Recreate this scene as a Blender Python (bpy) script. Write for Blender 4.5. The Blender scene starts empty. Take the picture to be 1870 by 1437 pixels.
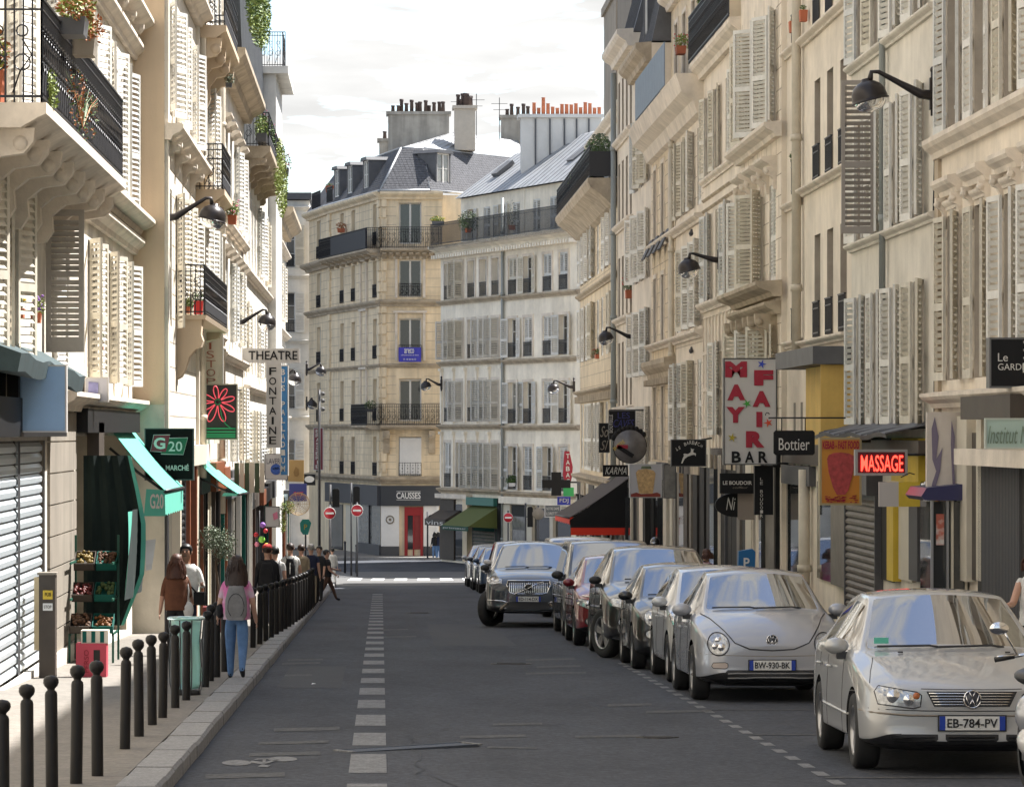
import bpy, bmesh, math, random
from mathutils import Vector, Matrix, noise
from mathutils.bvhtree import BVHTree
R = math.radians
rnd = random.Random(7)
S = bpy.context.scene
C = S.collection
# ---------------------------------------------------------------- camera
EYE = 1.95
FP = 6500.0
cam_d = bpy.data.cameras.new('camera'); cam = bpy.data.objects.new('camera', cam_d); C.objects.link(cam)
cam.location = (0, 0, EYE); cam.rotation_euler = (R(90), 0, 0)
cam_d.sensor_width = 36; cam_d.lens = FP / 1870 * 36
cam_d.shift_x = (935 - 696) / 1870; cam_d.shift_y = (790 - 718.5) / 1870
cam_d.clip_start = 0.5; cam_d.clip_end = 4000
S.camera = cam
# ---------------------------------------------------------------- light
SUN_EL, SUN_AZ = 57.0, 32.0       # azimuth measured from +X towards +Y
sd = Vector((math.cos(R(SUN_EL)) * math.cos(R(SUN_AZ)), math.cos(R(SUN_EL)) * math.sin(R(SUN_AZ)), math.sin(R(SUN_EL))))
sun_d = bpy.data.lights.new('sun', 'SUN'); sun = bpy.data.objects.new('sun', sun_d); C.objects.link(sun)
sun_d.energy = 5.0; sun_d.angle = R(0.53); sun_d.color = (1.0, 0.97, 0.93)
sun.rotation_euler = sd.to_track_quat('Z', 'Y').to_euler(); sun.location = (20, 20, 60)
W_ = bpy.data.worlds.new('World'); S.world = W_; W_.use_nodes = True
nt = W_.node_tree; N = nt.nodes; L = nt.links; N.clear()
out = N.new('ShaderNodeOutputWorld'); bg = N.new('ShaderNodeBackground'); bg.inputs[1].default_value = 0.092
sky = N.new('ShaderNodeTexSky'); sky.sky_type = 'NISHITA'; sky.sun_disc = False
sky.sun_elevation = R(SUN_EL); sky.sun_rotation = R(90 - SUN_AZ); sky.air_density = 1.0; sky.dust_density = 0.6; sky.ozone_density = 1.5
tc = N.new('ShaderNodeTexCoord'); sep = N.new('ShaderNodeSeparateXYZ'); L.new(tc.outputs['Generated'], sep.inputs[0])
def wmath(op, a, b=None, v=None, clamp=False):
    n = N.new('ShaderNodeMath'); n.operation = op; n.use_clamp = clamp
    if isinstance(a, float): n.inputs[0].default_value = a
    else: L.new(a, n.inputs[0])
    if b is not None: L.new(b, n.inputs[1])
    if v is not None: n.inputs[1].default_value = v
    return n.outputs[0]
zz = wmath('MAXIMUM', sep.outputs[2], v=0.0); zd = wmath('ADD', zz, v=0.12)
cx = wmath('DIVIDE', sep.outputs[0], zd); cy = wmath('DIVIDE', sep.outputs[1], zd)
cmb = N.new('ShaderNodeCombineXYZ'); L.new(cx, cmb.inputs[0]); L.new(cy, cmb.inputs[1])
nz = N.new('ShaderNodeTexNoise'); nz.inputs['Scale'].default_value = 4.6; nz.inputs['Detail'].default_value = 9; nz.inputs['Roughness'].default_value = 0.56
nz.inputs['Distortion'].default_value = 0.25
L.new(cmb.outputs[0], nz.inputs['Vector'])
low = wmath('MULTIPLY', wmath('SUBTRACT', 1.0, wmath('MULTIPLY', zz, v=5.0), clamp=True), v=0.012)
cv = wmath('ADD', nz.outputs[0], low)
mr = N.new('ShaderNodeMapRange'); mr.interpolation_type = 'SMOOTHSTEP'; mr.inputs[1].default_value = 0.475; mr.inputs[2].default_value = 0.535
L.new(cv, mr.inputs[0])
nz2 = N.new('ShaderNodeTexNoise'); nz2.inputs['Scale'].default_value = 5.0; nz2.inputs['Detail'].default_value = 6; L.new(cmb.outputs[0], nz2.inputs['Vector'])
mr2 = N.new('ShaderNodeMapRange'); mr2.inputs[1].default_value = 0.3; mr2.inputs[2].default_value = 0.7; mr2.inputs[3].default_value = 3.35; mr2.inputs[4].default_value = 4.3
L.new(nz2.outputs[0], mr2.inputs[0])
ccol = N.new('ShaderNodeVectorMath'); ccol.operation = 'SCALE'; ccol.inputs[0].default_value = (1.0, 0.995, 0.98); L.new(mr2.outputs[0], ccol.inputs['Scale'])
mx = N.new('ShaderNodeMix'); mx.data_type = 'RGBA'; L.new(mr.outputs[0], mx.inputs['Factor']); L.new(sky.outputs[0], mx.inputs['A']); L.new(ccol.outputs[0], mx.inputs['B'])
L.new(mx.outputs['Result'], bg.inputs[0]); L.new(bg.outputs[0], out.inputs[0])
S.view_settings.view_transform = 'Standard'; S.view_settings.look = 'None'; S.view_settings.gamma = 1; S.view_settings.exposure = 1.48
S.view_settings.use_curve_mapping = False
# ---------------------------------------------------------------- helpers
def gz(Y): return -0.0274 * min(Y, 145.0)
def W(px, py, Y): return Vector(((px - 696) * Y / FP, Y, EYE + (790 - py) * Y / FP))
def ground(px, py):
    Y = 12675.0 / (py - 968); X = (px - 696) * Y / FP
    return Vector((X, Y, gz(Y)))
def tag(o, label=None, cat=None, group=None, kind=None):
    if label: o['label'] = label
    if cat: o['category'] = cat
    if group: o['group'] = group
    if kind: o['kind'] = kind
    return o
def thing(name, label, cat, loc=(0, 0, 0), rz=0, group=None):
    o = bpy.data.objects.new(name, None); C.objects.link(o); o.location = loc; o.rotation_euler = (0, 0, rz)
    o.empty_display_size = 0.2
    return tag(o, label, cat, group)
def copy_tree(o, parent=None):
    c = o.copy(); C.objects.link(c)
    if parent is not None: c.parent = parent
    for ch in [x for x in o.children]: copy_tree(ch, c)
    return c
MATS = {}
def mat(name, col, rough=0.7, metal=0.0, var=0.0, vscale=3.0, bump=0.0, bscale=30.0, streak=0.0, emit=None, trans=0.0, coat=0.0, spec=None, col2=None, stretch=(1, 1, 1), tr=0.0, ior=None):
    if name in MATS: return MATS[name]
    m = bpy.data.materials.new(name); m.use_nodes = True
    t = m.node_tree; n = t.nodes; l = t.links; b = n['Principled BSDF']
    b.inputs['Base Color'].default_value = (*col, 1); b.inputs['Roughness'].default_value = rough; b.inputs['Metallic'].default_value = metal
    if coat: b.inputs['Coat Weight'].default_value = coat; b.inputs['Coat Roughness'].default_value = 0.04
    if spec is not None: b.inputs['Specular IOR Level'].default_value = spec
    if trans: b.inputs['Transmission Weight'].default_value = trans
    if ior: b.inputs['IOR'].default_value = ior
    if emit: b.inputs['Emission Color'].default_value = (*emit[:3], 1); b.inputs['Emission Strength'].default_value = emit[3]
    if var or bump or streak:
        g = n.new('ShaderNodeTexCoord')
        mp = n.new('ShaderNodeMapping'); mp.inputs['Scale'].default_value = stretch; l.new(g.outputs['Object'], mp.inputs[0])
        oi = n.new('ShaderNodeObjectInfo'); ad = n.new('ShaderNodeVectorMath'); ad.operation = 'MULTIPLY_ADD'
        cb = n.new('ShaderNodeCombineXYZ'); l.new(oi.outputs['Random'], cb.inputs[0]); l.new(oi.outputs['Random'], cb.inputs[1])
        l.new(cb.outputs[0], ad.inputs[0]); ad.inputs[1].default_value = (17, 31, 5); l.new(mp.outputs[0], ad.inputs[2])
        vec = ad.outputs[0]
    if var or streak:
        t1 = n.new('ShaderNodeTexNoise'); t1.inputs['Scale'].default_value = vscale; t1.inputs['Detail'].default_value = 7; t1.inputs['Roughness'].default_value = 0.65
        l.new(vec, t1.inputs['Vector'])
        r1 = n.new('ShaderNodeMapRange'); r1.inputs[1].default_value = 0.3; r1.inputs[2].default_value = 0.7; r1.inputs[3].default_value = 1 - var; r1.inputs[4].default_value = 1 + var * 0.8
        l.new(t1.outputs[0], r1.inputs[0]); fac = r1.outputs[0]
        if streak:
            mp2 = n.new('ShaderNodeMapping'); mp2.inputs['Scale'].default_value = (2.2, 2.2, 0.16); l.new(vec, mp2.inputs[0])
            t2 = n.new('ShaderNodeTexNoise'); t2.inputs['Scale'].default_value = 1.6; t2.inputs['Detail'].default_value = 6; l.new(mp2.outputs[0], t2.inputs['Vector'])
            r2 = n.new('ShaderNodeMapRange'); r2.inputs[1].default_value = 0.38; r2.inputs[2].default_value = 0.62; r2.inputs[3].default_value = 1 - streak; r2.inputs[4].default_value = 1.0
            l.new(t2.outputs[0], r2.inputs[0])
            mm = n.new('ShaderNodeMath'); mm.operation = 'MULTIPLY'; l.new(fac, mm.inputs[0]); l.new(r2.outputs[0], mm.inputs[1]); fac = mm.outputs[0]
        sc = n.new('ShaderNodeVectorMath'); sc.operation = 'SCALE'; sc.inputs[0].default_value = col; l.new(fac, sc.inputs['Scale'])
        src = sc.outputs[0]
        if col2:
            t3 = n.new('ShaderNodeTexNoise'); t3.inputs['Scale'].default_value = vscale * 0.6; t3.inputs['Detail'].default_value = 4; l.new(vec, t3.inputs['Vector'])
            r3 = n.new('ShaderNodeMapRange'); r3.inputs[1].default_value = 0.42; r3.inputs[2].default_value = 0.62; l.new(t3.outputs[0], r3.inputs[0])
            mx_ = n.new('ShaderNodeMix'); mx_.data_type = 'RGBA'; l.new(r3.outputs[0], mx_.inputs['Factor']); l.new(src, mx_.inputs['A']); mx_.inputs['B'].default_value = (*col2, 1); src = mx_.outputs['Result']
        l.new(src, b.inputs['Base Color'])
    if bump:
        t4 = n.new('ShaderNodeTexNoise'); t4.inputs['Scale'].default_value = bscale; t4.inputs['Detail'].default_value = 4; l.new(vec, t4.inputs['Vector'])
        bp = n.new('ShaderNodeBump'); bp.inputs['Strength'].default_value = bump; bp.inputs['Distance'].default_value = 0.02; l.new(t4.outputs[0], bp.inputs['Height']); l.new(bp.outputs[0], b.inputs['Normal'])
    MATS[name] = m
    return m
class MB:
    def __init__(s): s.v = []; s.f = []; s.m = []; s.sm = []
    def poly(s, pts, mi=0, sm=False):
        k = len(s.v); s.v += [tuple(p) for p in pts]; s.f.append(tuple(range(k, k + len(pts)))); s.m.append(mi); s.sm.append(sm); return s
    def box(s, x0, x1, y0, y1, z0, z1, mi=0, M=None):
        if x0 > x1: x0, x1 = x1, x0
        if y0 > y1: y0, y1 = y1, y0
        if z0 > z1: z0, z1 = z1, z0
        p = [Vector(q) for q in ((x0, y0, z0), (x1, y0, z0), (x1, y1, z0), (x0, y1, z0), (x0, y0, z1), (x1, y0, z1), (x1, y1, z1), (x0, y1, z1))]
        if M is not None: p = [M @ q for q in p]
        k = len(s.v); s.v += [tuple(q) for q in p]
        for f in ((0, 3, 2, 1), (4, 5, 6, 7), (0, 1, 5, 4), (1, 2, 6, 5), (2, 3, 7, 6), (3, 0, 4, 7)):
            s.f.append(tuple(k + i for i in f)); s.m.append(mi); s.sm.append(False)
        return s
    def prism(s, pts, a, b, axis='y', mi=0):      # 2D outline extruded along axis; outline in the two other axes (x,z)/(y,z)/(x,y)
        def P(q, t):
            if axis == 'y': return (q[0], t, q[1])
            if axis == 'x': return (t, q[0], q[1])
            return (q[0], q[1], t)
        n = len(pts); k = len(s.v)
        s.v += [P(q, a) for q in pts] + [P(q, b) for q in pts]
        s.f.append(tuple(k + i for i in range(n))); s.m.append(mi); s.sm.append(False)
        s.f.append(tuple(k + n + i for i in reversed(range(n)))); s.m.append(mi); s.sm.append(False)
        for i in range(n):
            j = (i + 1) % n; s.f.append((k + i, k + n + i, k + n + j, k + j)); s.m.append(mi); s.sm.append(False)
        return s
    def tube(s, pts, r, n=6, mi=0, caps=True, closed=False):
        pts = [Vector(p) for p in pts]; rs = r if isinstance(r, (list, tuple)) else [r] * len(pts)
        k0 = len(s.v); up = Vector((0, 0, 1)); m = len(pts)
        for i, p in enumerate(pts):
            if closed: t = pts[(i + 1) % m] - pts[i - 1]
            else: t = pts[min(i + 1, m - 1)] - pts[max(i - 1, 0)]
            t = t.normalized() if t.length > 1e-9 else Vector((0, 0, 1))
            a = t.cross(up); a = t.cross(Vector((1, 0, 0))) if a.length < 0.15 else a
            a.normalize(); b = a.cross(t)
            for j in range(n):
                w = 2 * math.pi * j / n; s.v.append(tuple(p + (a * math.cos(w) + b * math.sin(w)) * rs[i]))
        for i in range(m if closed else m - 1):
            for j in range(n):
                a0 = k0 + i * n; b0 = k0 + ((i + 1) % m) * n
                s.f.append((a0 + j, a0 + (j + 1) % n, b0 + (j + 1) % n, b0 + j)); s.m.append(mi); s.sm.append(n > 4)
        if caps and not closed:
            s.f.append(tuple(k0 + j for j in reversed(range(n)))); s.m.append(mi); s.sm.append(False)
            s.f.append(tuple(k0 + (m - 1) * n + j for j in range(n))); s.m.append(mi); s.sm.append(False)
        return s
    def lathe(s, prof, n=16, mi=0, c=(0, 0, 0), M=None, sm=True):   # prof (r,z)
        k0 = len(s.v); c = Vector(c)
        for (r, z) in prof:
            for j in range(n):
                w = 2 * math.pi * j / n; p = Vector((r * math.cos(w), r * math.sin(w), z))
                if M is not None: p = M @ p
                s.v.append(tuple(c + p))
        for i in range(len(prof) - 1):
            for j in range(n):
                s.f.append((k0 + i * n + j, k0 + i * n + (j + 1) % n, k0 + (i + 1) * n + (j + 1) % n, k0 + (i + 1) * n + j)); s.m.append(mi); s.sm.append(sm)
        return s
    def ell(s, c, r, n=10, mi=0, M=None):
        pr = [(max(1e-4, math.sin(math.pi * i / (n // 2 + 2))), -math.cos(math.pi * i / (n // 2 + 2))) for i in range(n // 2 + 3)]
        Q = Matrix.Diagonal((r[0], r[1], r[2])).to_4x4()
        if M is not None: Q = M @ Q
        return s.lathe(pr, n, mi, c, Q)
    def mesh(s, name, mats):
        me = bpy.data.meshes.new(name); me.from_pydata(s.v, [], s.f)
        for m in (mats if isinstance(mats, (list, tuple)) else [mats]): me.materials.append(m)
        me.polygons.foreach_set('material_index', s.m); me.polygons.foreach_set('use_smooth', s.sm); me.update()
        return me
    def build(s, name, mats, parent=None, M=None, fix=False):
        me = s.mesh(name, mats)
        if fix:
            bm = bmesh.new(); bm.from_mesh(me); bmesh.ops.remove_doubles(bm, verts=bm.verts, dist=1e-5); bmesh.ops.recalc_face_normals(bm, faces=bm.faces); bm.to_mesh(me); bm.free()
        return put(name, me, parent, M)
def put(name, me, parent=None, M=None):
    o = bpy.data.objects.new(name, me); C.objects.link(o)
    if parent is not None: o.parent = parent
    if M is not None: o.matrix_basis = M if isinstance(M, Matrix) else Matrix.Translation(M)
    return o
CACHE = {}
def cached(key, fn):
    if key not in CACHE: CACHE[key] = fn()
    return CACHE[key]
def T(x, y, z): return Matrix.Translation((x, y, z))
def RZ(a): return Matrix.Rotation(a, 4, 'Z')
def RX(a): return Matrix.Rotation(a, 4, 'X')
def RY(a): return Matrix.Rotation(a, 4, 'Y')
def text_mesh(s, m, bold=0.0, ext=0.004, shear=0.0, spacing=1.0):
    cu = bpy.data.curves.new('lettering', 'FONT'); cu.body = s; cu.offset = bold; cu.extrude = ext; cu.shear = shear; cu.space_character = spacing
    cu.resolution_u = 3
    o = bpy.data.objects.new('lettering', cu)
    me = bpy.data.meshes.new_from_object(o)
    bpy.data.objects.remove(o); bpy.data.curves.remove(cu)
    me.name = 'lettering'; me.materials.clear(); me.materials.append(m)
    return me
def text_fit(s, m, parent, x0, x1, z0, z1, y, bold=0.0, shear=0.0, M0=None, rot=0.0, ext=0.004, spacing=1.0, name='lettering'):
    """lettering facing -Y filling the rectangle in the parent's frame"""
    me = text_mesh(s, m, bold, 0.05, shear, spacing)
    if rot: me.transform(RZ(rot))
    xs = [v.co.x for v in me.vertices]; ys = [v.co.y for v in me.vertices]; zs = [v.co.z for v in me.vertices]
    if not xs: return None
    sx = (x1 - x0) / max(1e-6, max(xs) - min(xs)); sy = (z1 - z0) / max(1e-6, max(ys) - min(ys)); sz = ext / max(1e-6, max(zs) - min(zs))
    me.transform(T(x0, y, z0) @ RX(R(90)) @ Matrix.Diagonal((sx, sy, sz, 1)) @ T(-min(xs), -min(ys), -min(zs)))
    # text front faces +local z -> -Y after rotation
    return put(name, me, parent, M0)
# ---------------------------------------------------------------- materials
def speckle(m, sc, lo, hi):
    t = m.node_tree; n = t.nodes; l = t.links; b = n['Principled BSDF']; src = b.inputs['Base Color'].links[0].from_socket
    g = n.new('ShaderNodeTexCoord'); v = n.new('ShaderNodeTexVoronoi'); v.inputs['Scale'].default_value = sc; l.new(g.outputs['Object'], v.inputs['Vector'])
    z = n.new('ShaderNodeTexNoise'); z.inputs['Scale'].default_value = sc * .4; z.inputs['Detail'].default_value = 3; l.new(g.outputs['Object'], z.inputs['Vector'])
    a = n.new('ShaderNodeMath'); a.operation = 'MULTIPLY'; sp = n.new('ShaderNodeSeparateColor'); l.new(v.outputs['Color'], sp.inputs[0]); l.new(sp.outputs[0], a.inputs[0]); l.new(z.outputs[0], a.inputs[1])
    r = n.new('ShaderNodeMapRange'); r.inputs[1].default_value = .1; r.inputs[2].default_value = .5; r.inputs[3].default_value = lo; r.inputs[4].default_value = hi; l.new(a.outputs[0], r.inputs[0])
    s = n.new('ShaderNodeVectorMath'); s.operation = 'SCALE'; l.new(src, s.inputs[0]); l.new(r.outputs[0], s.inputs['Scale']); l.new(s.outputs[0], b.inputs['Base Color'])
STONE = dict(rough=0.88, var=0.20, vscale=0.8, bump=0.25, bscale=22, streak=0.09)
m_cream = mat('cream_render', (0.70, 0.65, 0.56), **STONE)
m_cream2 = mat('pale_render', (0.71, 0.67, 0.59), **STONE)
m_tan = mat('tan_render', (0.77, 0.68, 0.56), **STONE)
m_beige = mat('beige_stone', (0.64, 0.57, 0.47), **STONE)
m_ochre = mat('ochre_stone', (0.72, 0.60, 0.43), **STONE)
m_gold = mat('golden_stone', (0.84, 0.69, 0.48), rough=0.9, var=0.16, vscale=1.0, bump=0.3, bscale=18, streak=0.2)
m_white = mat('white_render', (0.90, 0.82, 0.68), **STONE)
m_far = mat('far_white_render', (0.70, 0.68, 0.63), **STONE)
m_party = mat('tan_party_wall', (0.62, 0.49, 0.345), rough=0.9, var=0.06, vscale=0.8, bump=0.15, streak=0.08)
m_trim = mat('stone_trim', (0.70, 0.62, 0.52), rough=0.9, var=0.22, vscale=1.8, bump=0.3, bscale=30)
m_trimd = mat('weathered_stone_trim', (0.43, 0.355, 0.26), rough=0.92, var=0.34, vscale=1.8, bump=0.4, bscale=24)
m_sh = mat('white_shutter_paint', (0.70, 0.68, 0.63), rough=0.6, var=0.12, vscale=6)
m_shg = mat('grey_shutter_paint', (0.42, 0.38, 0.33), rough=0.65, var=0.12, vscale=6)
m_sho = mat('ochre_shutter_paint', (0.50, 0.40, 0.24), rough=0.65, var=0.12, vscale=6)
m_sh2 = mat('cream_shutter_paint', (0.62, 0.575, 0.48), rough=0.65, var=0.15, vscale=6)
m_sh3 = mat('grey_white_shutter_paint', (0.60, 0.60, 0.575), rough=0.6, var=0.15, vscale=6)
m_frame = mat('window_frame_paint', (0.66, 0.64, 0.60), rough=0.5)
m_glass = mat('dark_window_glass', (0.015, 0.018, 0.02), rough=0.06, spec=0.9)
m_glass2 = mat('curtained_window_glass', (0.20, 0.20, 0.19), rough=0.08, spec=0.9, var=0.3, vscale=5)
m_iron = mat('black_wrought_iron', (0.022, 0.022, 0.026), rough=0.45, metal=0.3)
m_pipe = mat('cream_pipe', (0.56, 0.50, 0.40), rough=0.5, var=0.15, vscale=3)
m_pipeg = mat('grey_pipe', (0.27, 0.29, 0.28), rough=0.5)
m_zinc = mat('zinc_sheet', (0.33, 0.335, 0.34), rough=0.5, metal=0.25, var=0.15, vscale=2)
m_slate = mat('slate', (0.105, 0.105, 0.112), rough=0.85, spec=.15, var=0.35, vscale=9, bump=0.4, bscale=40)
m_lead = mat('dark_lead', (0.10, 0.10, 0.105), rough=0.6, var=0.2)
m_black = mat('black_paint', (0.009, 0.009, 0.010), rough=0.55, spec=.25)
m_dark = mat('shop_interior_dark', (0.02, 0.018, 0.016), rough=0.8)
m_terra = mat('terracotta', (0.45, 0.13, 0.06), rough=0.8, var=0.2)
m_leaf = mat('leaf_green', (0.07, 0.13, 0.025), rough=0.6, var=0.5, vscale=9)
m_leafy = mat('leaf_yellow_green', (0.20, 0.26, 0.04), rough=0.6, var=0.4, vscale=9)
m_leafo = mat('leaf_olive_grey', (0.12, 0.15, 0.09), rough=0.6, var=0.4, vscale=9)
m_dry = mat('leaf_rust', (0.32, 0.11, 0.03), rough=0.7, var=0.4, vscale=9)
m_fred = mat('flower_red', (0.62, 0.03, 0.03), rough=0.6)
m_fpink = mat('flower_pink', (0.65, 0.20, 0.30), rough=0.6)
m_fyel = mat('flower_yellow', (0.75, 0.50, 0.03), rough=0.6)
m_fpur = mat('flower_purple', (0.25, 0.10, 0.42), rough=0.6)
m_asph = mat('asphalt', (0.058, 0.062, 0.073), rough=0.85, spec=.3, var=0.30, vscale=0.7, stretch=(1, .35, 1), bump=0.35, bscale=160)
speckle(m_asph, 28, .78, 1.3)
m_rev_shade = mat('shaded_wall_reveal', (0.40, 0.345, 0.28), rough=.9, var=.2, vscale=2)  # plaster of the window reveals, with their shade put into the colour
m_pave = mat('pavement_asphalt', (0.20, 0.18, 0.155), rough=0.85, var=0.14, vscale=1.6, bump=0.3, bscale=120)
m_kerb = mat('granite_kerb', (0.27, 0.265, 0.26), rough=0.8, var=0.16, vscale=7, bump=0.3, bscale=90)
m_line = mat('road_paint', (0.20, 0.20, 0.20), rough=0.75, var=0.30, vscale=5)
m_fade_streak = mat('faded_paint_and_light_streak', (0.085, 0.085, 0.085), rough=0.8, var=0.4, vscale=14)  # for worn parking lines and for light streaks painted on the road
m_steel = mat('steel', (0.5, 0.5, 0.52), rough=0.3, metal=0.9)
m_wht = mat('white_enamel', (0.75, 0.74, 0.72), rough=0.45, var=0.05)
m_red = mat('red_enamel', (0.45, 0.015, 0.03), rough=0.45)
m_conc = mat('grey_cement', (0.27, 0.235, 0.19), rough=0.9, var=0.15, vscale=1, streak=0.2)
speckle(m_pave, 22, .85, 1.12); speckle(m_kerb, 60, .8, 1.15); speckle(m_line, 40, .65, 1.15); speckle(m_fade_streak, 30, .5, 1.1)
# ================================================================ GROUND
def strip(name, x0, x1, ys, zoff, m, kind='structure', parent=None, label=None):
    b = MB()
    for a, c in zip(ys[:-1], ys[1:]): b.poly([(x0, a, gz(a) + zoff), (x1, a, gz(a) + zoff), (x1, c, gz(c) + zoff), (x0, c, gz(c) + zoff)])
    o = b.build(name, m, parent)
    if parent is None: tag(o, label, kind=kind)
    return o
strip('ground', -300, 300, [-60, 20, 60, 100, 145, 200, 900], -0.06, m_asph, label='plain ground running out under the whole quarter')
strip('road', -1.58, 5.7, [5, 30, 60, 90, 120, 145, 152], 0.0, m_asph, label='dark asphalt one-way street running away between the parked cars and the bollards')
strip('cross_street', -60, 60, [152.0, 158, 165.5], 0.0, m_asph, label='shaded asphalt cross street in front of the corner grocery')
def pavement(name, x0, x1, y0, y1, label):
    b = MB(); ys = [y0 + (y1 - y0) * i / 12 for i in range(13)]
    if y0 < 145 < y1: ys = sorted(ys + [145.0])
    for a, c in zip(ys[:-1], ys[1:]):
        za, zc = gz(a) + 0.12, gz(c) + 0.12
        b.poly([(x0, a, za), (x1, a, za), (x1, c, zc), (x0, c, zc)])
        b.poly([(x0, a, za - .2), (x0, a, za), (x0, c, zc), (x0, c, zc - .2)]); b.poly([(x1, a, za), (x1, a, za - .2), (x1, c, zc - .2), (x1, c, zc)])
    b.poly([(x0, y0, gz(y0) - .1), (x1, y0, gz(y0) - .1), (x1, y0, gz(y0) + .12), (x0, y0, gz(y0) + .12)]); b.poly([(x0, y1, gz(y1) - .1), (x0, y1, gz(y1) + .12), (x1, y1, gz(y1) + .12), (x1, y1, gz(y1) - .1)])
    return tag(b.build(name, m_pave), label, kind='structure')
pavement('pavement', -5.2, -1.905, 5, 124, 'left pavement between the shops and the row of bollards')
pavement('pavement', 5.93, 8.4, 5, 136, 'right pavement behind the parked cars')
pavement('pavement', -12, 14, 165.9, 176, 'sunlit pavement along the corner grocery')
b = MB(); b.box(-12, 14, 165.52, 165.88, gz(170) - .1, gz(170) + .125)
tag(b.build('far_kerb', m_kerb), 'pale kerb of the far side of the cross street', kind='structure')
# kerb stones: each its own object
def kerb(name, x0, x1, y0, y1, label, step=1.05):
    root = bpy.data.objects.new(name, None); C.objects.link(root); tag(root, label, kind='structure')
    def mk(var):
        b = MB(); l = step - 0.018; h = 0.135 + var; w = x1 - x0
        pr = [(0, -.15), (0, h - .02), (.02, h), (w - .02, h), (w, h - .03), (w, -.15)]
        if x0 > 0: pr = [(w - p, q) for p, q in reversed(pr)]
        b.prism(pr, 0, l, 'y'); return b.mesh('kerb_stone', m_kerb)
    ms = [mk(0), mk(.004), mk(-.004), mk(.002)]
    y = y0; i = 0
    while y < y1:
        o = put('kerb_stone', ms[i % 4], root, Matrix.Shear('XY', 4, (0, 0)) @ T(x0 + rnd.uniform(-.006, .006), y, gz(y)))
        o.rotation_euler = (math.atan(-0.0274), 0, rnd.uniform(-.003, .003)); y += step; i += 1
kerb('kerb', -1.90, -1.58, 20, 124, 'row of granite kerb stones along the left pavement')
kerb('kerb', 5.7, 5.93, 26, 135.5, 'granite kerb along the right pavement behind the cars')
def mark(name, pts, m=None, parent=None, label=None, z=0.004):
    b = MB(); b.poly([(x, y, gz(y) + z) for x, y in pts]); o = b.build(name, m or m_line, parent)
    if parent is None: tag(o, label, kind='structure')
    return o
lane = bpy.data.objects.new('lane_marking', None); C.objects.link(lane); tag(lane, 'row of broad white dashes down the middle of the street', kind='structure')
for (ya, yb) in ((1437, 1431), (1411, 1377), (1361, 1338), (1325, 1305), (1293, 1278), (1268, 1256), (1247, 1238), (1229, 1221), (1213, 1206), (1199, 1193), (1187, 1182), (1176, 1171), (1166, 1162), (1157, 1153), (1149, 1146), (1142, 1139), (1136, 1133), (1130, 1128), (1125, 1123), (1120, 1118), (1115, 1113), (1110, 1108.5), (1106, 1104.5), (1102, 1100.5), (1098, 1096.5), (1094, 1092.5), (1090, 1088.5), (1086, 1084.5)):
    y0 = 12675 / (ya - 968); y1 = 12675 / (yb - 968)
    mark('dash', [(-.262, y0), (.045, y0), (.045, y1), (-.262, y1)], m_line, lane)
park = bpy.data.objects.new('parking_line', None); C.objects.link(park); tag(park, 'dotted white line marking the parking bays beside the cars', kind='structure')
y = 26.3
while y < 52:
    if not (29.0 < y < 33.5 and False): mark('dash', [(3.47, y), (3.57, y), (3.57, y + .5), (3.47, y + .5)], m_line, park)
    y += 0.98
mark('dash', [(3.5, 28.0), (5.6, 28.0), (5.6, 28.14), (3.5, 28.14)], m_fade_streak, park)
for yy in (33.9, 38.6): mark('dash', [(3.5, yy), (5.6, yy), (5.6, yy + .12), (3.5, yy + .12)], m_fade_streak, park)
cw = bpy.data.objects.new('crosswalk', None); C.objects.link(cw); tag(cw, 'zebra crossing of short white bars in the sunlit junction', kind='structure')
for i in range(6):
    x = -1.32 + i * .905; mark('crosswalk_bar', [(x, 138), (x + .5, 138), (x + .58, 144.8), (x + .08, 144.8)], mat('fresh_road_paint', (0.50, 0.49, 0.47), rough=.7, var=.08), cw, z=0.006)
m_jun = mat('painted_sun_junction', (0.105, 0.103, 0.10), rough=0.85, var=0.15, vscale=2)  # asphalt made paler, brightness of the sun put into its colour
b = MB(); b.poly([(-1.9, 124.2, gz(124.2) + .003), (5.7, 128.5, gz(128.5) + .003), (5.7, 145, gz(145) + .003), (-1.9, 145, gz(145) + .003)]); b.poly([(-1.9, 145, gz(145) + .003), (5.7, 145, gz(145) + .003), (7, 151.7, gz(145) + .003), (-6, 151.7, gz(145) + .003)])
b.poly([(-6, 124.3, gz(124.3) + .003), (-1.9, 124.2, gz(124.2) + .003), (-1.9, 145, gz(145) + .003), (-6, 145, gz(145) + .003)])
tag(b.build('junction_surface', m_jun), 'junction surface under the zebra crossing, painted paler for the sunlight on it', kind='structure')
# patches, cracks, litter stains on the asphalt
pm = mat('asphalt_patch', (0.043, 0.044, 0.049), rough=0.8, var=0.15, vscale=3, bump=.3, bscale=120)
mark('asphalt_patch', [(.9, 60), (2.3, 60), (2.25, 74), (.95, 74)], pm, label='long darker repair strip in the asphalt lane', z=.003)
mark('asphalt_patch', [(-1.3, 44), (-.5, 44), (-.5, 51), (-1.3, 51)], pm, label='darker asphalt patch beside the left kerb', z=.003)
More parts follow.
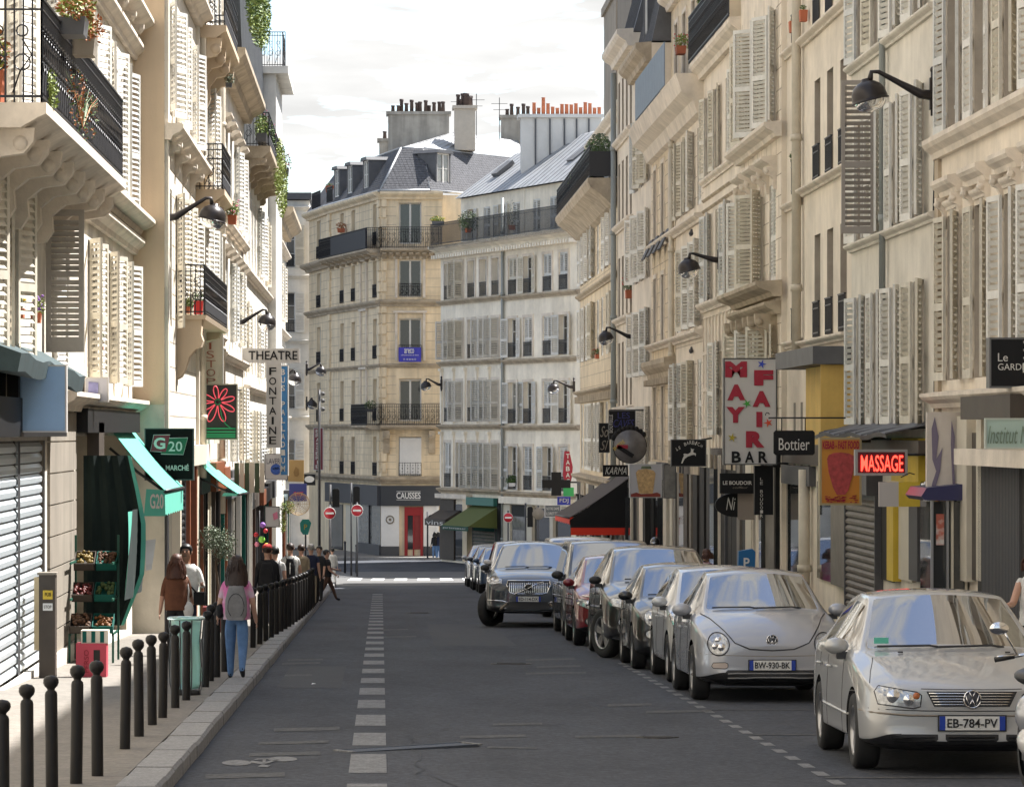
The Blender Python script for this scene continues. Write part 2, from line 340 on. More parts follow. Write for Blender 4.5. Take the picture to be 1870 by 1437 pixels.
# light thrown back by windows, painted as pale streaks across the lane
fb = bpy.data.objects.new('light_streak_marking', None); C.objects.link(fb); tag(fb, 'pale streaks of window-reflected light painted across the asphalt', kind='structure')
for (x0, y0, x1, y1, h) in ((500, 1333, 620, 1330, 6), (472, 1357, 600, 1354, 5), (455, 1378, 585, 1375, 6), (375, 1418, 520, 1414, 8), (840, 1346, 960, 1343, 5), (900, 1323, 990, 1321, 4), (1110, 1288, 1190, 1286, 4), (1180, 1300, 1300, 1298, 4), (960, 1205, 1050, 1203, 3), (980, 1218, 1060, 1216, 3), (525, 1205, 590, 1204, 3), (515, 1212, 585, 1210, 3), (700, 1163, 760, 1162, 2), (520, 1233, 570, 1232, 3), (980, 1366, 890, 1364, 3), (700, 1150, 745, 1149, 2), (1050, 1345, 1170, 1343, 4), (960, 1230, 1070, 1228, 3)):
    A = ground(x0, y0 + h / 2); Bq = ground(x1, y1 + h / 2); Cq = ground(x1, y1 - h / 2); D = ground(x0, y0 - h / 2)
    mark('light_streak', [(A.x, A.y), (Bq.x, Bq.y), (Cq.x, Cq.y), (D.x, D.y)], m_fade_streak, fb)
# bicycle symbol
bk = MB()
def gp(px, py): g = ground(px, py); return (g.x, g.y, g.z + .005)
def disc_px(cx, cy, rx, ry): bk.poly([gp(cx + rx * math.cos(a), cy - ry * math.sin(a)) for a in [i * math.pi / 8 for i in range(16)]])
disc_px(432, 1393, 27, 5); disc_px(516, 1386, 27, 4.5)
for q in (((455, 1392), (480, 1396), (510, 1388), (506, 1386), (482, 1392), (460, 1389)), ((462, 1388), (490, 1386), (494, 1384), (470, 1385)), ((478, 1396), (494, 1398), (488, 1401), (470, 1400)), ((480, 1385), (486, 1385), (484, 1396), (479, 1396))):
    bk.poly([gp(*p) for p in q])
tag(bk.build('bicycle_symbol', m_line), 'white painted bicycle symbol on the asphalt by the left kerb', kind='structure')
# drain grate
gr = thing('drain_grate', 'narrow steel drain grate set across the lane', 'drain', ground(760, 1368))
A = ground(645, 1373); Bq = ground(874, 1363); dx = Bq.x - A.x; dy = Bq.y - A.y; ln = math.hypot(dx, dy); ang = math.atan2(dy, dx)
Mg = T(A.x - gr.location.x, A.y - gr.location.y, 0.004) @ RZ(ang)
b = MB(); b.box(0, ln, 0, .24, -.02, .002); b.build('channel', mat('drain_dark', (0.02, 0.02, 0.022)), gr, Mg)
b = MB(); b.box(0, ln, -.012, .0, -.01, .012); b.box(0, ln, .24, .252, -.01, .012)
for i in range(70): x = .05 + i * (ln - .1) / 70; b.box(x, x + .012, 0, .24, 0, .008)
b.build('grating', mat('drain_steel', (0.07, 0.08, 0.10), rough=.6, metal=.2), gr, Mg)
b = MB(); b.box(-.03, .02, -.02, .27, 0, .014); b.box(ln - .02, ln + .03, -.02, .27, 0, .014); b.build('end_plate', m_line, gr, Mg)
for x_, y_, lab in ((1.9, 52, 'round iron manhole cover in the traffic lane, nearer one'), (.9, 84, 'round iron manhole cover farther up the lane'), (2.6, 33.5, 'small square utility cover in the lane near the first car')):
    r_ = .3 if 'round' in lab else .2; o = MB().lathe([(.001, .004), (r_ * .86, .004), (r_ * .88, -.002), (r_ * .93, -.002), (r_ * .95, .006), (r_, .006), (r_ * 1.01, -.01)], 28 if 'round' in lab else 4)
    for a_ in range(5): o.box(-r_ * .7, r_ * .7, -.012 + (a_ - 2) * r_ * .28, .012 + (a_ - 2) * r_ * .28, .004, .009)
    tag(o.build('manhole_cover', mat('cover_iron', (0.06, 0.055, 0.05), rough=.6, metal=.3, var=.2), None, T(x_, y_, gz(y_) + .004) @ RX(math.atan(-.0274))), lab, 'manhole cover')
pth = random.Random(5)
for k_, (xa, ya, n_) in enumerate(((.6, 27, 26), (2.4, 38, 30), (-1.0, 60, 24), (3.2, 46, 18), (1.4, 66, 26))):
    b = MB(); x_, y_ = xa, ya; pr_ = []
    for i in range(n_): pr_.append((x_, y_)); x_ += pth.gauss(0, .07); y_ += pth.uniform(.15, .55)
    for (a_, c_) in zip(pr_, pr_[1:]): b.poly([(a_[0] - .006, a_[1], gz(a_[1]) + .005), (a_[0] + .007, a_[1], gz(a_[1]) + .005), (c_[0] + .006, c_[1], gz(c_[1]) + .005), (c_[0] - .007, c_[1], gz(c_[1]) + .005)])
    tag(b.build('asphalt_crack', mat('crack_fill', (0.02, 0.02, 0.022), rough=.7)), ['hairline crack wandering from the foreground along the lane', 'long dark crack near the parked cars', 'short crack beside the left kerb', 'short crack by the parking line', 'crack far up the middle of the lane'][k_], kind='structure')
# ================================================================ BUILDING KIT
class Face:      # local frame on a wall: x along, y inward, z up (world z)
    def __init__(s, A, B): s.A = Vector((A[0], A[1], 0)); d = Vector((B[0] - A[0], B[1] - A[1], 0)); s.L = d.length; s.u = d.normalized(); s.n = Vector((0, 0, 1)).cross(s.u); s.M = Matrix((( s.u.x, s.n.x, 0, s.A.x), (s.u.y, s.n.y, 0, s.A.y), (0, 0, 1, 0), (0, 0, 0, 1)))
def wall_mesh(Lw, z0, z1, ops, depth, rec, roof=True, courses=None, nfull=True):
    """ops: (u0,u1,za,zb). one mesh: pierced front, reveals, sides, back, top. index 0 wall, 1 reveal"""
    b = MB(); us = sorted(set([0, Lw] + [q for o in ops for q in o[:2]])); zs = sorted(set([z0, z1] + [q for o in ops for q in o[2:4]]))
    us = [u for u in us if 0 <= u <= Lw]; zs = [z for z in zs if z0 <= z <= z1]
    for i in range(len(us) - 1):
        run = None
        for j in range(len(zs) - 1):
            uc = (us[i] + us[i + 1]) / 2; zc = (zs[j] + zs[j + 1]) / 2
            hole = any(o[0] < uc < o[1] and o[2] < zc < o[3] for o in ops)
            if hole:
                if run is not None: b.poly([(us[i], 0, run), (us[i + 1], 0, run), (us[i + 1], 0, zs[j]), (us[i], 0, zs[j])]); run = None
            elif run is None: run = zs[j]
        if run is not None: b.poly([(us[i], 0, run), (us[i + 1], 0, run), (us[i + 1], 0, z1), (us[i], 0, z1)])
    for op in ops:
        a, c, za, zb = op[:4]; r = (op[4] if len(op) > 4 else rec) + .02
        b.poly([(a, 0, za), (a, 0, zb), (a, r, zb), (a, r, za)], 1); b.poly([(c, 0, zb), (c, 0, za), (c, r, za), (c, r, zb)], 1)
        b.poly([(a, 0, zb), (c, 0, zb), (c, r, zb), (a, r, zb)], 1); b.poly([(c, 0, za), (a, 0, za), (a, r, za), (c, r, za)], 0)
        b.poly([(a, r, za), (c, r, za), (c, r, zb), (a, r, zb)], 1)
    b.poly([(0, 0, z1), (Lw, 0, z1), (Lw, depth, z1), (0, depth, z1)]); b.poly([(0, depth, z0), (0, depth, z1), (Lw, depth, z1), (Lw, depth, z0)])
    b.poly([(0, 0, z0), (0, 0, z1), (0, depth, z1), (0, depth, z0)]); b.poly([(Lw, 0, z1), (Lw, 0, z0), (Lw, depth, z0), (Lw, depth, z1)])
    return b
def rnd2(x): return round(x * 20) / 20
def shutter_mesh(w, h, m, pitch=.075):
    def mk():
        b = MB(); fr = .055; t = .018
        b.box(0, fr, -t, t, 0, h); b.box(w - fr, w, -t, t, 0, h)
        b.box(fr, w - fr, -t, t, 0, .11); b.box(fr, w - fr, -t, t, h - .07, h); mid = h * .45; b.box(fr, w - fr, -t, t, mid - .05, mid + .05)
        for (a, c) in ((.11, mid - .05), (mid + .05, h - .07)):
            n = max(1, int((c - a) / pitch)); p = (c - a) / n
            for i in range(n):
                z = a + (i + .5) * p; hh = p * .27
                v = [(fr, t * .9, z + hh), (w - fr, t * .9, z + hh), (w - fr, -t * .9, z - hh * .9), (fr, -t * .9, z - hh * .9)]
                b.poly(v); b.poly([(x, y - .007 if False else y, zq - .010) for x, y, zq in reversed(v)])
                b.poly([v[3], v[2], (w - fr, -t * .9, z - hh * .9 - .01), (fr, -t * .9, z - hh * .9 - .01)])
        for z in (.25, h - .3): b.box(-.012, .05, -.03, -.018, z - .02, z + .02)
        return b.mesh('shutter', m)
    return cached(('sh', rnd2(w), rnd2(h), m.name, pitch), mk)
def win_mesh(w, h, m, bars=2):
    def mk():
        b = MB(); f = .06
        b.box(0, f, -.03, .03, 0, h); b.box(w - f, w, -.03, .03, 0, h); b.box(f, w - f, -.03, .03, 0, f); b.box(f, w - f, -.03, .03, h - f, h); b.box(w / 2 - .045, w / 2 + .045, -.04, .02, f, h - f)
        for i in range(bars): z = h * (i + 1) / (bars + 1); b.box(f, w / 2 - .045, -.015, .015, z - .014, z + .014); b.box(w / 2 + .045, w - f, -.015, .015, z - .014, z + .014)
        return b.mesh('window', m)
    return cached(('wi', rnd2(w), rnd2(h), m.name, bars), mk)
def pane_mesh(w, h, m):
    def mk():
        b = MB(); b.box(0, w / 2 - .09, .0, .008, 0, h - .12); return b.mesh('pane', m)
    return cached(('pa', rnd2(w), rnd2(h), m.name), mk)
def guard_mesh(w, h=.62, style=0):
    def mk():
        b = MB(); b.box(0, w, -.02, .02, h - .025, h); b.box(0, w, -.015, .015, .05, .075); b.box(0, w, -.015, .015, h - .14, h - .12)
        n = max(3, int(w / .085))
        for i in range(n + 1): x = w * i / n; b.box(x - .009, x + .009, -.009, .009, 0.0, h - .02)
        if style:
            for i in range(int(w / .26)):
                cx = .13 + i * .26
                for (cz, rr) in ((h * .38, .085), (h * .68, .06)):
                    b.tube([(cx + rr * math.cos(a), -.012, cz + rr * math.sin(a)) for a in [k * math.pi / 5 for k in range(10)]], .010, 3, closed=True)
                b.tube([(cx - .1, -.012, .1), (cx - .02, -.012, h * .3), (cx + .1, -.012, h * .45), (cx, -.012, h * .6)], .010, 3)
        return b.mesh('railing', m_iron)
    return cached(('gu', rnd2(w), rnd2(h), style), mk)
def place(name, me, parent, M): return put(name, me, parent, M)
def window(root, F, u, z, w, h, rec=.2, shut=None, sm=None, guard=0, frame=None, curtain=None, bars=2, pitch=.075):
    """shut: None, 'closed', or (angleL, angleR) in degrees opened; either may be None"""
    B0 = root.matrix_basis.inverted() @ F.M
    o = place('window', win_mesh(w, h, frame or m_frame, bars), root, B0 @ T(u - w / 2, rec, z))
    g = m_glass2 if (curtain if curtain is not None else rnd.random() < .3) else m_glass
    pm_ = pane_mesh(w, h, g)
    place('pane', pm_, o, T(.06, 0.0, .06)); place('pane', pm_, o, T(w / 2 + .03, 0.0, .06))
    if shut is not None:
        sw = w / 2; s_ = shutter_mesh(sw, h, sm or m_sh, pitch)
        if shut == 'closed': shut = (2, 2); yy = -rec - .03 + .07
        else: yy = -rec - .045
        if shut[0] is not None: place('shutter', s_, o, T(0, yy, 0) @ RZ(R(-shut[0])))
        if shut[1] is not None: place('shutter', s_, o, T(w, yy, 0) @ RZ(R(180 + shut[1])))
    if guard: place('railing', guard_mesh(w, .62, 1 if guard > 1 else 0), o, T(0, -rec - .03, .02))
    return o
def band(root, F, u0, u1, z, h=.14, p=.1, m=None, name='cornice', dent=0):
    b = MB(); pr = [(.0, z), (-p * .35, z), (-p * .45, z + h * .3), (-p * .85, z + h * .55), (-p, z + h * .75), (-p, z + h), (0, z + h + .03)]
    b.prism(pr, u0, u1, 'x')
    if dent:
        x = u0 + .1
        while x < u1 - .1: b.box(x, x + dent * .5, -p * .8, -.005, z - dent * .55, z - .002); x += dent
    o = b.build(name, m or m_trim, root, root.matrix_basis.inverted() @ F.M); return o
def bracket(root, F, u, ztop, h, p, w=.16, m=None, name='bracket'):
    def mk():
        b = MB(); pr = [(0, -h), (-p * .18, -h * .97), (-p * .3, -h * .8), (-p * .28, -h * .55), (-p * .5, -h * .38), (-p * .85, -h * .33), (-p * .98, -h * .18), (-p, 0), (0, 0)]
        b.prism(pr, -w / 2, w / 2, 'x')
        b.lathe([(.0, -w * .56), (h * .1, -w * .56), (h * .1, w * .56), (0, w * .56)], 10, c=(0, -p * .8, -h * .2), M=RY(R(90))); return b.mesh(name, m or m_trim)
    me = cached(('br', round(h, 2), round(p, 2), round(w, 2), (m or m_trim).name), mk)
    return place(name, me, root, root.matrix_basis.inverted() @ F.M @ T(u, 0, ztop))
def surround(root, F, u, z, w, h, t=.13, p=.05, m=None):
    b = MB(); b.box(u - w / 2 - t, u - w / 2, -p, 0, z, z + h + t); b.box(u + w / 2, u + w / 2 + t, -p, 0, z, z + h + t); b.box(u - w / 2, u + w / 2, -p, 0, z + h, z + h + t)
    return b.build('window_surround', m or m_trim, root, root.matrix_basis.inverted() @ F.M)
def pipe(root, F, u, z0, z1, r=.06, m=None):
    b = MB(); b.tube([(u, -r - .04, z0), (u, -r - .04, z1)], r, 10)
    z = z0 + 1.2
    while z < z1: b.tube([(u, -r - .04, z), (u, -r - .04, z + .12)], r * 1.25, 10); b.box(u - .02, u + .02, -.05, 0, z, z + .05); z += 2.7
    return b.build('drainpipe', m or m_pipe, root, root.matrix_basis.inverted() @ F.M)
def balcony(root, F, u0, u1, z, p=.8, th=.16, rail=1.0, m=None, brk=None, style=1, ornate_near=True):
    B0 = root.matrix_basis.inverted() @ F.M; b = MB()
    b.prism([(0, z - th), (-p * .7, z - th), (-p * .9, z - th * .6), (-p, z - th * .45), (-p, z), (0, z)], u0, u1, 'x')
    o = b.build('balcony', m or m_trim, root, B0)
    place('railing', guard_mesh(u1 - u0, rail, style), o, T(u0, -p + .05, z))
    gm = guard_mesh(p - .05, rail, style)
    place('railing', gm, o, T(u0, 0, z) @ RZ(R(-90))); place('railing', gm, o, T(u1, 0, z) @ RZ(R(-90)))
    if brk:
        n, h = brk
        for i in range(n): bracket(root, F, u0 + .2 + (u1 - u0 - .4) * i / max(1, n - 1), z - th + .002, h, p * .85, .2, m)
    return o
def building(name, label, F, z0, z1, wall, rows, cols, w=.95, depth=9, rec=.2, shut=(172, 172), sm=None, jit=8, guard=0, curtain=None, skip=(), extra_ops=(), pclosed=0.15, sillband=None, loc=None, bars=2, surr=0, root=None, pitch=.075, pnone=0):
    if root is None: root = thing(name, label, 'building', loc or (F.A.x, F.A.y, z0))
    ops = []; wins = []
    for ri, (za, zb) in enumerate(rows):
        for ci, u in enumerate(cols):
            if (ri, ci) in skip: continue
            if u - w / 2 < .05 or u + w / 2 > F.L - .05: continue
            ops.append((u - w / 2, u + w / 2, za, zb)); wins.append((ri, ci, u, za, zb))
    ops += list(extra_ops); F.ops = ops
    wall_mesh(F.L, z0, z1, ops, depth, rec).build('wall', [wall, m_rev_shade if wall in (m_tan, m_cream, m_ochre) else wall], root, root.matrix_basis.inverted() @ F.M)
    for (ri, ci, u, za, zb) in wins:
        s = None
        if shut is not None:
            q = rnd.random()
            if q < pclosed: s = 'closed'
            elif q < pclosed + pnone: s = None
            else: s = tuple(None if a is None else min(178, a + rnd.uniform(-jit, jit * .3)) for a in shut)
        window(root, F, u, za, w, zb - za, rec, s, sm if rnd.random() < .5 and sm else rnd.choice([m_sh, m_sh, m_sh2, m_sh3]), guard, None, curtain, bars, pitch)
        if surr: surround(root, F, u, za, w, zb - za, .12, .04)
    return root
XR = 7.6
def joints(root, F, z0, z1, step=.36, m=None, vert=True, u0=0, u1=None):
    b = MB(); u1 = u1 or F.L; rg = random.Random(int(F.L * 100)); k = 0; z = z0
    while z < z1:
        cuts = sorted([(o[0] - .14, o[1] + .14) for o in F.ops if o[2] - .02 < z < o[3] + .14]); x = u0
        for (a, c) in cuts + [(u1, u1)]:
            if a > x + .1: b.box(x, min(a, u1), -.004, .0, z, z + .016)
            x = max(x, c)
        if vert:
            x = u0 + .3 + (k % 2) * .4
            while x < u1 - .1:
                if not any(o[0] - .16 < x < o[1] + .16 and o[2] - step < z < o[3] + .14 for o in F.ops): b.box(x, x + .014, -.004, 0, z + .016, z + step)
                x += .85 + rg.uniform(-.06, .06)
        z += step; k += 1
    return b.build('masonry_joint', m or m_joint, root, root.matrix_basis.inverted() @ F.M)
m_joint = mat('stone_joint_mortar', (0.36, 0.30, 0.23), rough=.95, var=.2, vscale=3)
def RF(ynear, yfar, x=XR): return Face((x, yfar), (x, ynear))     # right-hand walls: u runs from far to near
def LF(ynear, yfar, x): return Face((x, ynear), (x, yfar))
def leaves(b, c, r, n, size, mi=0, droop=0, rg=rnd):
    for _ in range(n):
        while True:
            q = Vector((rg.uniform(-1, 1), rg.uniform(-1, 1), rg.uniform(-1, 1)))
            if q.length < 1: break
        q = Vector((q.x * r[0], q.y * r[1], q.z * r[2] - droop * (q.x * q.x + q.y * q.y)))
        p = Vector(c) + q; a = Vector((rg.gauss(0, 1), rg.gauss(0, 1), rg.gauss(0, .7))).normalized(); t = a.cross(Vector((rg.gauss(0, 1), rg.gauss(0, 1), rg.gauss(0, 1)))).normalized()
        s = size * rg.uniform(.6, 1.3)
        b.poly([p - a * s, p + t * s * .4, p + a * s, p - t * s * .4], mi)
# ================================================================ RIGHT SIDE BUILDINGS
def ucols(F, ys): return [abs(F.A.y - y) for y in ys]
F1 = RF(6.0, 48.6)
r1 = building('apartment_building', 'beige stone block at the right edge with open louvred shutters above the black square sign', F1, -1.9, 18.8, m_tan, [(2.65, 4.85), (5.97, 8.15), (9.2, 11.4), (12.4, 14.4)], ucols(F1, [47.25 - 2.17 * i for i in range(18)]), w=1.0, shut=(177, 171), jit=10, pclosed=.0, depth=10, pitch=.085)
band(r1, F1, 0, F1.L, 5.66, .26, .22, m_trim); band(r1, F1, 0, F1.L, 8.9, .25, .2, m_trim); band(r1, F1, 0, F1.L, 2.28, .2, .25, m_trim)
for y_ in [47.25 - 2.17 * i for i in range(7)]:
    u_ = F1.A.y - y_; band(r1, F1, u_ - .72, u_ + .72, 5.1, .22, .20, m_trim, 'window_hood'); band(r1, F1, u_ - .5, u_ + .5, 4.92, .12, .08, m_trim, 'window_hood')
    for dd in (-.62, .62): bracket(r1, F1, u_ + dd, 5.1, .42, .15, .12)
b = MB(); b.box(F1.L - 0 if False else 0.02, .34, -.05, 0, -1.3, 16.5); b.build('pilaster', m_trimd, r1, r1.matrix_basis.inverted() @ F1.M)
F2 = RF(48.6, 57.5)
r2 = building('apartment_building', 'cream plastered block with thin grey drainpipe and tall shutters over the tin awning', F2, -2.1, 18.4, m_cream, [(2.08, 4.1), (4.98, 6.85), (7.84, 9.7), (10.7, 12.5), (13.6, 15.3)], ucols(F2, [50.3, 52.35, 54.4, 56.3]), w=.92, shut=(176, 170), jit=10, pclosed=0, pitch=.085)
for z_ in (4.84, 7.70, 10.5): band(r2, F2, 0, F2.L, z_, .12, .14, m_cream)
pipe(r2, F2, F2.A.y - 53.35, 3.9, 16.5, .05, m_pipeg)
b = MB(); b.tube([(F2.L - .12, -.03, 1.6), (F2.L - .10, -.03, 3.4), (F2.L - .16, -.035, 5.0), (F2.L - .06, -.03, 5.9)], .012, 5); b.tube([(.2, -.03, 2.02), (F2.L * .5, -.04, 1.98), (F2.L, -.03, 2.03)], .012, 5); b.build('cable', m_iron, r2, r2.matrix_basis.inverted() @ F2.M)
# big grey shutter standing out square to the wall
me_ = shutter_mesh(.5, 2.35, mat('grey_brown_shutter', (0.30, 0.27, 0.24), rough=.6), .085)
place('shutter', me_, r2, r2.matrix_basis.inverted() @ F2.M @ T(F2.A.y - 54.6, -.04, 5.0) @ RZ(R(-90)) ).scale.x = 1.0
F3 = RF(57.5, 66.7)
r3 = building('apartment_building', 'tan plastered block with deep bare window openings and a cream drainpipe', F3, -2.4, 18.2, m_tan, [(3.6, 5.4), (6.32, 8.1), (9.0, 10.8), (11.7, 13.5), (14.4, 16.2)], ucols(F3, [58.5, 60.25, 62.0, 65.25]), w=.82, rec=.34, shut=None, guard=1)
for i_, z_ in enumerate((3.46, 6.18, 8.86, 11.5)): band(r3, F3, F3.A.y - 64.0 , F3.L, z_, .12, .16, m_trim); band(r3, F3, 0, F3.A.y - 64.15, z_ - (.12 if i_ % 2 else -.05), .12, .14, m_trim)
pipe(r3, F3, F3.A.y - 64.08, 3.3, 16.8, .085, m_pipe)
for y_ in (65.4, 64.3, 63.2): 
    b = MB(); u_ = F3.A.y - y_; b.box(u_ - .16, u_ + .16, -.004, 0, 1.35, 2.5); b.build('narrow_opening', m_conc, r3, r3.matrix_basis.inverted() @ F3.M)
# flower boxes on r3
F4 = RF(66.7, 74.2, 7.5)
r4 = building('apartment_building', 'narrow block with carved stone consoles and half open shutters behind the tall bar sign', F4, -2.6, 17.2, m_tan, [(2.3, 4.0), (4.82, 6.7), (7.85, 10.0), (10.95, 13.0), (14, 16)], ucols(F4, [68.2, 70.5, 72.8]), w=1.05, shut=(150, 165), sm=m_sh, jit=22, pclosed=.2)
band(r4, F4, -.1, F4.L + .1, 7.5, .26, .34, m_trim); band(r4, F4, -.1, F4.L + .15, 4.5, .28, .5, m_trimd); band(r4, F4, .1, F4.L, 4.18, .22, .32, m_trimd)
for y_ in (68.2, 70.5, 72.8):
    u_ = F4.A.y - y_; band(r4, F4, u_ - .75, u_ + .75, 6.98, .2, .3, m_trim, 'window_hood')
    for dd in (-.66, .66): bracket(r4, F4, u_ + dd, 6.98, .42, .24, .16); bracket(r4, F4, u_ + dd, 4.2, .75, .42, .22, m_trimd)
F5 = RF(74.2, 83.9)
r5 = building('apartment_building', 'pale block with panelled lower wall, flat white shutters and a railed top terrace', F5, -2.8, 10.6, m_tan, [(1.9, 4.0), (4.98, 7.0), (7.9, 9.75)], ucols(F5, [75.6, 78.0, 80.4, 82.6]), w=1.0, shut=(172, 172), jit=10, pclosed=.35)
band(r5, F5, 0, F5.L, 4.75, .2, .2, m_trim); band(r5, F5, 0, F5.L, 7.7, .16, .12, m_trim); band(r5, F5, 0, F5.L, 10.25, .36, .34, m_trim)
for z_ in (7.35, 7.1, 1.5): band(r5, F5, 0, F5.L, z_, .06, .05, m_trimd)
b = MB()
for i_ in range(12): 
    for k_ in range(4): u_ = .15 + i_ * .8; zz_ = 1.3 + k_ * .85; b.box(u_, u_ + .04, -.03, 0, zz_, zz_ + .8); b.box(u_ + .68, u_ + .72, -.03, 0, zz_, zz_ + .8); b.box(u_ + .04, u_ + .68, -.03, 0, zz_ + .76, zz_ + .8)
b.build('wall_panelling', m_trim, r5, r5.matrix_basis.inverted() @ F5.M)
F5b = Face((XR + 1.0, 83.9), (XR + 1.0, 74.2))
building('x', 'x', F5b, 10.6, 17, m_tan, [(10.9, 13.2), (14.2, 16.2)], [2, 4.5, 7.2], w=1.1, shut=(170, 170), root=r5, depth=8)
B5 = r5.matrix_basis.inverted() @ F5.M
place('railing', guard_mesh(F5.L, 1.1, 1), r5, B5 @ T(0, -.35, 10.62))
F6 = RF(83.9, 91.8)
r6 = building('apartment_building', 'block with a heavy corbelled cornice carrying a blue grey screened balcony', F6, -2.9, 10.1, m_tan, [(1.75, 3.7), (4.5, 6.55), (7.4, 9.25)], ucols(F6, [85.0, 87.0, 89.0, 90.9]), w=1.0, shut=(175, 170), jit=12, pclosed=.15)
F6b = RF(91.8, 100.0)
r6b = building('apartment_building', 'golden stone block with moulded bays and small roof flaps above its shopfront', F6b, -3.0, 10.2, m_ochre, [(1.2, 3.2), (4.3, 6.2), (7.1, 9.2)], ucols(F6b, [93.2, 95.8, 98.5]), w=.95, shut=None, rec=.28, guard=0, surr=1)
for rr, FF in ((r6, F6), (r6b, F6b)):
    for z_ in (4.2, 6.95): band(rr, FF, 0, FF.L, z_, .18, .22, m_trim)
band(r6b, F6b, 0, F6b.L, 3.4, .5, .3, m_trimd, dent=.3); pipe(r6b, F6b, F6b.L - .1, 0, 10, .07, m_pipe)
B6 = r6.matrix_basis.inverted() @ F6.M
b = MB(); b.prism([(0, 9.45), (-.15, 9.5), (-.25, 9.8), (-.52, 10.0), (-.62, 10.3), (-.66, 10.42), (0, 10.42)], -8.2, F6.L, 'x'); b.build('cornice', m_trim, r6, B6)
m_screen = mat('blue_grey_screen', (0.16, 0.21, 0.27), rough=.6, var=.15, vscale=3)
b = MB(); 
for i_ in range(10): b.box(-5.2 + i_ * 1.0, -4.22 + i_ * 1.0, -.68, -.66, 10.44, 11.5)
b.box(-5.2, -5.18, -.68, 0, 10.44, 11.5); b.build('balcony_screen', m_screen, r6, B6)
FA6 = Face((XR + .55, 100.0), (XR + .55, 83.9))
building('x', 'x', FA6, 10.2, 17.2, m_ochre, [(10.9, 13.2), (14.3, 16.4)], [2, 4.6, 7.4, 10.2, 13.0, 15], w=1.1, shut=None, root=r6, depth=8, surr=1)
band(r6, FA6, 0, FA6.L, 13.75, .4, .4, m_trim)
F6c = RF(100.0, 107.2)
r6c = building('apartment_building', 'plain tan block with three stacked pairs of dark gapped shutters and a slate top storey', F6c, -3.2, 12.9, m_tan, [(.9, 2.7), (3.6, 5.5), (6.36, 8.3), (9.1, 11.05)], ucols(F6c, [101.4, 103.6, 105.8]), w=1.05, shut=(165, 168), sm=m_sh, jit=15, pclosed=.1)
band(r6c, F6c, 0, F6c.L, 12.4, .5, .45, m_trimd)
F6d = RF(107.2, 114.6)
r6d = building('apartment_building', 'narrow block with rows of bare slit windows and a tall grey drainpipe at its corner', F6d, -3.3, 14.0, m_tan, [(.2, 2.1), (2.8, 4.8), (5.6, 7.5), (8.6, 10.5), (11.3, 13.1)], ucols(F6d, [108.3, 110.1, 111.9, 113.6]), w=.85, rec=.3, shut=None)
for z_ in (2.55, 5.35, 8.3, 11.0): band(r6d, F6d, 0, F6d.L, z_, .2, .2, m_trim)
band(r6d, F6d, 0, F6d.L, 13.6, .5, .5, m_trim); pipe(r6d, F6d, .15, -1, 13.5, .09, m_pipeg)
def mansard(root, F, z0, z1, inset=1.1, m=None, depth=9, front=0.0):
    b = MB(); Lw = F.L
    b.poly([(0, front, z0), (Lw, front, z0), (Lw, front + inset, z1), (0, front + inset, z1)]); b.poly([(0, front + inset, z1), (Lw, front + inset, z1), (Lw, depth, z1 + 1.2), (0, depth, z1 + 1.2)])
    b.poly([(0, front, z0), (0, front + inset, z1), (0, depth, z1 + 1.2), (0, depth, z0)]); b.poly([(Lw, front + inset, z1), (Lw, front, z0), (Lw, depth, z0), (Lw, depth, z1 + 1.2)])
    b.poly([(0, depth, z0), (0, depth, z1 + 1.2), (Lw, depth, z1 + 1.2), (Lw, depth, z0)])
    x = .3
    while x < Lw: b.box(x, x + .04, -.02, .02, 0, math.hypot(inset, z1 - z0), M=T(0, front, z0) @ RX(-math.atan2(inset, z1 - z0))); x += .6
    return b.build('roof', m or m_slate, root, root.matrix_basis.inverted() @ F.M)
def dormer(root, F, u, z, w=1.1, h=1.5, p=.9, m=None, front=0.2):
    B0 = root.matrix_basis.inverted() @ F.M; b = MB()
    b.box(u - w / 2 - .1, u - w / 2, front, front + p, z, z + h); b.box(u + w / 2, u + w / 2 + .1, front, front + p, z, z + h)
    b.prism([(u - w / 2 - .18, z + h), (u + w / 2 + .18, z + h), (u + w / 2 + .05, z + h + .16), (u - w / 2 - .05, z + h + .16)], front - .12, front + p + .3, 'y')
    o = b.build('dormer', m or m_lead, root, B0)
    place('window', win_mesh(w, h, m_frame, 1), o, T(u - w / 2, front + .06, z)); pm_ = pane_mesh(w, h, m_glass2)
    place('pane', pm_, o, T(u - w / 2 + .06, front + .06, z + .06)); place('pane', pm_, o, T(u + .03, front + .06, z + .06))
mansard(r6c, F6c, 12.95, 18.5, 1.2, m_lead); mansard(r6d, F6d, 14.03, 18.8, 1.3, m_lead)
dormer(r6c, F6c, 3.6, 13.2, 1.2, 1.9, 1.0, m_lead, .1)
F7 = RF(114.6, 136.0)
r7 = building('apartment_building', 'long ochre block under a planted black balcony at the far end of the right row', F7, -4.3, 9.7, m_ochre, [(.6, 3.0), (4.6, 6.6), (7.5, 9.5)], [1.4 + i * 2.45 for i in range(9)], w=1.1, shut=(174, 172), sm=m_sh, jit=8, pclosed=.25)
band(r7, F7, 0, F7.L, 6.95, .18, .2, m_trimd); band(r7, F7, 0, F7.L, 3.3, .2, .28, m_trimd, dent=.45); band(r7, F7, 0, F7.L, .1, .3, .35, m_trimd)
B7 = r7.matrix_basis.inverted() @ F7.M
b = MB(); b.prism([(0, 9.2), (-.2, 9.3), (-.5, 9.6), (-.85, 9.85), (-.95, 10.05), (-.95, 10.15), (0, 10.15)], 0, F7.L, 'x'); b.build('balcony', m_trimd, r7, B7)
m_blk2 = mat('black_balcony_screen', (0.035, 0.035, 0.038), rough=.7)
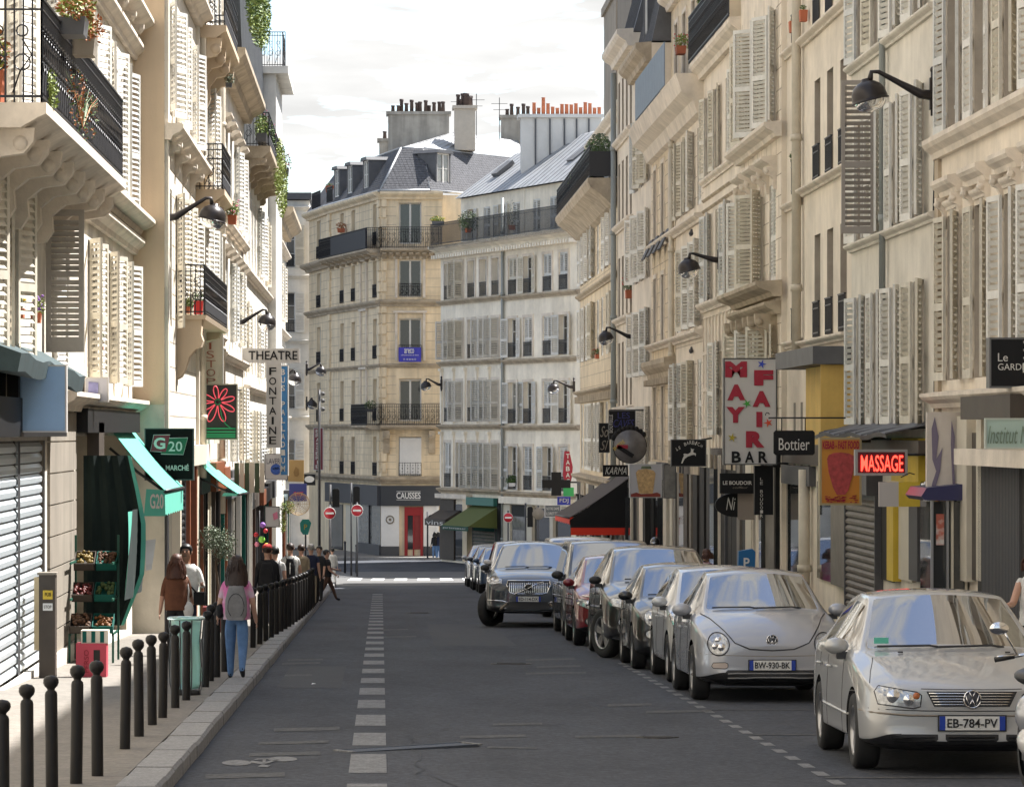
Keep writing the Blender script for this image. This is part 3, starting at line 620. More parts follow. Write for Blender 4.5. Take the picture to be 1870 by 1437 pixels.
place('railing', guard_mesh(F7.L, 1.05, 1), r7, B7 @ T(0, -.88, 10.15)); b = MB(); b.box(0, F7.L, -.86, -.84, 10.2, 11.0); b.box(-.02, 0, -.9, 0, 10.2, 11.0); b.box(F7.L, F7.L + .02, -.9, 0, 10.2, 11); b.build('balcony_screen', m_blk2, r7, B7)
FA7 = Face((XR + .5, 136.0), (XR + .5, 114.6))
building('x', 'x', FA7, 9.8, 12.7, m_cream2, [(10.2, 12.1)], [1.8 + i * 2.8 for i in range(7)], w=1.1, shut=(170, 170), root=r7, depth=8)
band(r7, FA7, 0, FA7.L, 12.6, .3, .35, m_trim)
joints(r6b, F6b, 1.2, 9.6, .38); joints(r7, F7, 3.6, 9.2, .42); joints(r4, F4, 2.0, 10.2, .4); joints(r6, F6, 1.6, 9.3, .5, vert=False)
# grey party walls rising behind
g1 = thing('chimney_wall', 'tall grey party wall with a small railed window above the planted balcony block', 'building', (8.6, 134, 9))
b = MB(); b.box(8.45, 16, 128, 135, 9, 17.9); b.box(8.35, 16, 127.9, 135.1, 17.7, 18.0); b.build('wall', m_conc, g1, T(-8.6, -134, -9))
b = MB(); b.box(8.75, 9.6, 127.9, 128, 13.0, 15.2); b.build('pane', m_glass, g1, T(-8.6, -134, -9)); place('railing', guard_mesh(1.5, 1.0, 1), g1, T(8.5 - 8.6, 127.6 - 134, 13.0 - 9))
g2 = thing('chimney_wall', 'darker grey chimney wall higher up at the top of the right skyline', 'building', (9.2, 122, 9))
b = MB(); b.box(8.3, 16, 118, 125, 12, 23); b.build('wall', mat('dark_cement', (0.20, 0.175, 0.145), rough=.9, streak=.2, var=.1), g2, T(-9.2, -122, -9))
# ================================================================ CENTRE BUILDINGS
FC2 = Face((2.75, 164.3), (5.41, 157.1)); FC3 = Face((5.43, 157.05), (8.35, 149.19))
GB = gz(150)
c2 = building('apartment_building', 'narrow white block with five slit windows per floor beside the corner building', FC2, GB - .3, 10.3, m_white, [(-.55, 1.5), (2.45, 4.3), (5.3, 7.05), (8.05, 9.7)], [.95, 2.4, 3.85, 5.3, 6.75], w=.85, rec=.28, shut=(88, 95), sm=m_sh, jit=4, guard=1, pclosed=.25, pnone=.35, surr=1, curtain=True)
for z_ in (-.8, 2.1, 5.0, 7.8): band(c2, FC2, 0, FC2.L, z_, .2, .24, m_trimd)
for u_ in (.2, 1.67, 3.12, 4.57, 6.02, 7.5):
    b = MB()
    for (za, zb) in ((-.5, 2.0), (2.4, 4.9)): b.box(u_ - .09, u_ + .09, -.09, 0, za, zb); b.box(u_ - .14, u_ + .14, -.16, 0, zb - .12, zb)
    b.build('pilaster', m_white, c2, c2.matrix_basis.inverted() @ FC2.M)
band(c2, FC2, -.1, FC2.L, 10.1, .42, .6, m_white, dent=.3)
c3 = building('apartment_building', 'cream white block with white louvred shutters behind the black cross sign', FC3, GB - .3, 10.3, m_white, [(-.55, 1.35), (2.35, 4.15), (5.25, 6.95), (8.0, 9.6)], [1.0, 2.75, 4.9, 6.65], w=.95, shut=(172, 172), sm=m_sh, jit=12, pclosed=.5, surr=1, guard=1)
for z_ in (-.85, 2.05, 4.95, 7.75): band(c3, FC3, 0, FC3.L, z_, .2, .2, m_trimd)
band(c3, FC3, 0, FC3.L, 10.1, .42, .6, m_white, dent=.3); pipe(c3, FC3, .06, -4, 12.3, .07, m_pipeg)
for rr, FF, lab in ((c2, FC2, 1), (c3, FC3, 2)):
    BB = rr.matrix_basis.inverted() @ FF.M
    place('railing', guard_mesh(FF.L, 1.0, 0), rr, BB @ T(0, -.5, 10.55))
    b = MB(); b.box(0, FF.L, -.6, 1.0, 10.35, 10.52); b.build('balcony', m_trimd, rr, BB)
    FX = Face((FF.A.x + FF.n.x * 1.0, FF.A.y + FF.n.y * 1.0), (FF.A.x + FF.n.x * 1.0 + FF.u.x * FF.L, FF.A.y + FF.n.y * 1.0 + FF.u.y * FF.L))
    building('x', 'x', FX, 10.3, 12.75, m_white, [(10.65, 12.2)], [1.3, 3.2, 5.1, 6.7], w=.85, shut=(172, 172), root=rr, depth=7, pclosed=.3)
    mansard(rr, FX, 12.76, 15.2 if lab == 2 else 14.9, 3.0, m_zinc, depth=7, front=-.3)
    b = MB(); b.box(0.6 + lab, 1.3 + lab, -.08, .1, 0, 1.0, M=T(0, .9, 13.75) @ RX(-R(52))); b.build('skylight', m_lead, rr, rr.matrix_basis.inverted() @ FX.M)
# corner building (grocery)
P1 = (0.0, 168.0); P0 = (2.86, 168.0); P2 = (-2.65, 179.6); P3 = (-3.75, 185.5)
FK = Face(P1, P0); FKL = Face(P2, P1); FKP = Face(P3, P2)
rowsK = [(-.1, 1.75), (2.5, 4.5), (5.45, 7.35), (8.35, 10.1), (10.85, 12.8)]
ck = building('corner_building', 'ochre stone corner building with long black balconies and slate mansard above the grocery', FK, GB - .3, 13.2, m_gold, rowsK, [1.37], w=1.05, shut=None, guard=2, depth=6, curtain=False, bars=0, skip=((4, 0), (1, 0)), extra_ops=((.85, 1.9, 10.85, 12.8), (.85, 1.9, 2.5, 4.5)))
for z_ in (10.85, 2.5): window(ck, FK, 1.375, z_, 1.05, 1.97, .2, None, bars=0, curtain=False)
building('x', 'x', FKL, GB - .3, 13.2, m_gold, rowsK, [3.2, 5.8, 10.6], w=.85, shut=None, guard=1, root=ck, depth=6, bars=1)
building('x', 'x', FKP, GB - .3, 13.25, m_gold, rowsK, [3.0], w=1.2, shut=None, guard=2, root=ck, depth=6, bars=1)
for FF in (FK, FKL, FKP):
    for z_, h_, p_ in ((-.45, .3, .3), (2.1, .25, .2), (5.0, .18, .16), (7.9, .3, .3), (10.25, .4, .5), (12.95, .35, .4)): band(ck, FF, -.05, FF.L + .05, z_, h_, p_, m_trimd if z_ != 12.95 else m_gold)
    joints(ck, FF, -.1, 2.1, .33, m_trimd); joints(ck, FF, 2.5, 12.9, .42, vert=False)
qm = cached('quoin', lambda: MB().box(-.3, .3, -.09, 0, 0, .42).mesh('quoin', m_gold))
for FF, u_ in ((FKL, .35), (FK, .14), (FKL, FKL.L - .3)):
    for i_ in range(26): place('quoin', qm, ck, ck.matrix_basis.inverted() @ FF.M @ T(u_, 0, .1 + i_ * .5)).scale.x = (1.0 if i_ % 2 else .7) * (.42 if u_ < .3 else 1)
balcony(ck, FK, -.05, FK.L, 10.62, .75, .2, 1.0, m_trimd, (9, .3), 1); balcony(ck, FKL, .9, FKL.L + .1, 10.62, .75, .2, 1.0, m_trimd, (9, .3), 1)
balcony(ck, FK, -.05, FK.L, 2.3, .75, .2, 1.0, m_trimd, None, 2); balcony(ck, FKL, FKL.L - 3.4, FKL.L + .1, 2.3, .75, .2, 1.0, m_trimd, None, 2)
for u_ in (.25, 2.4): bracket(ck, FK, u_, 2.05, 1.1, .6, .3, m_trimd)
b = MB(); b.box(FKL.L - 8 + .0, FKL.L - .1, -.74, -.72, 10.65, 11.55); b.build('balcony_screen', m_blk2, ck, ck.matrix_basis.inverted() @ FKL.M)
# arched white closed shutter of the first floor
b = MB(); b.box(.87, 1.9, -.03, .0, -.05, 1.7)
for i_ in range(8): b.box(.9 + i_ * .125, .97 + i_ * .125, -.05, -.03, .0, 1.6)
b.build('shutter', m_wht, ck, ck.matrix_basis.inverted() @ FK.M)
for FF, u_, (za, zb) in ((FK, 1.375, (5.35, 7.6)), (FK, 1.375, (8.3, 10.15)), (FKL, 8.3, (5.2, 7.8)), (FKL, 8.3, (8.2, 10.2)), (FKL, 8.3, (2.4, 5.0))):
    b = MB(); 
    for dd in (-.72, .6): b.box(u_ + dd, u_ + dd + .12, -.08, 0, za, zb)
    b.box(u_ - .8, u_ + .8, -.14, 0, zb, zb + .1); b.build('carved_surround', m_trim, ck, ck.matrix_basis.inverted() @ FF.M)
# roof
def roofK():
    b = MB(); e = 13.32; o = .3
    p = [(7.6, 174.5), (2.3, 168 - o), (-.05, 168 - o), (-2.9, 179.6), (-4.0, 186)]
    q = [(7.2, 176.6), (2.0, 169.7), (.95, 169.6), (-1.3, 180.2), (-2.4, 186)]; zq = 15.5
    t = [(6.9, 180), (3.9, 175.5), (3.6, 175), (2.2, 182), (1.6, 186)]; zt = 16.7
    for i in range(4):
        b.poly([(*p[i + 1], e), (*p[i], e), (*q[i], zq), (*q[i + 1], zq)], 0)
        b.poly([(*q[i + 1], zq + .02), (*q[i], zq + .02), (*t[i], zt), (*t[i + 1], zt)], 1)
    b.poly([(*p[0], e), (7.6, 184, e), (6.9, 184, zt), (*t[0], zt), (*q[0], zq)], 1)
    b.poly([(*t[0], zt), (6.9, 190, zt), (1.6, 190, zt), (*t[4], zt), (*t[3], zt), (*t[2], zt), (*t[1], zt)], 1)
    for i in range(4):
        a = Vector((*p[i], e)); c = Vector((*p[i + 1], e)); b.tube([a + Vector((0, 0, .03)), c + Vector((0, 0, .03))], .07, 6, 1)
        a = Vector((*q[i], zq)); c = Vector((*q[i + 1], zq)); b.tube([a, c], .06, 6, 1)
        a2 = Vector((*t[i], zt)); c2_ = Vector((*t[i + 1], zt)); n = max(3, int((a - c).length / .55))
        for k in range(n + 1): b.tube([a.lerp(c, k / n), a2.lerp(c2_, k / n)], .022, 4, 1)
    b.tube([Vector((*p[1], e)), Vector((*q[1], zq))], .05, 6, 1); b.tube([Vector((*p[2], e)), Vector((*q[2], zq))], .06, 6, 1)
    return b
m_zlit = mat('bright_zinc_sheet', (0.34, 0.345, 0.35), rough=0.45, metal=0.3, var=0.12, vscale=1.2)
ro = roofK().build('roof', [m_slate, m_zlit], ck, T(*(-ck.location)))
# slate tile rows in relief joined as one part
b = MB()
for k in range(18):
    t_ = k / 18; z_ = 13.34 + t_ * 2.16
    a = Vector((-.05, 167.7, 13.32)).lerp(Vector((.95, 169.6, 15.5)), t_); c = Vector((2.3, 167.7, 13.32)).lerp(Vector((2.0, 169.6, 15.5)), t_)
    d = Vector((-2.9, 179.6, 13.32)).lerp(Vector((-1.3, 180.2, 15.5)), t_)
    x = a.x + (k % 2) * .1
    while x < c.x - .05: b.box(x, x + .19, 0, .012, 0, .14, M=T(0, a.y - .02, z_) @ RX(-math.atan2(1.9, 2.18))); x += .2
    n = int((d - a).length / .2)
    uu = (d - a).normalized(); ang_ = math.atan2(uu.y, uu.x)
    e_ = Vector((7.6, 174.5, 13.32)).lerp(Vector((7.2, 176.6, 15.5)), t_); vv = e_ - Vector((c.x, c.y, c.z)); an2 = math.atan2(vv.y, vv.x)
    for i in range(int(vv.length / .2)): b.box(i * .2 + (k % 2) * .1, i * .2 + .19 + (k % 2) * .1, 0, .012, 0, .14, M=T(c.x, c.y - .02, z_) @ RZ(an2) @ RX(-R(36)))
    for i in range(n): b.box(i * .2 + (k % 2) * .1, i * .2 + .19 + (k % 2) * .1, 0, .012, 0, .14, M=T(a.x, a.y, z_) @ RZ(ang_) @ RX(R(36)))
tag(b.build('slate_tiles', m_slate, ck, T(*(-ck.location))), kind='stuff')
FD = Face((2.3, 168.0), (7.6, 174.8)); dormer(ck, FD, 1.2, 13.75, .95, 1.45, 1.1, m_lead, .1)
FDL = Face((-2.9, 179.6), (-.05, 168.2))
for u_ in (2.2, 5.0, 8.3): dormer(ck, FDL, u_, 13.7, .95, 1.35, 1.1, m_lead, .15)
b = MB(); FP_ = guard_mesh(2.6, 1.0, 0); place('railing', FP_, ck, T(*(-ck.location)) @ FKP.M @ T(1.5, -.1, 13.3)); place('railing', guard_mesh(1.4, 1.0, 0), ck, T(*(-ck.location)) @ FKL.M @ T(0, -.1, 13.3))
def chimney(label, x0, x1, y0, y1, z0, z1, pots, pm, m=None, pr=.1, ph=.55, name='chimney_stack'):
    r = thing(name, label, 'chimney', ((x0 + x1) / 2, (y0 + y1) / 2, z0)); I = T(*(-Vector(r.location)))
    b = MB(); b.box(x0, x1, y0, y1, z0, z1 - .15); b.box(x0 - .1, x1 + .1, y0 - .1, y1 + .1, z1 - .15, z1); b.build('stack', m or m_conc, r, I)
    for i in range(pots):
        h = ph * rnd.uniform(.6, 1.25); x = x0 + .15 + (x1 - x0 - .3) * (i + .5) / pots + rnd.uniform(-.05, .05); y = (y0 + y1) / 2 + rnd.uniform(-.15, .15)
        c_ = MB().lathe([(.001, 0), (pr, 0), (pr * .82, h * .8), (pr * 1.05, h * .84), (pr * 1.05, h), (pr * .7, h), (pr * .7, h * .8)], 10)
        c_.build('chimney_pot', pm, r, I @ T(x, y, z1))
    return r
m_chs = mat('chimney_render', (0.40, 0.365, 0.31), rough=.9, var=.2, vscale=1.5, streak=.3)
m_pot = mat('sooty_pot', (0.07, 0.05, 0.045), rough=.8)
m_pott = mat('terracotta_pot', (0.42, 0.14, 0.07), rough=.8, var=.25)
chimney('long grey chimney stack with a row of dark pots behind the slate roof', .35, 3.4, 178, 179.2, 15.2, 18.0, 12, m_pot, m_chs)
chimney('tall square cream chimney with a dense bunch of black pots', 3.55, 4.55, 172, 173.2, 15.6, 17.75, 8, m_pot, mat('cream_chimney', (0.5, 0.45, 0.38), rough=.9, var=.1))
chimney('low wide chimney with short black pots right of the roof ridge', 6.1, 8.0, 180, 181.5, 15.2, 18.0, 6, m_pot, m_chs)
chimney('small chimney with a single cowl at the left end of the slate roof', -.1, .55, 181, 182, 15.0, 16.9, 1, m_pot, m_chs)
zw = thing('party_wall', 'pale zinc clad party wall with orange pots standing over the white blocks', 'wall', (8, 160, 12.5)); I = T(-8, -160, -12.5)
b = MB(); b.box(6.3, 9.9, 160.0, 161.2, 12.3, 16.1); b.box(6.15, 10.0, 159.85, 161.35, 16.1, 16.25); b.build('wall', mat('pale_zinc', (0.66, 0.64, 0.60), rough=.7, metal=.0, var=.1, vscale=1), zw, I)
b = MB()
for x in (6.9, 7.55, 8.2, 8.75, 9.3): b.box(x, x + .07, 159.93, 160.0, 12.3, 16.05)
b.build('batten', m_lead, zw, I)
for i in range(15):
    h = rnd.uniform(.3, .6) + (.45 if i == 2 else 0); x = 6.9 + i * .21; MB().lathe([(.001, 0), (.09, 0), (.075, h), (.09, h), (.09, h + .03), (.05, h + .03)], 8).build('chimney_pot', m_pott, zw, I @ T(x, 160.6, 16.25))
# antennas
for i, (px, y0, y1, lab) in enumerate(((838, 175, 17.6, 'thin metal aerial rising from the ridge left of the cream chimney'), (870, 174, 17.9, 'thin metal aerial just right of the square cream chimney'), (912, 176, 17.9, 'thin metal aerial farthest right along the zinc ridge'))):
    x = (px - 696) * y0 / FP; o = MB().tube([(0, 0, 0), (0, 0, 2.2)], .018, 4).tube([(-.4, 0, 1.9), (.4, 0, 1.9)], .012, 4).tube([(-.3, 0, 1.6), (.3, 0, 1.6)], .012, 4).build('aerial', m_iron, None, T(x, y0, 16.3)); tag(o, lab, 'aerial')
# far left building
FL1 = Face((-14, 186.5), (-3.75, 186.5))
fl = building('apartment_building', 'pale grey white block far down the side street behind the theatre sign', FL1, GB - 1, 14.1, m_far, [(-.6, 1.6), (3.2, 5.3), (7.2, 9.3), (10.6, 12.8)], [9.0, 6.2, 3.4], w=1.0, shut=(100, 175), sm=m_sh, jit=4, guard=1, pclosed=0)
for z_ in (2.6, 6.6, 10.0, 13.6): band(fl, FL1, 0, FL1.L, z_, .2, .22, m_far)
b = MB(); b.box(-.2, FL1.L + .1, -.3, 6, 14.15, 14.5); b.build('roof', m_lead, fl, fl.matrix_basis.inverted() @ FL1.M)
# ================================================================ LEFT SIDE
LB1 = LF(6.0, 63.2, -4.4)
uL = lambda y: y - 6.0
l1 = building('apartment_building', 'cream building at the left edge with the planted corner balcony and white louvred shutters', LB1, -1.9, 19.5, m_cream, [(2.75, 4.85), (5.6, 8.2), (9.5, 11.6), (12.8, 15)], [uL(y) for y in (38.5, 42.1, 47.1, 53.9, 57.9, 61.3)], w=1.02, shut=(165, 165), jit=12, pclosed=0, pitch=.09, skip=((0, 2),), extra_ops=((uL(38.0), uL(46.6), -1.1, 1.85), (uL(51.2), uL(61.5), -1.45, 1.9, 3.0)))
window(l1, LB1, uL(47.1), 2.75, 1.02, 2.1, .2, (None, 165), m_sh)
BL = l1.matrix_basis.inverted() @ LB1.M
# nearest big open shutter, slats are parts of their own
sh = MB(); w_, h_ = .5, 1.86
sh.box(0, .07, -.02, .02, 0, h_); sh.box(w_ - .07, w_, -.02, .02, 0, h_); sh.box(.07, w_ - .07, -.02, .02, 0, .2); sh.box(.07, w_ - .07, -.02, .02, h_ - .08, h_); sh.box(.07, w_ - .07, -.02, .02, .98, 1.06)
so = sh.build('shutter', m_shg, l1, BL @ T(uL(46.5), -.02, 3.0) @ RZ(R(-90))); so['label'] = 'large grey shutter standing open square to the wall'
sl = MB().box(0, w_ - .14, -.006, .006, -.035, .035).mesh('slat', m_shg)
for i in range(10): put('slat', sl, so, T(.07, 0, .245 + i * .074) @ RX(R(38)))
for i in range(9): put('slat', sl, so, T(.07, 0, 1.1 + i * .074) @ RX(R(38)))
balcony(l1, LB1, uL(37.2), uL(48.8), 5.4, .9, .26, 1.1, m_trim, None, 2)
for i in range(8): bracket(l1, LB1, uL(37.5) + i * 1.57, 5.15, .8, .76, .2, m_trim)
for z_, u0_, u1_, p_ in ((5.45, uL(52), uL(63.2), .4), (9.0, uL(36), uL(63.2), .38), (2.25, uL(48), uL(63.2), .3), (8.55, uL(50), uL(63.2), .2), (5.1, uL(52), uL(63.2), .22)): band(l1, LB1, u0_, u1_, z_, .26, p_, m_trim)
for i in range(5): bracket(l1, LB1, uL(54) + i * 1.9, 9.0, .4, .3, .2)
LB2 = LF(63.2, 74.5, -3.85); uM = lambda y: y - 63.2
l2 = building('apartment_building', 'building with a blank tan side wall jutting forward behind the first left lamp', LB2, -2.2, 20.5, m_cream, [(3.9, 6.4), (7.75, 9.7), (11.0, 13.0), (14.2, 16)], [uM(y) for y in (64.9, 67.2, 69.6, 72.3)], w=1.1, shut=(168, 168), jit=10, pclosed=.2, guard=0, pitch=.09)
b = MB(); b.box(-.012, 0.0, 0, .9, 2.45, 20.5); b.build('party_wall', m_party, l2, l2.matrix_basis.inverted() @ LB2.M @ T(-.001, -.003, 0))
for z_ in (7.15, 10.4, 13.6): band(l2, LB2, 0, LB2.L, z_, .28, .34, m_trim)
for i in range(4): bracket(l2, LB2, .8 + i * 2.6, 7.15, .4, .28, .3)
for u_ in (.25, 11.0): 
    b = MB(); b.box(u_ - .18, u_ + .18, -.07, 0, 1.7, 20); b.build('pilaster', m_cream, l2, l2.matrix_basis.inverted() @ LB2.M)
pipe(l2, LB2, 11.2, 1, 20, .08, m_pipe)
# small curved bottomed balcony
BL2 = l2.matrix_basis.inverted() @ LB2.M
ub = 3.7; ue = 13.5; zb = 4.16; pb = .54
b = MB(); b.prism([(0, zb - .08), (-pb, zb - .08), (-pb - .03, zb), (0, zb)], ub, ue, 'x')
b.prism([(0, 2.95), (-.09, 3.0), (-.17, 3.15), (-.24, 3.38), (-.36, 3.52), (-.46, 3.56), (-.5, 3.68), (-.46, 3.8), (-.48, zb - .08), (0, zb - .08)], ub + .05, ub + .6, 'x')
b.prism([(0, 3.85), (-.4, 3.95), (-.45, zb - .08), (0, zb - .08)], ue - 1.2, ue - .6, 'x')
bo = b.build('balcony', m_party, l2, BL2)
place('railing', guard_mesh(ue - ub, .95, 2), bo, T(ub, -pb + .02, zb)); gm_ = guard_mesh(pb, .95, 2); place('railing', gm_, bo, T(ub, 0, zb) @ RZ(R(-90)))
LB3 = LF(74.5, 86.0, -3.95); uN = lambda y: y - 74.5
l3 = building('apartment_building', 'cream block with two carved console balconies and black ironwork left of the skyline', LB3, -2.5, 18.5, m_cream, [(1.7, 3.8), (4.6, 6.6), (7.6, 9.7), (10.9, 13.0)], [uN(y) for y in (76.0, 78.6, 81.2, 83.8)], w=1.05, shut=(168, 168), jit=10, pclosed=.15, pitch=.1)
balcony(l3, LB3, -.2, 6.5, 10.45, .72, .26, 1.0, m_party, (4, 1.1), 2); balcony(l3, LB3, -.6, 3.4, 7.0, .7, .26, .95, m_party, (3, .6), 2)
for z_ in (4.0, 7.2): band(l3, LB3, 3.8 if z_ > 7 else 0, LB3.L, z_, .25, .25, m_trim)
for y_ in (76.0, 78.6, 81.2, 83.8): band(l3, LB3, uN(y_) - .7, uN(y_) + .7, 6.68, .2, .3, m_trim, 'window_hood')
pipe(l3, LB3, 11.3, 0, 16, .08, m_pipe)
joints(l3, LB3, 1.3, 14, .42); joints(l2, LB2, 1.8, 14, .45, vert=False)
LB4 = LF(86.0, 101.0, -3.9); uO = lambda y: y - 86.0
l4 = building('apartment_building', 'block with a brown moulded cornice under a dark grey mansard in the left row', LB4, -2.8, 11.2, m_cream2, [(1.2, 3.2), (4.3, 6.3), (7.4, 9.5)], [uO(y) for y in (87.4, 90, 92.6, 95.2, 97.8, 100)], w=1.1, shut=(170, 170), jit=8, pclosed=.35, pitch=.1)
band(l4, LB4, 0, LB4.L, 10.7, .55, .62, m_trimd)
for z_ in (3.7, 7.0): band(l4, LB4, 0, LB4.L, z_, .2, .2, m_trim)
for y_ in (87.4, 90, 92.6, 95.2, 97.8): 
    for z_ in (6.38, 9.58): band(l4, LB4, uO(y_) - .7, uO(y_) + .7, z_, .16, .26, m_trim, 'window_hood')
mansard(l4, LB4, 11.28, 17.5, .25, m_lead)
LB5 = LF(101.0, 122.5, -3.9)
l5 = building('apartment_building', 'pale block whose narrow top balcony spills green creepers and pink flowers', LB5, -3.3, 10.1, m_cream2, [(.6, 2.6), (3.7, 5.7), (6.9, 9.0)], [1.5 + i * 2.55 for i in range(8)], w=1.1, shut=(170, 170), jit=8, pclosed=.4, pitch=.11)
balcony(l5, LB5, .2, 14, 10.1, .75, .35, .95, m_trimd, (6, .5), 1)
for z_ in (3.1, 6.4): band(l5, LB5, 0, LB5.L, z_, .2, .2, m_trim)
FA5 = LF(101.0, 122.5, -4.0); mansard(l5, FA5, 10.1, 17.6, .15, mat('pale_grey_roof', (0.33, 0.335, 0.34), rough=.6, var=.1, streak=.1))
l5b = thing('apartment_building', 'slim white end block with a dark roof railing at the left skyline', 'building', (-3.9, 124, -3.4)); 
b = MB(); b.box(-9, -3.62, 122.6, 130, -3.5, 14.3); b.box(-9, -3.2, 122.4, 130.3, 14.3, 14.55); b.build('wall', m_far, l5b, T(3.9, -124, 3.4))
place('railing', guard_mesh(3, 1.2, 1), l5b, T(3.9, -124, 3.4) @ T(-3.4, 122.8, 14.55) @ RZ(R(90))); place('railing', guard_mesh(.9, 1.2, 1), l5b, T(3.9, -124, 3.4) @ T(-4.2, 122.6, 14.55))
LB6 = LF(130.0, 143.0, -3.85)
l6 = building('apartment_building', 'last block of the left row with a small overhanging cornice above the theatre sign', LB6, -4.2, 10.2, m_cream2, [(-.2, 1.8), (3.0, 5.0), (6.3, 8.4)], [1.5, 4.1, 6.7, 9.3, 11.9], w=1.1, shut=(170, 170), jit=8, pclosed=.4, pitch=.12)
band(l6, LB6, 0, LB6.L, 9.6, .6, .65, m_trimd); mansard(l6, LB6, 10.22, 13.4, 1.6, m_lead)
for z_ in (2.4, 5.6, 8.8): band(l6, LB6, 0, LB6.L, z_, .2, .25, m_trim)
# ================================================================ SHOPFRONTS (parts of their buildings)
def sf(root, F, specs):
    """specs (u0,u1,z0,z1,p0,p1,mat,name) boxes in the wall frame, p outward"""
    BB = root.matrix_basis.inverted() @ F.M
    for q in specs:
        b = MB(); b.box(q[0], q[1], -q[5], -q[4], q[2], q[3]); b.build(q[7] if len(q) > 7 else 'shop_panel', q[6], root, BB)
def roller(root, F, u0, u1, z0, z1, p, m, pitch=.13, name='shutter_slat', parent_name='roller_shutter'):
    BB = root.matrix_basis.inverted() @ F.M; b = MB(); b.box(u0 - .06, u0, -p - .05, 0, z0, z1); b.box(u1, u1 + .06, -p - .05, 0, z0, z1); b.box(u0, u1, -p + .01, -p + .03, z0, z1)
    o = b.build(parent_name, m_lead, root, BB); me = MB().prism([(-p, 0), (-p - .03, .02), (-p - .035, pitch * .55), (-p, pitch * .9)], u0, u1, 'x').mesh(name, m)
    z = z0
    while z + pitch < z1: put(name, me, o, T(0, 0, z)); z += pitch
m_silver = mat('silver_slats', (0.62, 0.68, 0.72), rough=.35, metal=.35)
m_rol = mat('brown_grey_roller', (0.17, 0.15, 0.125), rough=.55, metal=.2, var=.25, vscale=3)
m_teal = mat('dark_teal_metal', (0.035, 0.06, 0.065), rough=.75, var=.3, vscale=3)
m_mint = mat('mint_awning_cloth', (0.10, 0.44, 0.34), rough=.8, var=.06)
m_grn = mat('dark_green_cloth', (0.0, 0.09, 0.07), rough=.85)
m_brownp = mat('brown_panel', (0.055, 0.042, 0.032), rough=.6, var=.2)
m_yel = mat('yellow_hoarding', (0.60, 0.40, 0.11), rough=.75, var=.12, vscale=2, streak=.15)
m_yel2 = mat('yellow_paint', (0.62, 0.44, 0.04), rough=.6, var=.1)
m_sgl = mat('shop_glass', (0.035, 0.038, 0.04), rough=.03, spec=1.0)
m_vin = mat('varnished_wood', (0.22, 0.06, 0.02), rough=.35, var=.2, vscale=5)
m_gryp = mat('grey_paint', (0.08, 0.08, 0.085), rough=.6, spec=.3)
m_iv = mat('ivory_paint', (0.58, 0.53, 0.43), rough=.55, var=.08)
# left ground floors
gzL = gz(42) + .12
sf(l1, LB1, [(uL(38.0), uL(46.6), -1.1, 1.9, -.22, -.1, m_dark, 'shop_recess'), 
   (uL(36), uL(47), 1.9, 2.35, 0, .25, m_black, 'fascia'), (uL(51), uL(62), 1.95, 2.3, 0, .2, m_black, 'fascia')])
roller(l1, LB1, uL(38.1), uL(43.2), -1.0, 1.85, -.06, m_silver, .135); roller(l1, LB1, uL(43.4), uL(46.5), -1.0, 1.85, -.06, m_silver, .135)
b = MB()
for z_ in [-1.1 + .42 * i for i in range(9)]: b.box(uL(46.9), uL(48.9), -.04, 0, z_, z_ + .40); b.box(uL(48.95), uL(51.0), -.035, 0, z_, z_ + .40)
b.build('stone_block', m_conc, l1, BL)
sf(l1, LB1, [(uL(34), uL(51), -1.4, -1.0, 0, .08, m_cream2, 'plinth'), (uL(53), uL(54), 1.5, 2.1, .02, .2, m_brownp, 'lamp_box')])
# window boxes etc. for L2.. : shops at street level
sf(l2, LB2, [(.05, 1.3, -1.95, 1.7, 0, .06, m_gryp, 'door_frame'), (.2, 1.15, -1.4, 1.4, .06, .07, m_sgl, 'shop_glass'), (1.5, 1.9, -1.95, 1.9, 0, .2, m_iv, 'pilaster'), (2.0, 5.6, -1.9, 1.4, 0, .03, m_gryp, 'shop_panel'), (2.0, 5.6, 1.1, 1.7, .03, .15, m_black, 'fascia'),
   (5.7, 6.0, -2, 1.6, 0, .15, m_vin, 'door_post'), (6.0, 8.2, -2, 1.3, 0, .04, m_sgl, 'shop_glass'), (8.2, 8.5, -2, 1.6, 0, .15, m_vin, 'door_post'), (8.5, 11, -2, 1.3, 0, .06, m_iv, 'shop_panel'), (5.6, 11.3, 1.3, 1.7, .0, .2, m_iv, 'fascia')])
roller(l2, LB2, 2.2, 5.3, -1.9, 1.1, .04, m_black, .13)
tn = [m_iv, m_vin, m_black, m_gryp, m_cream2, m_grn, m_brownp, m_brownp, m_black]
def shoprow(root, F, y0, span, zt, seed, gl=.45):
    rg = random.Random(seed); u = .2
    while u < span - .5:
        w = rg.uniform(.6, 1.9); w = min(w, span - u); zb_ = gz(y0 + u if F.A.x < 0 and F.A.x > -9 else F.A.y - u) + .12
        k = rg.random(); m = m_sgl if k < gl else rg.choice(tn)
        sf(root, F, [(u, u + w - .12, zb_, zt - .35, .0, rg.uniform(.03, .12), m, 'shop_glass' if k < gl else 'shop_panel'), (u + w - .12, u + w, zb_, zt - .1, 0, rg.uniform(.12, .25), rg.choice(tn), 'pilaster')])
        u += w
    u = .1
    while u < span - .5:
        w = min(rg.uniform(2.5, 5), span - u); sf(root, F, [(u, u + w - .1, zt - .35, zt + rg.uniform(.1, .3), 0, rg.uniform(.15, .35), rg.choice([m_black, m_iv, m_gryp, m_brownp, m_vin, m_teal]), 'fascia')]); u += w
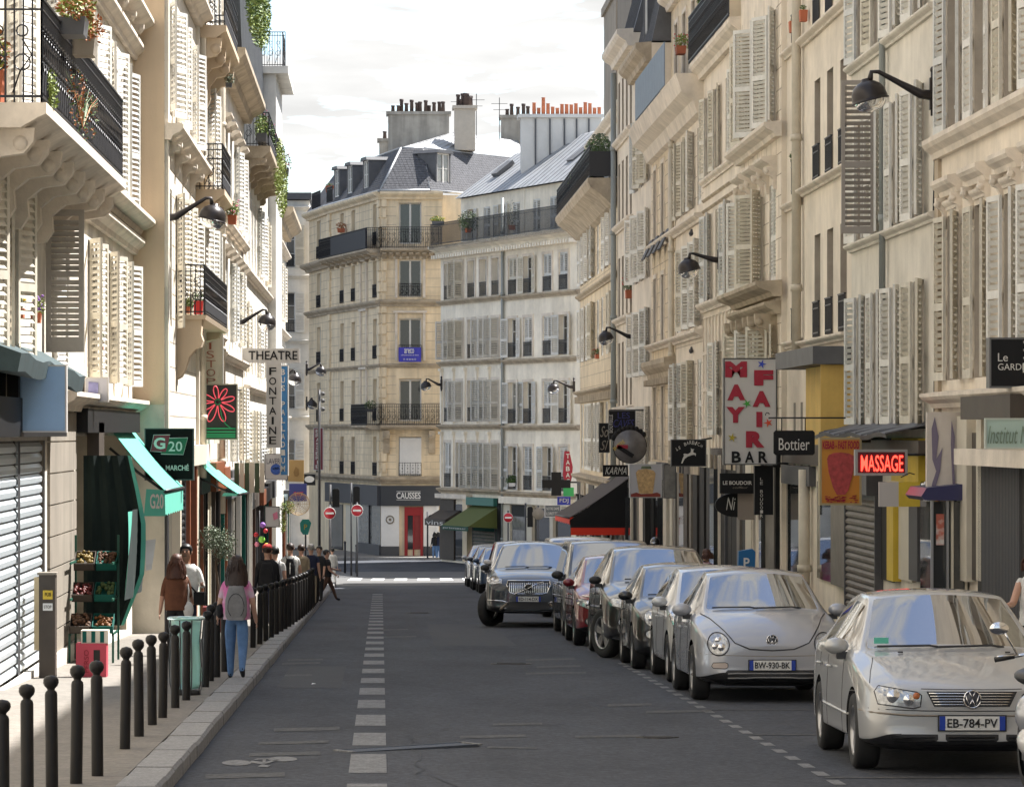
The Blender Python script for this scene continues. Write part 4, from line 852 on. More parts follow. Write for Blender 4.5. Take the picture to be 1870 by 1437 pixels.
shoprow(l3, LB3, 74.5, 11.4, 1.0, 3); shoprow(l4, LB4, 86, 15, .7, 4); shoprow(l5, LB5, 101, 21.4, .1, 5); shoprow(l6, LB6, 130, 13, -.6, 6)
# right ground floors
def RU(F, px, x=XR): return F.A.y - FP * x / (px - 696)
def rp(root, F, px0, px1, py0, py1, p0, p1, m, name='shop_panel', x=XR):
    """panel on a right-hand wall between two pixel columns; heights read at its middle"""
    u0 = RU(F, px0, x); u1 = RU(F, px1, x); ym = FP * x / ((px0 + px1) / 2 - 696)
    z0 = EYE + (790 - py1) * ym / FP; z1 = EYE + (790 - py0) * ym / FP
    sf(root, F, [(u0, u1, z0, z1, p0, p1, m, name)])
# R1
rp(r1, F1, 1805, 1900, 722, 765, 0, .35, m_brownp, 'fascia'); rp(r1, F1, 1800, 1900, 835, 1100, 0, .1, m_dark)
for i in range(26): 
    u_ = RU(F1, 1812) + i * .1; sf(r1, F1, [(u_, u_ + .055, -1.15, 1.55, .1, .13, m_gryp, 'grille_bar')])
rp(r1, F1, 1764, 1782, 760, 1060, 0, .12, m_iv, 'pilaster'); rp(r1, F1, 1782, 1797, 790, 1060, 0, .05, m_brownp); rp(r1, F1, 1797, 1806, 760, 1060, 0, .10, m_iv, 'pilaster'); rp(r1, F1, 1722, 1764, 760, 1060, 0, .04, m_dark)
sf(r1, F1, [(RU(F1, 1800), F1.L, 1.55, 1.75, .1, .4, m_trim, 'lintel')])
# advertising panel wall between R2 and R1
m_ad = mat('faded_poster', (0.56, 0.50, 0.44), rough=.6, var=.1, vscale=2)
b = MB(); b.box(7.1, 7.58, 46.3, 46.42, 1.08, 2.22); ad = b.build('advertising_panel', m_ad); tag(ad, 'faded cream poster panel with purple brush marks above the navy canopy', 'poster')
for q_ in ([(7.16, 2.0), (7.2, 2.15), (7.25, 1.9), (7.22, 1.6), (7.3, 1.75), (7.27, 1.45), (7.2, 1.2), (7.14, 1.16), (7.17, 1.3), (7.22, 1.45), (7.17, 1.6)], [(7.42, 2.1), (7.46, 1.9), (7.45, 1.5), (7.47, 1.2), (7.43, 1.3), (7.41, 1.8)]): MB().prism(q_, 46.285, 46.298, 'y').build('brush_mark', mat('purple_brush', (0.17, 0.14, 0.20), rough=.6), ad, None, True)
cnp = MB(); cnp.prism([(6.95, 1.13), (7.02, 1.24), (7.6, 1.3), (7.6, 1.08), (7.0, 1.08)], 45.8, 47.2, 'y'); tag(cnp.build('canopy', mat('navy_canopy', (0.035, 0.035, 0.10), rough=.35)), 'small rounded navy canopy over the glazed kiosk window', 'canopy')
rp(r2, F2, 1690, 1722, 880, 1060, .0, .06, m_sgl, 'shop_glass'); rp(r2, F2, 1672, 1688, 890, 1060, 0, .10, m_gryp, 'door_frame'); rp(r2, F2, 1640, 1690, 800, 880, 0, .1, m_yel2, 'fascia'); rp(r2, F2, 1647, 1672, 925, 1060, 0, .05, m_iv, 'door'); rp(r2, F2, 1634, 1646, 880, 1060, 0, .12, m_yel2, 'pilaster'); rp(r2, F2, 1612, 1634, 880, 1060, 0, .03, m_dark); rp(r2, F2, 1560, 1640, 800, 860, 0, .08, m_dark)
kq = thing('kiosk_window', 'narrow glazed display case with reflections beneath the navy canopy', 'display case', (7.3, 46, gz(46) + .12)); I = T(*(-kq.location)); MB().box(7.12, 7.56, 46.0, 46.05, -.95, 1.06).box(7.12, 7.14, 46.05, 47.0, -.95, 1.06).build('glass', m_sgl, kq, I)
for x_ in (7.1, 7.3, 7.36, 7.54): MB().box(x_, x_ + .03, 45.95, 46.0, -1.1, 1.07).build('post', m_iv if x_ > 7.35 else m_steel, kq, I)
MB().box(7.1, 7.57, 45.96, 47.0, -1.14, -.95).build('base', m_gryp, kq, I); MB().box(7.17, 7.27, 45.97, 45.99, .5, .9).build('notice', mat('notice_red', (.45, .12, .08), rough=.5, col2=(.6, .58, .55), vscale=14, var=.2), kq, I)
roller(r2, F2, RU(F2, 1545) + .05 if RU(F2, 1545) > 0 else .1, RU(F2, 1612), -1.5, 1.0, .08, m_rol, .11); sf(r2, F2, [(.1, RU(F2, 1612), 1.0, 1.4, 0, .25, m_lead, 'fascia')])
# awning roof of dark sheet
aw = thing('sheet_awning', 'sagging dark tin awning roof under the tall shutters of the cream block', 'awning', (7.6, 53, 2.0)); I = T(-7.6, -53, -2.0)
b = MB()
ys_ = [49.3 + i * .62 for i in range(14)]
for i in range(13):
    q0 = .03 * math.sin(i * 1.3); q1 = .03 * math.sin((i + 1) * 1.3)
    b.poly([(7.6, ys_[i], 2.1), (7.6, ys_[i + 1], 2.1), (6.98, ys_[i + 1], 1.93 + q1), (6.98, ys_[i], 1.93 + q0)]); b.poly([(6.98, ys_[i], 1.93 + q0), (6.98, ys_[i + 1], 1.93 + q1), (7.0, ys_[i + 1], 1.87 + q1), (7.0, ys_[i], 1.87 + q0)])
    b.tube([(7.6, ys_[i], 2.07), (6.98, ys_[i], 1.94 + q0)], .015, 4)
b.build('sheet', m_lead, aw, I); b = MB(); b.box(7.35, 7.6, 48.7, 57.4, 1.66, 1.84); b.build('beam', m_brownp, aw, I)
# R3 : yellow hoarding, beam
yh = thing('hoarding', 'tall yellow wooden hoarding under a dark beam on the tan block', 'hoarding', (7.5, 59, 1.2)); I = T(-7.5, -59, -1.2)
b = MB(); 
for i in range(7): b.box(7.3, 7.42, 57.7 + i * .5, 58.19 + i * .5, 1.75, 3.05)
b.box(7.12, 7.6, 57.65, 57.7, 1.75, 3.05); b.build('board', m_yel, yh, I)
b = MB(); b.box(6.98, 7.6, 57.55, 63.0, 3.06, 3.35); b.build('beam', m_lead, yh, I)
rp(r3, F3, 1440, 1478, 880, 1060, 0, .04, m_sgl, 'shop_glass'); rp(r3, F3, 1438, 1490, 850, 885, 0, .12, m_gryp, 'fascia'); rp(r3, F3, 1497, 1530, 880, 1060, 0, .05, m_sgl, 'shop_glass'); rp(r3, F3, 1530, 1556, 870, 1070, 0, .12, m_rol, 'roller_shutter')
pipe(r3, F3, RU(F3, 1483), -1.7, 1.3, .1, m_pipe); rp(r3, F3, 1437, 1556, 812, 850, 0, .1, m_brownp, 'fascia')
for F_, r_, sd, zt in ((F4, r4, 11, 1.6), (F5, r5, 12, 1.45), (F6, r6, 13, 1.25), (F6b, r6b, 14, 1.0), (F6c, r6c, 15, .6), (F6d, r6d, 16, .3), (F7, r7, 17, -.05)):
    rg = random.Random(sd); u = .15
    while u < F_.L - .4:
        w = min(rg.uniform(.5, 1.6), F_.L - u); zb_ = gz(F_.A.y - u) + .1; k = rg.random(); m = m_sgl if k < .3 else rg.choice([m_black, m_gryp, m_iv, m_tan, m_rol, m_brownp, m_black, m_dark, m_dark, m_rol])
        sf(r_, F_, [(u, u + w - .1, zb_, zt - .3, 0, rg.uniform(.03, .25), m, 'shop_panel'), (u + w - .1, u + w, zb_, zt, 0, rg.uniform(.06, .16), rg.choice([m_tan, m_gryp, m_black, m_black, m_brownp, m_trimd]), 'pilaster')]); u += w
    u = .1
    while u < F_.L - .4: w = min(rg.uniform(2, 4), F_.L - u); sf(r_, F_, [(u, u + w - .1, zt - .3, zt + .15, 0, rg.uniform(.08, .16), rg.choice([m_black, m_brownp, m_gryp, m_iv, m_trimd]), 'fascia')]); u += w
# roof flaps over the golden block shopfront
fl_ = []
for i in range(4):
    b = MB(); b.box(0, 1.0, -.02, .02, 0, .6); o = b.build('window_flap', m_gryp, r6b, r6b.matrix_basis.inverted() @ F6b.M @ T(.5 + i * 1.9, -.32, 6.75) @ RX(R(-25))) 
# Causses shopfront
gK = gz(170) + .12
FK2 = Face((0, 168), (6.9, 168))
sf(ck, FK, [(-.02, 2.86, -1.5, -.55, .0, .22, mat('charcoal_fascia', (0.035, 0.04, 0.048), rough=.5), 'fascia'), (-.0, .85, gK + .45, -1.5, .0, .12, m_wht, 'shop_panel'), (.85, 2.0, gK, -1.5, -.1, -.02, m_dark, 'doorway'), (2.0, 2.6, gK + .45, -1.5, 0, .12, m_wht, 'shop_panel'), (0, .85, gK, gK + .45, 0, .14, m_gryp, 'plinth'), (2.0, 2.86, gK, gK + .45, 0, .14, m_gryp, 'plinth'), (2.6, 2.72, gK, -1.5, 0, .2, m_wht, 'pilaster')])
m_redd = mat('red_door_paint', (0.30, 0.012, 0.015), rough=.4)
sf(ck, FK, [(1.1, 1.25, gK, -1.55, 0.03, .1, m_redd, 'door_frame'), (1.85, 1.98, gK, -1.55, .03, .1, m_redd, 'door_frame'), (1.25, 1.85, -1.95, -1.55, .03, .08, m_redd, 'door_frame'), (1.5, 1.56, gK, -1.95, .03, .08, m_redd, 'door_frame'), (1.56, 1.85, gK + .3, -1.95, .0, .03, mat('red_interior', (0.22, 0.02, 0.02), rough=.4), 'door'), (1.25, 1.5, gK + .3, -1.95, .0, .03, m_sgl, 'door')])
sf(ck, FKL, [(0, FKL.L, -1.5, -.55, 0, .2, m_gryp, 'fascia'), (FKL.L - 4.6, FKL.L - .05, gK + .5, -1.5, 0, .03, m_glass2, 'shop_glass'), (FKL.L - 4.6, FKL.L, gK, gK + .5, 0, .1, m_gryp, 'plinth'), (FKL.L - 4.75, FKL.L - 4.6, gK, -1.5, 0, .15, m_wht, 'pilaster'), (FKL.L - 7.6, FKL.L - 4.9, gK, -1.6, 0, .05, m_iv, 'shop_panel'), (FKL.L - 2.3, FKL.L - 2.2, gK + .5, -1.5, .03, .1, m_iron, 'mullion'), (.3, 3.5, gK, -1.6, 0, .05, m_sgl, 'shop_glass')])
text_fit('CAUSSES', m_wht, ck, .72, 1.86, -1.16, -.86, -.23, bold=.02, M0=ck.matrix_basis.inverted() @ FK.M)
sf(ck, FK, [(.72, 1.86, -1.22, -1.20, .22, .23, m_wht, 'lettering'), (.72, 1.86, -.83, -.81, .22, .23, m_wht, 'lettering')])
for u_ in (.42, 2.3): b = MB(); b.tube([(u_ + .18 * math.cos(a), -.14, -2.15 + .18 * math.sin(a)) for a in [k * math.pi / 6 for k in range(12)]], .03, 4, closed=True); b.ell((u_, -.13, -2.15), (.07, .03, .07), 8); b.build('wall_ornament', m_conc, ck, ck.matrix_basis.inverted() @ FK.M)
bn = thing('banner', 'blue cloth banner with white lettering on the balcony above the grocery', 'banner', (1.35, 167.6, 5.3)); b = MB()
for i in range(6): b.poly([(-.53 + i * .177, -.03 * (i % 2), -.02), (-.53 + (i + 1) * .177, -.03 * ((i + 1) % 2), -.02), (-.53 + (i + 1) * .177, -.03 * ((i + 1) % 2), .66), (-.53 + i * .177, -.03 * (i % 2), .66)])
b.box(-.53, .53, 0.0, .01, -.02, .66)
b.build('cloth', mat('banner_blue', (0.05, 0.05, 0.42), rough=.7), bn); text_fit('areco', m_wht, bn, -.26, .2, .38, .6, -.05, bold=.01); text_fit('administration de biens', m_wht, bn, -.42, .42, .27, .34, -.05); text_fit('01 48 00 00 00', m_wht, bn, -.3, .3, .06, .14, -.05)
bn['label'] = 'blue cloth banner with white lettering on the balcony above the grocery'
# shops of C2 / C3
z5 = gz(150) + .1
sf(c2, FC2, [(.1, 1.9, z5, -1.1, 0, .1, m_brownp, 'shop_panel'), (1.95, 3.3, z5, -1.3, 0, .05, m_sgl, 'shop_glass'), (3.35, 3.9, z5, -1.0, 0, .25, m_ochre, 'pilaster'), (4.0, 6.9, z5, -1.4, 0, .04, m_grn, 'shop_panel'), (3.9, 7.2, -1.3, -.95, 0, .3, mat('green_fascia', (0.04, 0.16, 0.13), rough=.5), 'fascia'), (7.1, 7.5, z5, -1.0, 0, .12, m_black, 'pilaster'), (0, 3.9, -1.05, -.85, 0, .3, m_trim, 'lintel')])
roller(c2, FC2, 4.2, 6.8, z5, -2.3, .04, m_rol, .16)
sf(c3, FC3, [(.05, 7.6, -1.15, -.85, 0, .3, m_white, 'lintel'), (.1, .9, z5, -1.2, 0, .1, m_iv, 'pilaster'), (.95, 2.8, z5 + .3, -1.7, 0, .03, m_glass2, 'shop_glass'), (.95, 2.8, -1.7, -1.2, 0, .05, m_black, 'fascia'), (2.85, 3.5, z5, -1.2, 0, .15, m_iv, 'pilaster'), (3.55, 5.4, z5, -1.3, 0, .03, m_sgl, 'shop_glass'), (5.45, 5.8, z5, -1.2, 0, .15, m_iv, 'pilaster'), (5.85, 7.4, z5, -1.3, 0, .03, m_sgl, 'shop_glass')])
# ================================================================ STREET LAMPS
m_lamp = mat('lamp_brown_black', (0.035, 0.030, 0.030), rough=.35, metal=.4)
m_lglass = mat('lamp_globe_glass', (0.9, 0.9, 0.88), rough=.08, trans=.95)
def lamp(label, bx, by, Y, hx, hy, sc=1.0, group='wall lamps on curved arms'):
    base = W(bx, by, Y); head = W(hx, hy, Y - .1); dx = head.x - base.x; sgn = 1 if dx > 0 else -1
    r = thing('street_lamp', label, 'street lamp', base, 0, group); r_ = .25 * sc; hz = head.z - base.z; D = abs(dx)
    b = MB(); b.tube([(0, 0, -.30 * sc), (0, 0, .32 * sc)], [.035 * sc] * 2, 8); b.box(-.05, .05, -.045, .045, -.22 * sc, .22 * sc); b.ell((0, 0, .33 * sc), (.045, .045, .05), 8); b.build('bracket_plate', m_lamp, r)
    ap = (sgn * D, 0, hz + r_ * 1.15); b = MB()
    b.tube([(0, 0, -.02), (sgn * D * .2, 0, -.0), (sgn * D * .55, 0, hz * .55 + .19), (sgn * D * .86, 0, ap[2] + .07), (sgn * D * .97, 0, ap[2] + .07), (sgn * D * 1.0, 0, ap[2] - .06)], [.075 * sc, .065 * sc, .042 * sc, .03 * sc, .032 * sc, .045 * sc], 8); b.build('arm', m_lamp, r)
    Mh = T(sgn * D, 0, hz) @ RY(R(sgn * 14)) @ Matrix.Scale(sc, 4)
    pr = [(.001, .27), (.05, .27), (.06, .235), (.12, .215), (.19, .165), (.235, .09), (.25, 0), (.25, -.03), (.262, -.03), (.262, -.05), (.235, -.05), (.22, .03)]
    MB().lathe(pr, 20).build('hood', m_lamp, r, Mh)
    g = [(.225, -.045), (.215, -.09), (.18, -.14), (.12, -.18), (.001, -.195)]
    MB().lathe(g, 16).build('globe', m_lglass, r, Mh)
    return r
lamp('black wall lamp at upper right nearest the camera, in front of the cream drainpiped block', 1704, 172, 48.8, 1590, 178)
lamp('black wall lamp on the right between the louvred shutters, above the tall bar sign', 1314, 474, 79.5, 1259, 492)
lamp('black wall lamp on the right in front of the long ochre block, under its plants', 1156, 614, 106, 1107, 619, .95)
lamp('small black wall lamp at the far end of the right side beside the tobacco sign', 1048, 706, 139.5, 1011, 711, .95)
lamp('small black wall lamp on the corner building above the grocery sign', 806, 702, 163.5, 778, 706, 1.0)
lamp('brown wall lamp at upper left, nearest on that side, against the shutters', 304, 396, 63.9, 387, 398)
lamp('brown wall lamp on the left just above the theatre sign', 432, 588, 95.5, 487, 590)
lamp('brown wall lamp half hidden behind the vertical theatre sign', 508, 690, 127, 538, 694)
lamp('brown wall lamp farthest along the left row, over the side street', 560, 674, 160, 586, 679)
lamp('lowest and smallest wall lamp, hanging left of the corner building', 560, 738, 175, 570, 740)
# ================================================================ SIGNS
def sign(name, label, px0, py0, px1, py1, Y, face, frame=None, th=.12, border=.02, arms=(), texts=(), cat='sign', group=None, rnd_=0.0):
    a = W(px0, py1, Y); c = W(px1, py0, Y); w = c.x - a.x; h = c.z - a.z
    r = thing(name, label, cat, (a.x, Y, a.z), 0, group)
    b = MB(); b.box(0, w, 0, th, 0, h); 
    if rnd_: b = MB(); b.prism([(rnd_ - rnd_ * math.cos(t) if i == 0 else w - rnd_ + rnd_ * math.sin(t) if i == 1 else 0, 0) for i, t in ()] or [(rnd_, 0), (w - rnd_, 0), (w, rnd_), (w, h - rnd_), (w - rnd_, h), (rnd_, h), (0, h - rnd_), (0, rnd_)], 0, th, 'y')
    b.build('panel', face, r)
    if frame: b = MB(); e = border; b.box(-.01, w + .01, -.012, th + .012, -.01, e); b.box(-.01, w + .01, -.012, th + .012, h - e, h + .01); b.box(-.01, e, -.012, th + .012, e, h - e); b.box(w - e, w + .01, -.012, th + .012, e, h - e); b.build('frame', frame, r)
    for (ax0, ay0, ax1, ay1) in arms:
        p = W(ax0, ay0, Y + .05) - Vector((a.x, Y, a.z)); q = W(ax1, ay1, Y + .05) - Vector((a.x, Y, a.z)); MB().tube([p, q], .02, 6).build('bracket', m_iron, r)
    for t in texts:
        s, x0, y0, x1, y1, m = t[:6]; kw = t[6] if len(t) > 6 else {}
        p = W(x0, y1, Y); q = W(x1, y0, Y); text_fit(s, m, r, p.x - a.x, q.x - a.x, p.z - a.z, q.z - a.z, -.016, **kw)
    return r
def local(r, px, py, Y): p = W(px, py, Y); return (p.x - r.location.x, p.z - r.location.z)
def shape_px(r, name, pts, Y, m, y=-.014, t=.006): b = MB(); b.prism([local(r, x, z, Y) for x, z in pts], y - t, y, 'y'); return b.build(name, m, r, None, True)
m_swh = mat('sign_white', (0.52, 0.50, 0.48), rough=.45)
m_lwh = mat('lettering_pale', (0.60, 0.58, 0.54), rough=.5)
m_crim = mat('crimson_paint', (0.33, 0.008, 0.03), rough=.45)
m_bord = mat('dark_border', (0.07, 0.07, 0.07), rough=.4)
# MAY FAIR BAR
Y = 65.4
s = sign('bar_sign', 'tall white bar sign with crimson letters and four coloured stars', 1322, 655, 1418, 848, Y, m_swh, m_bord, .18, .012, ((1405, 655, 1440, 655), (1405, 846, 1440, 846)))
def fat(r, ch, x0, y0, x1, y1, m=m_crim, rot=0, bold=.075):
    p = local(r, x0, y1, Y); q = local(r, x1, y0, Y); text_fit(ch, m, r, p[0], q[0], p[1], q[1], -.016, bold=bold, rot=rot)
for ch, x0, y0, x1, y1 in (('M', 1324, 660, 1364, 689), ('A', 1328, 702, 1361, 731), ('Y', 1326, 743, 1360, 772), ('F', 1377, 676, 1412, 704), ('A', 1374, 714, 1407, 743), ('I', 1381, 752, 1392, 780), ('R', 1362, 787, 1396, 817)): fat(s, ch, x0, y0, x1, y1)
for ch, x0, x1 in (('B', 1336, 1353), ('A', 1360, 1377), ('R', 1385, 1402)): fat(s, ch, x0, 824, x1, 845, m_black, 0, .03)
def star(r, cx, cy, R_, m, rot=0): shape_px(r, 'star', [(cx + (R_ if i % 2 == 0 else R_ * .32) * math.sin(rot + i * math.pi / 5), cy - (R_ if i % 2 == 0 else R_ * .32) * math.cos(rot + i * math.pi / 5)) for i in range(10)], Y, m)
star(s, 1391, 665, 9, mat('star_blue', (0.03, 0.06, 0.45), rough=.5), .3); star(s, 1364, 737, 9, mat('star_green', (0.04, 0.30, 0.03), rough=.5), -.4); star(s, 1403, 772, 9, mat('star_red', (0.6, 0.06, 0.02), rough=.5), .9); star(s, 1337, 799, 9, mat('star_yellow', (0.40, 0.32, 0.02), rough=.5), .2)
# Bottier
Y = 55.5
s = sign('shoemaker_sign', 'black hanging sign reading Bottier on a curly green rod', 1413, 786, 1488, 831, Y, m_black, None, .06, .01, (), (('Bottier', 1422, 800, 1478, 822, m_lwh),), rnd_=.03)
b = MB(); p0 = local(s, 1402, 757, Y); pts = [(p0[0] + .03 * math.cos(a), .05, p0[1] + .03 * math.sin(a)) for a in [k * .6 for k in range(7)]]; pr_ = local(s, 1404, 763, Y); pe = local(s, 1545, 763, Y); b.tube(pts, .008, 5); b.tube([(pr_[0], .05, pr_[1]), (pe[0], .05, pe[1])], .014, 6)
for x in (1428, 1471): q0 = local(s, x, 763, Y); q1 = local(s, x, 787, Y); b.tube([(q0[0], .04, q0[1]), (q1[0], .04, q1[1])], .009, 5)
b.build('rod', m_iron, s)
# Kebab
Y = 52.0
s = sign('kebab_sign', 'orange and yellow light box with a red meat cone and fast food lettering', 1498, 800, 1572, 921, Y, mat('kebab_orange', (0.52, 0.20, 0.025), rough=.4, col2=(0.55, 0.36, 0.03), var=.05, vscale=1.2), mat('sign_edge', (0.35, 0.28, 0.15), rough=.5), .16, .02, ((1540, 806, 1590, 806),), (('KEBAB - FAST FOOD', 1502, 805, 1569, 820, m_crim, {'bold': .03}),))
shape_px(s, 'meat_cone', [(1510, 838), (1513, 831), (1522, 827), (1536, 826), (1550, 828), (1559, 832), (1561, 840), (1557, 865), (1549, 895), (1543, 903), (1528, 903), (1521, 890), (1513, 862)], Y, mat('meat_red', (0.38, 0.05, 0.05), rough=.5, var=.4, vscale=14))
b = MB(); x_, z_ = local(s, 1506, 918, Y)
for i in range(40): q = (x_ + rnd.uniform(0, .46), z_ + rnd.uniform(0, .1)); b.box(q[0], q[0] + rnd.uniform(.02, .06), -.026, -.014, q[1], q[1] + .012)
b.build('garnish', m_crim, s)
# Massage
Y = 48.8
s = sign('massage_sign', 'red neon MASSAGE light box in a grey frame', 1563, 822, 1656, 867, Y, mat('maroon_panel', (0.10, 0.005, 0.012), rough=.3), mat('alu_frame', (0.30, 0.29, 0.28), rough=.45), .12, .025, ((1650, 830, 1690, 830),), (('MASSAGE', 1572, 831, 1649, 861, mat('neon_red', (0.5, 0.02, 0.01), emit=(1, .05, .03, 1.6)), {'bold': .005}),))
# white/yellow box
s = sign('blank_light_box', 'blank light box half white half yellow under the massage sign', 1605, 880, 1641, 925, 48.6, mat('dirty_white', (0.50, 0.46, 0.43), rough=.5), None, .05); shape_px(s, 'yellow_panel', [(1641, 880), (1680, 880), (1680, 925), (1641, 925)], 48.6, m_yel2, .03, .04)
b = MB(); b.tube([(.3, 0, .4), (.42, .02, .46), (.5, .1, .44)], .008, 5); b.build('cable', m_iron, s)
# Le Garden
s = sign('black_square_sign', 'large square black sign at the right edge reading Le Garden', 1808, 618, 1905, 707, 41.5, m_black, mat('grey_edge', (0.12, 0.12, 0.12), rough=.5), .2, .012, (), (('Le', 1822, 645, 1840, 660, m_lwh), ('GARDEN', 1822, 664, 1885, 676, m_lwh)))
s = sign('beauty_sign', 'pale mint beauty salon board with script lettering at the right edge', 1800, 765, 1905, 818, 40.3, mat('pale_mint', (0.38, 0.50, 0.45), rough=.5), mat('mint_edge', (0.45, 0.50, 0.45), rough=.5), .04, .01, (), (('Institut Manu', 1803, 778, 1905, 810, mat('sage_letters', (0.16, 0.22, 0.16), rough=.5), {'shear': .3}),))
# Barbiche
Y = 79.5
s = sign('barbiche_sign', 'black square bar sign with a white leaping goat', 1226, 803, 1289, 851, Y, m_black, m_bord, .12, .012, ((1280, 803, 1300, 800),), ())
for ch, x, y, rt in zip('LE BARBICHE', range(1236, 1286, 5), (820, 817, 814, 811, 809, 808, 808, 809, 811, 814, 818), (38, 32, 24, 18, 10, 4, -4, -10, -18, -26, -34)):
    if ch != ' ': fat(s, ch, x - 2.3, y - 3, x + 2.3, y + 3.6, m_lwh, R(rt), .0)
shape_px(s, 'goat', [(1244, 846), (1247, 836), (1249, 832), (1248, 829), (1250, 828), (1256, 829), (1261, 826), (1262, 821), (1261, 818), (1264, 820), (1268, 820), (1266, 822), (1266, 826), (1271, 828), (1270, 833), (1268, 830), (1263, 831), (1255, 834), (1250, 838), (1246, 846)], Y, m_lwh)
# cone light box and neighbour
Y = 92
s = sign('cone_sign', 'grey light box showing a large wafer cone with pink frosting', 1150, 848, 1208, 908, Y, mat('pale_lilac_panel', (0.40, 0.40, 0.43), rough=.4), mat('cone_edge', (0.45, 0.45, 0.45), rough=.4), .14, .012)
shape_px(s, 'cone', [(1161, 863), (1165, 858), (1180, 856), (1193, 859), (1197, 864), (1192, 901), (1167, 901)], Y, mat('wafer', (0.48, 0.32, 0.15), rough=.6, var=.4, vscale=16)); shape_px(s, 'foliage_top', [(1170, 856), (1172, 851), (1188, 851), (1190, 856)], Y, m_leafo, -.02); shape_px(s, 'garnish', [(1152, 907), (1152, 902), (1162, 899), (1170, 902), (1190, 901), (1200, 899), (1206, 902), (1206, 907)], Y, mat('dark_red_fringe', (0.2, 0.03, 0.02), rough=.6), -.02)
s = sign('picture_board', 'narrow grey picture board right of the cone sign', 1212, 848, 1234, 909, 87.5, mat('dull_board', (0.20, 0.19, 0.17), rough=.6, var=.4, vscale=4), m_bord, .05, .01)
# round sign cluster
Y = 101.5
s = sign('cabaret_sign', 'black board with dim blue neon letters above the round sign', 1112, 750, 1160, 802, Y, m_black, m_bord, .1, .01, ((1112, 749, 1178, 749),), (('LES', 1128, 753, 1150, 764, mat('blue_neon_off', (0.02, 0.02, 0.14), rough=.4)), ('CAVES', 1120, 766, 1158, 780, mat('blue_neon_off', (0, 0, 0)), {'shear': .3}), ('BOUTEILLE', 1113, 757, 1119, 790, m_lwh, {'rot': math.pi / 2})))
s = sign('script_board', 'narrow black board with looping grey script behind the cabaret sign', 1094, 773, 1113, 826, Y + 1.5, m_black, m_bord, .08, .01, (), (('So', 1096, 778, 1111, 798, m_conc, {'shear': .4}), ('Sl', 1096, 804, 1111, 822, m_conc, {'shear': .4})))
rs = thing('round_sign', 'round grey glass sign ringed in black with a scalloped top', 'sign', W(1150, 815, 97.5)); ry = 30 * 97.5 / FP
b = MB(); b.lathe([(.001, 0), (ry, 0), (ry, .1), (.001, .1)], 28, M=RX(R(90))); b.build('disc', mat('smoky_disc', (0.16, 0.155, 0.16), rough=.3, var=.4, vscale=3), rs)
b = MB(); b.tube([(ry * math.cos(a), -.06, ry * math.sin(a)) for a in [k * math.pi / 14 for k in range(28)]], .025, 6, closed=True)
for k in range(9): a = R(40 + k * 14); b.ell((ry * 1.1 * math.cos(a), -.05, ry * 1.1 * math.sin(a)), (.07, .05, .09), 8)
b.build('rim', m_black, rs); text_fit('BRASSERIE', m_yel2, rs, -.38, -.02, .16, .26, -.12, rot=.0, M0=RY(R(-38)) @ T(-.02, 0, 0)); b = MB(); b.box(-.36, -.06, -.13, -.1, -.06, .04); b.build('red_bar', m_crim, rs); b = MB(); b.box(-.4, .1, -.13, -.1, -.05, .06, M=T(.0, 0, -.22) @ RY(R(32))); b.build('black_bar', m_black, rs)
s = sign('karma_sign', 'small black shop sign with white brush letters above the dark awning', 1101, 849, 1147, 870, 104, m_black, None, .1, .01, (), (('KARMA', 1105, 853, 1144, 866, m_lwh, {'shear': .35}),))
# Boudoir
s = sign('boudoir_sign', 'flat black sign reading LE BOUDOIR under the bar sign', 1315, 864, 1378, 901, 69.2, m_black, None, .1, .01, (), (('LE BOUDOIR', 1320, 878, 1373, 885, m_lwh, {'bold': .02}), ('coiffeur', 1338, 888, 1366, 892, m_conc, {'shear': .3})))
s = sign('boudoir_banner', 'tall narrow black banner with vertical letters behind the boudoir sign', 1378, 850, 1412, 940, 66.0, m_black, None, .15)
for i, ch in enumerate('LE BOUDOIR'):
    if ch != ' ': p = local(s, 1388, 872 + i * 7.4 + 5.6, 66.0); q = local(s, 1393, 872 + i * 7.4, 66.0); text_fit(ch, m_lwh, s, p[0], q[0], p[1], q[1], -.016)
rs = thing('rounded_sign', 'dark rounded nail bar sign with beige right part below the boudoir sign', 'sign', W(1345, 922, 69.4)); k_ = 69.4 / FP
b = MB(); b.prism([(-39 * k_ * math.cos(t) if abs(t) < 9 else 0, 22 * k_ * math.sin(t)) for t in [R(-88 + i * 11) for i in range(17)]] + [(2 * k_, 22 * k_), (2 * k_, -22 * k_)], 0, .1, 'y'); b.build('panel', m_black, rs, None, True); b = MB(); b.box(2 * k_, 33 * k_, -.0, .1, -27 * k_, 21 * k_); b.build('side_panel', mat('beige_plate', (0.30, 0.25, 0.21), rough=.6), rs); text_fit('Ni', m_lwh, rs, -19 * k_, -2 * k_, -9 * k_, 14 * k_, -.012, shear=.3)
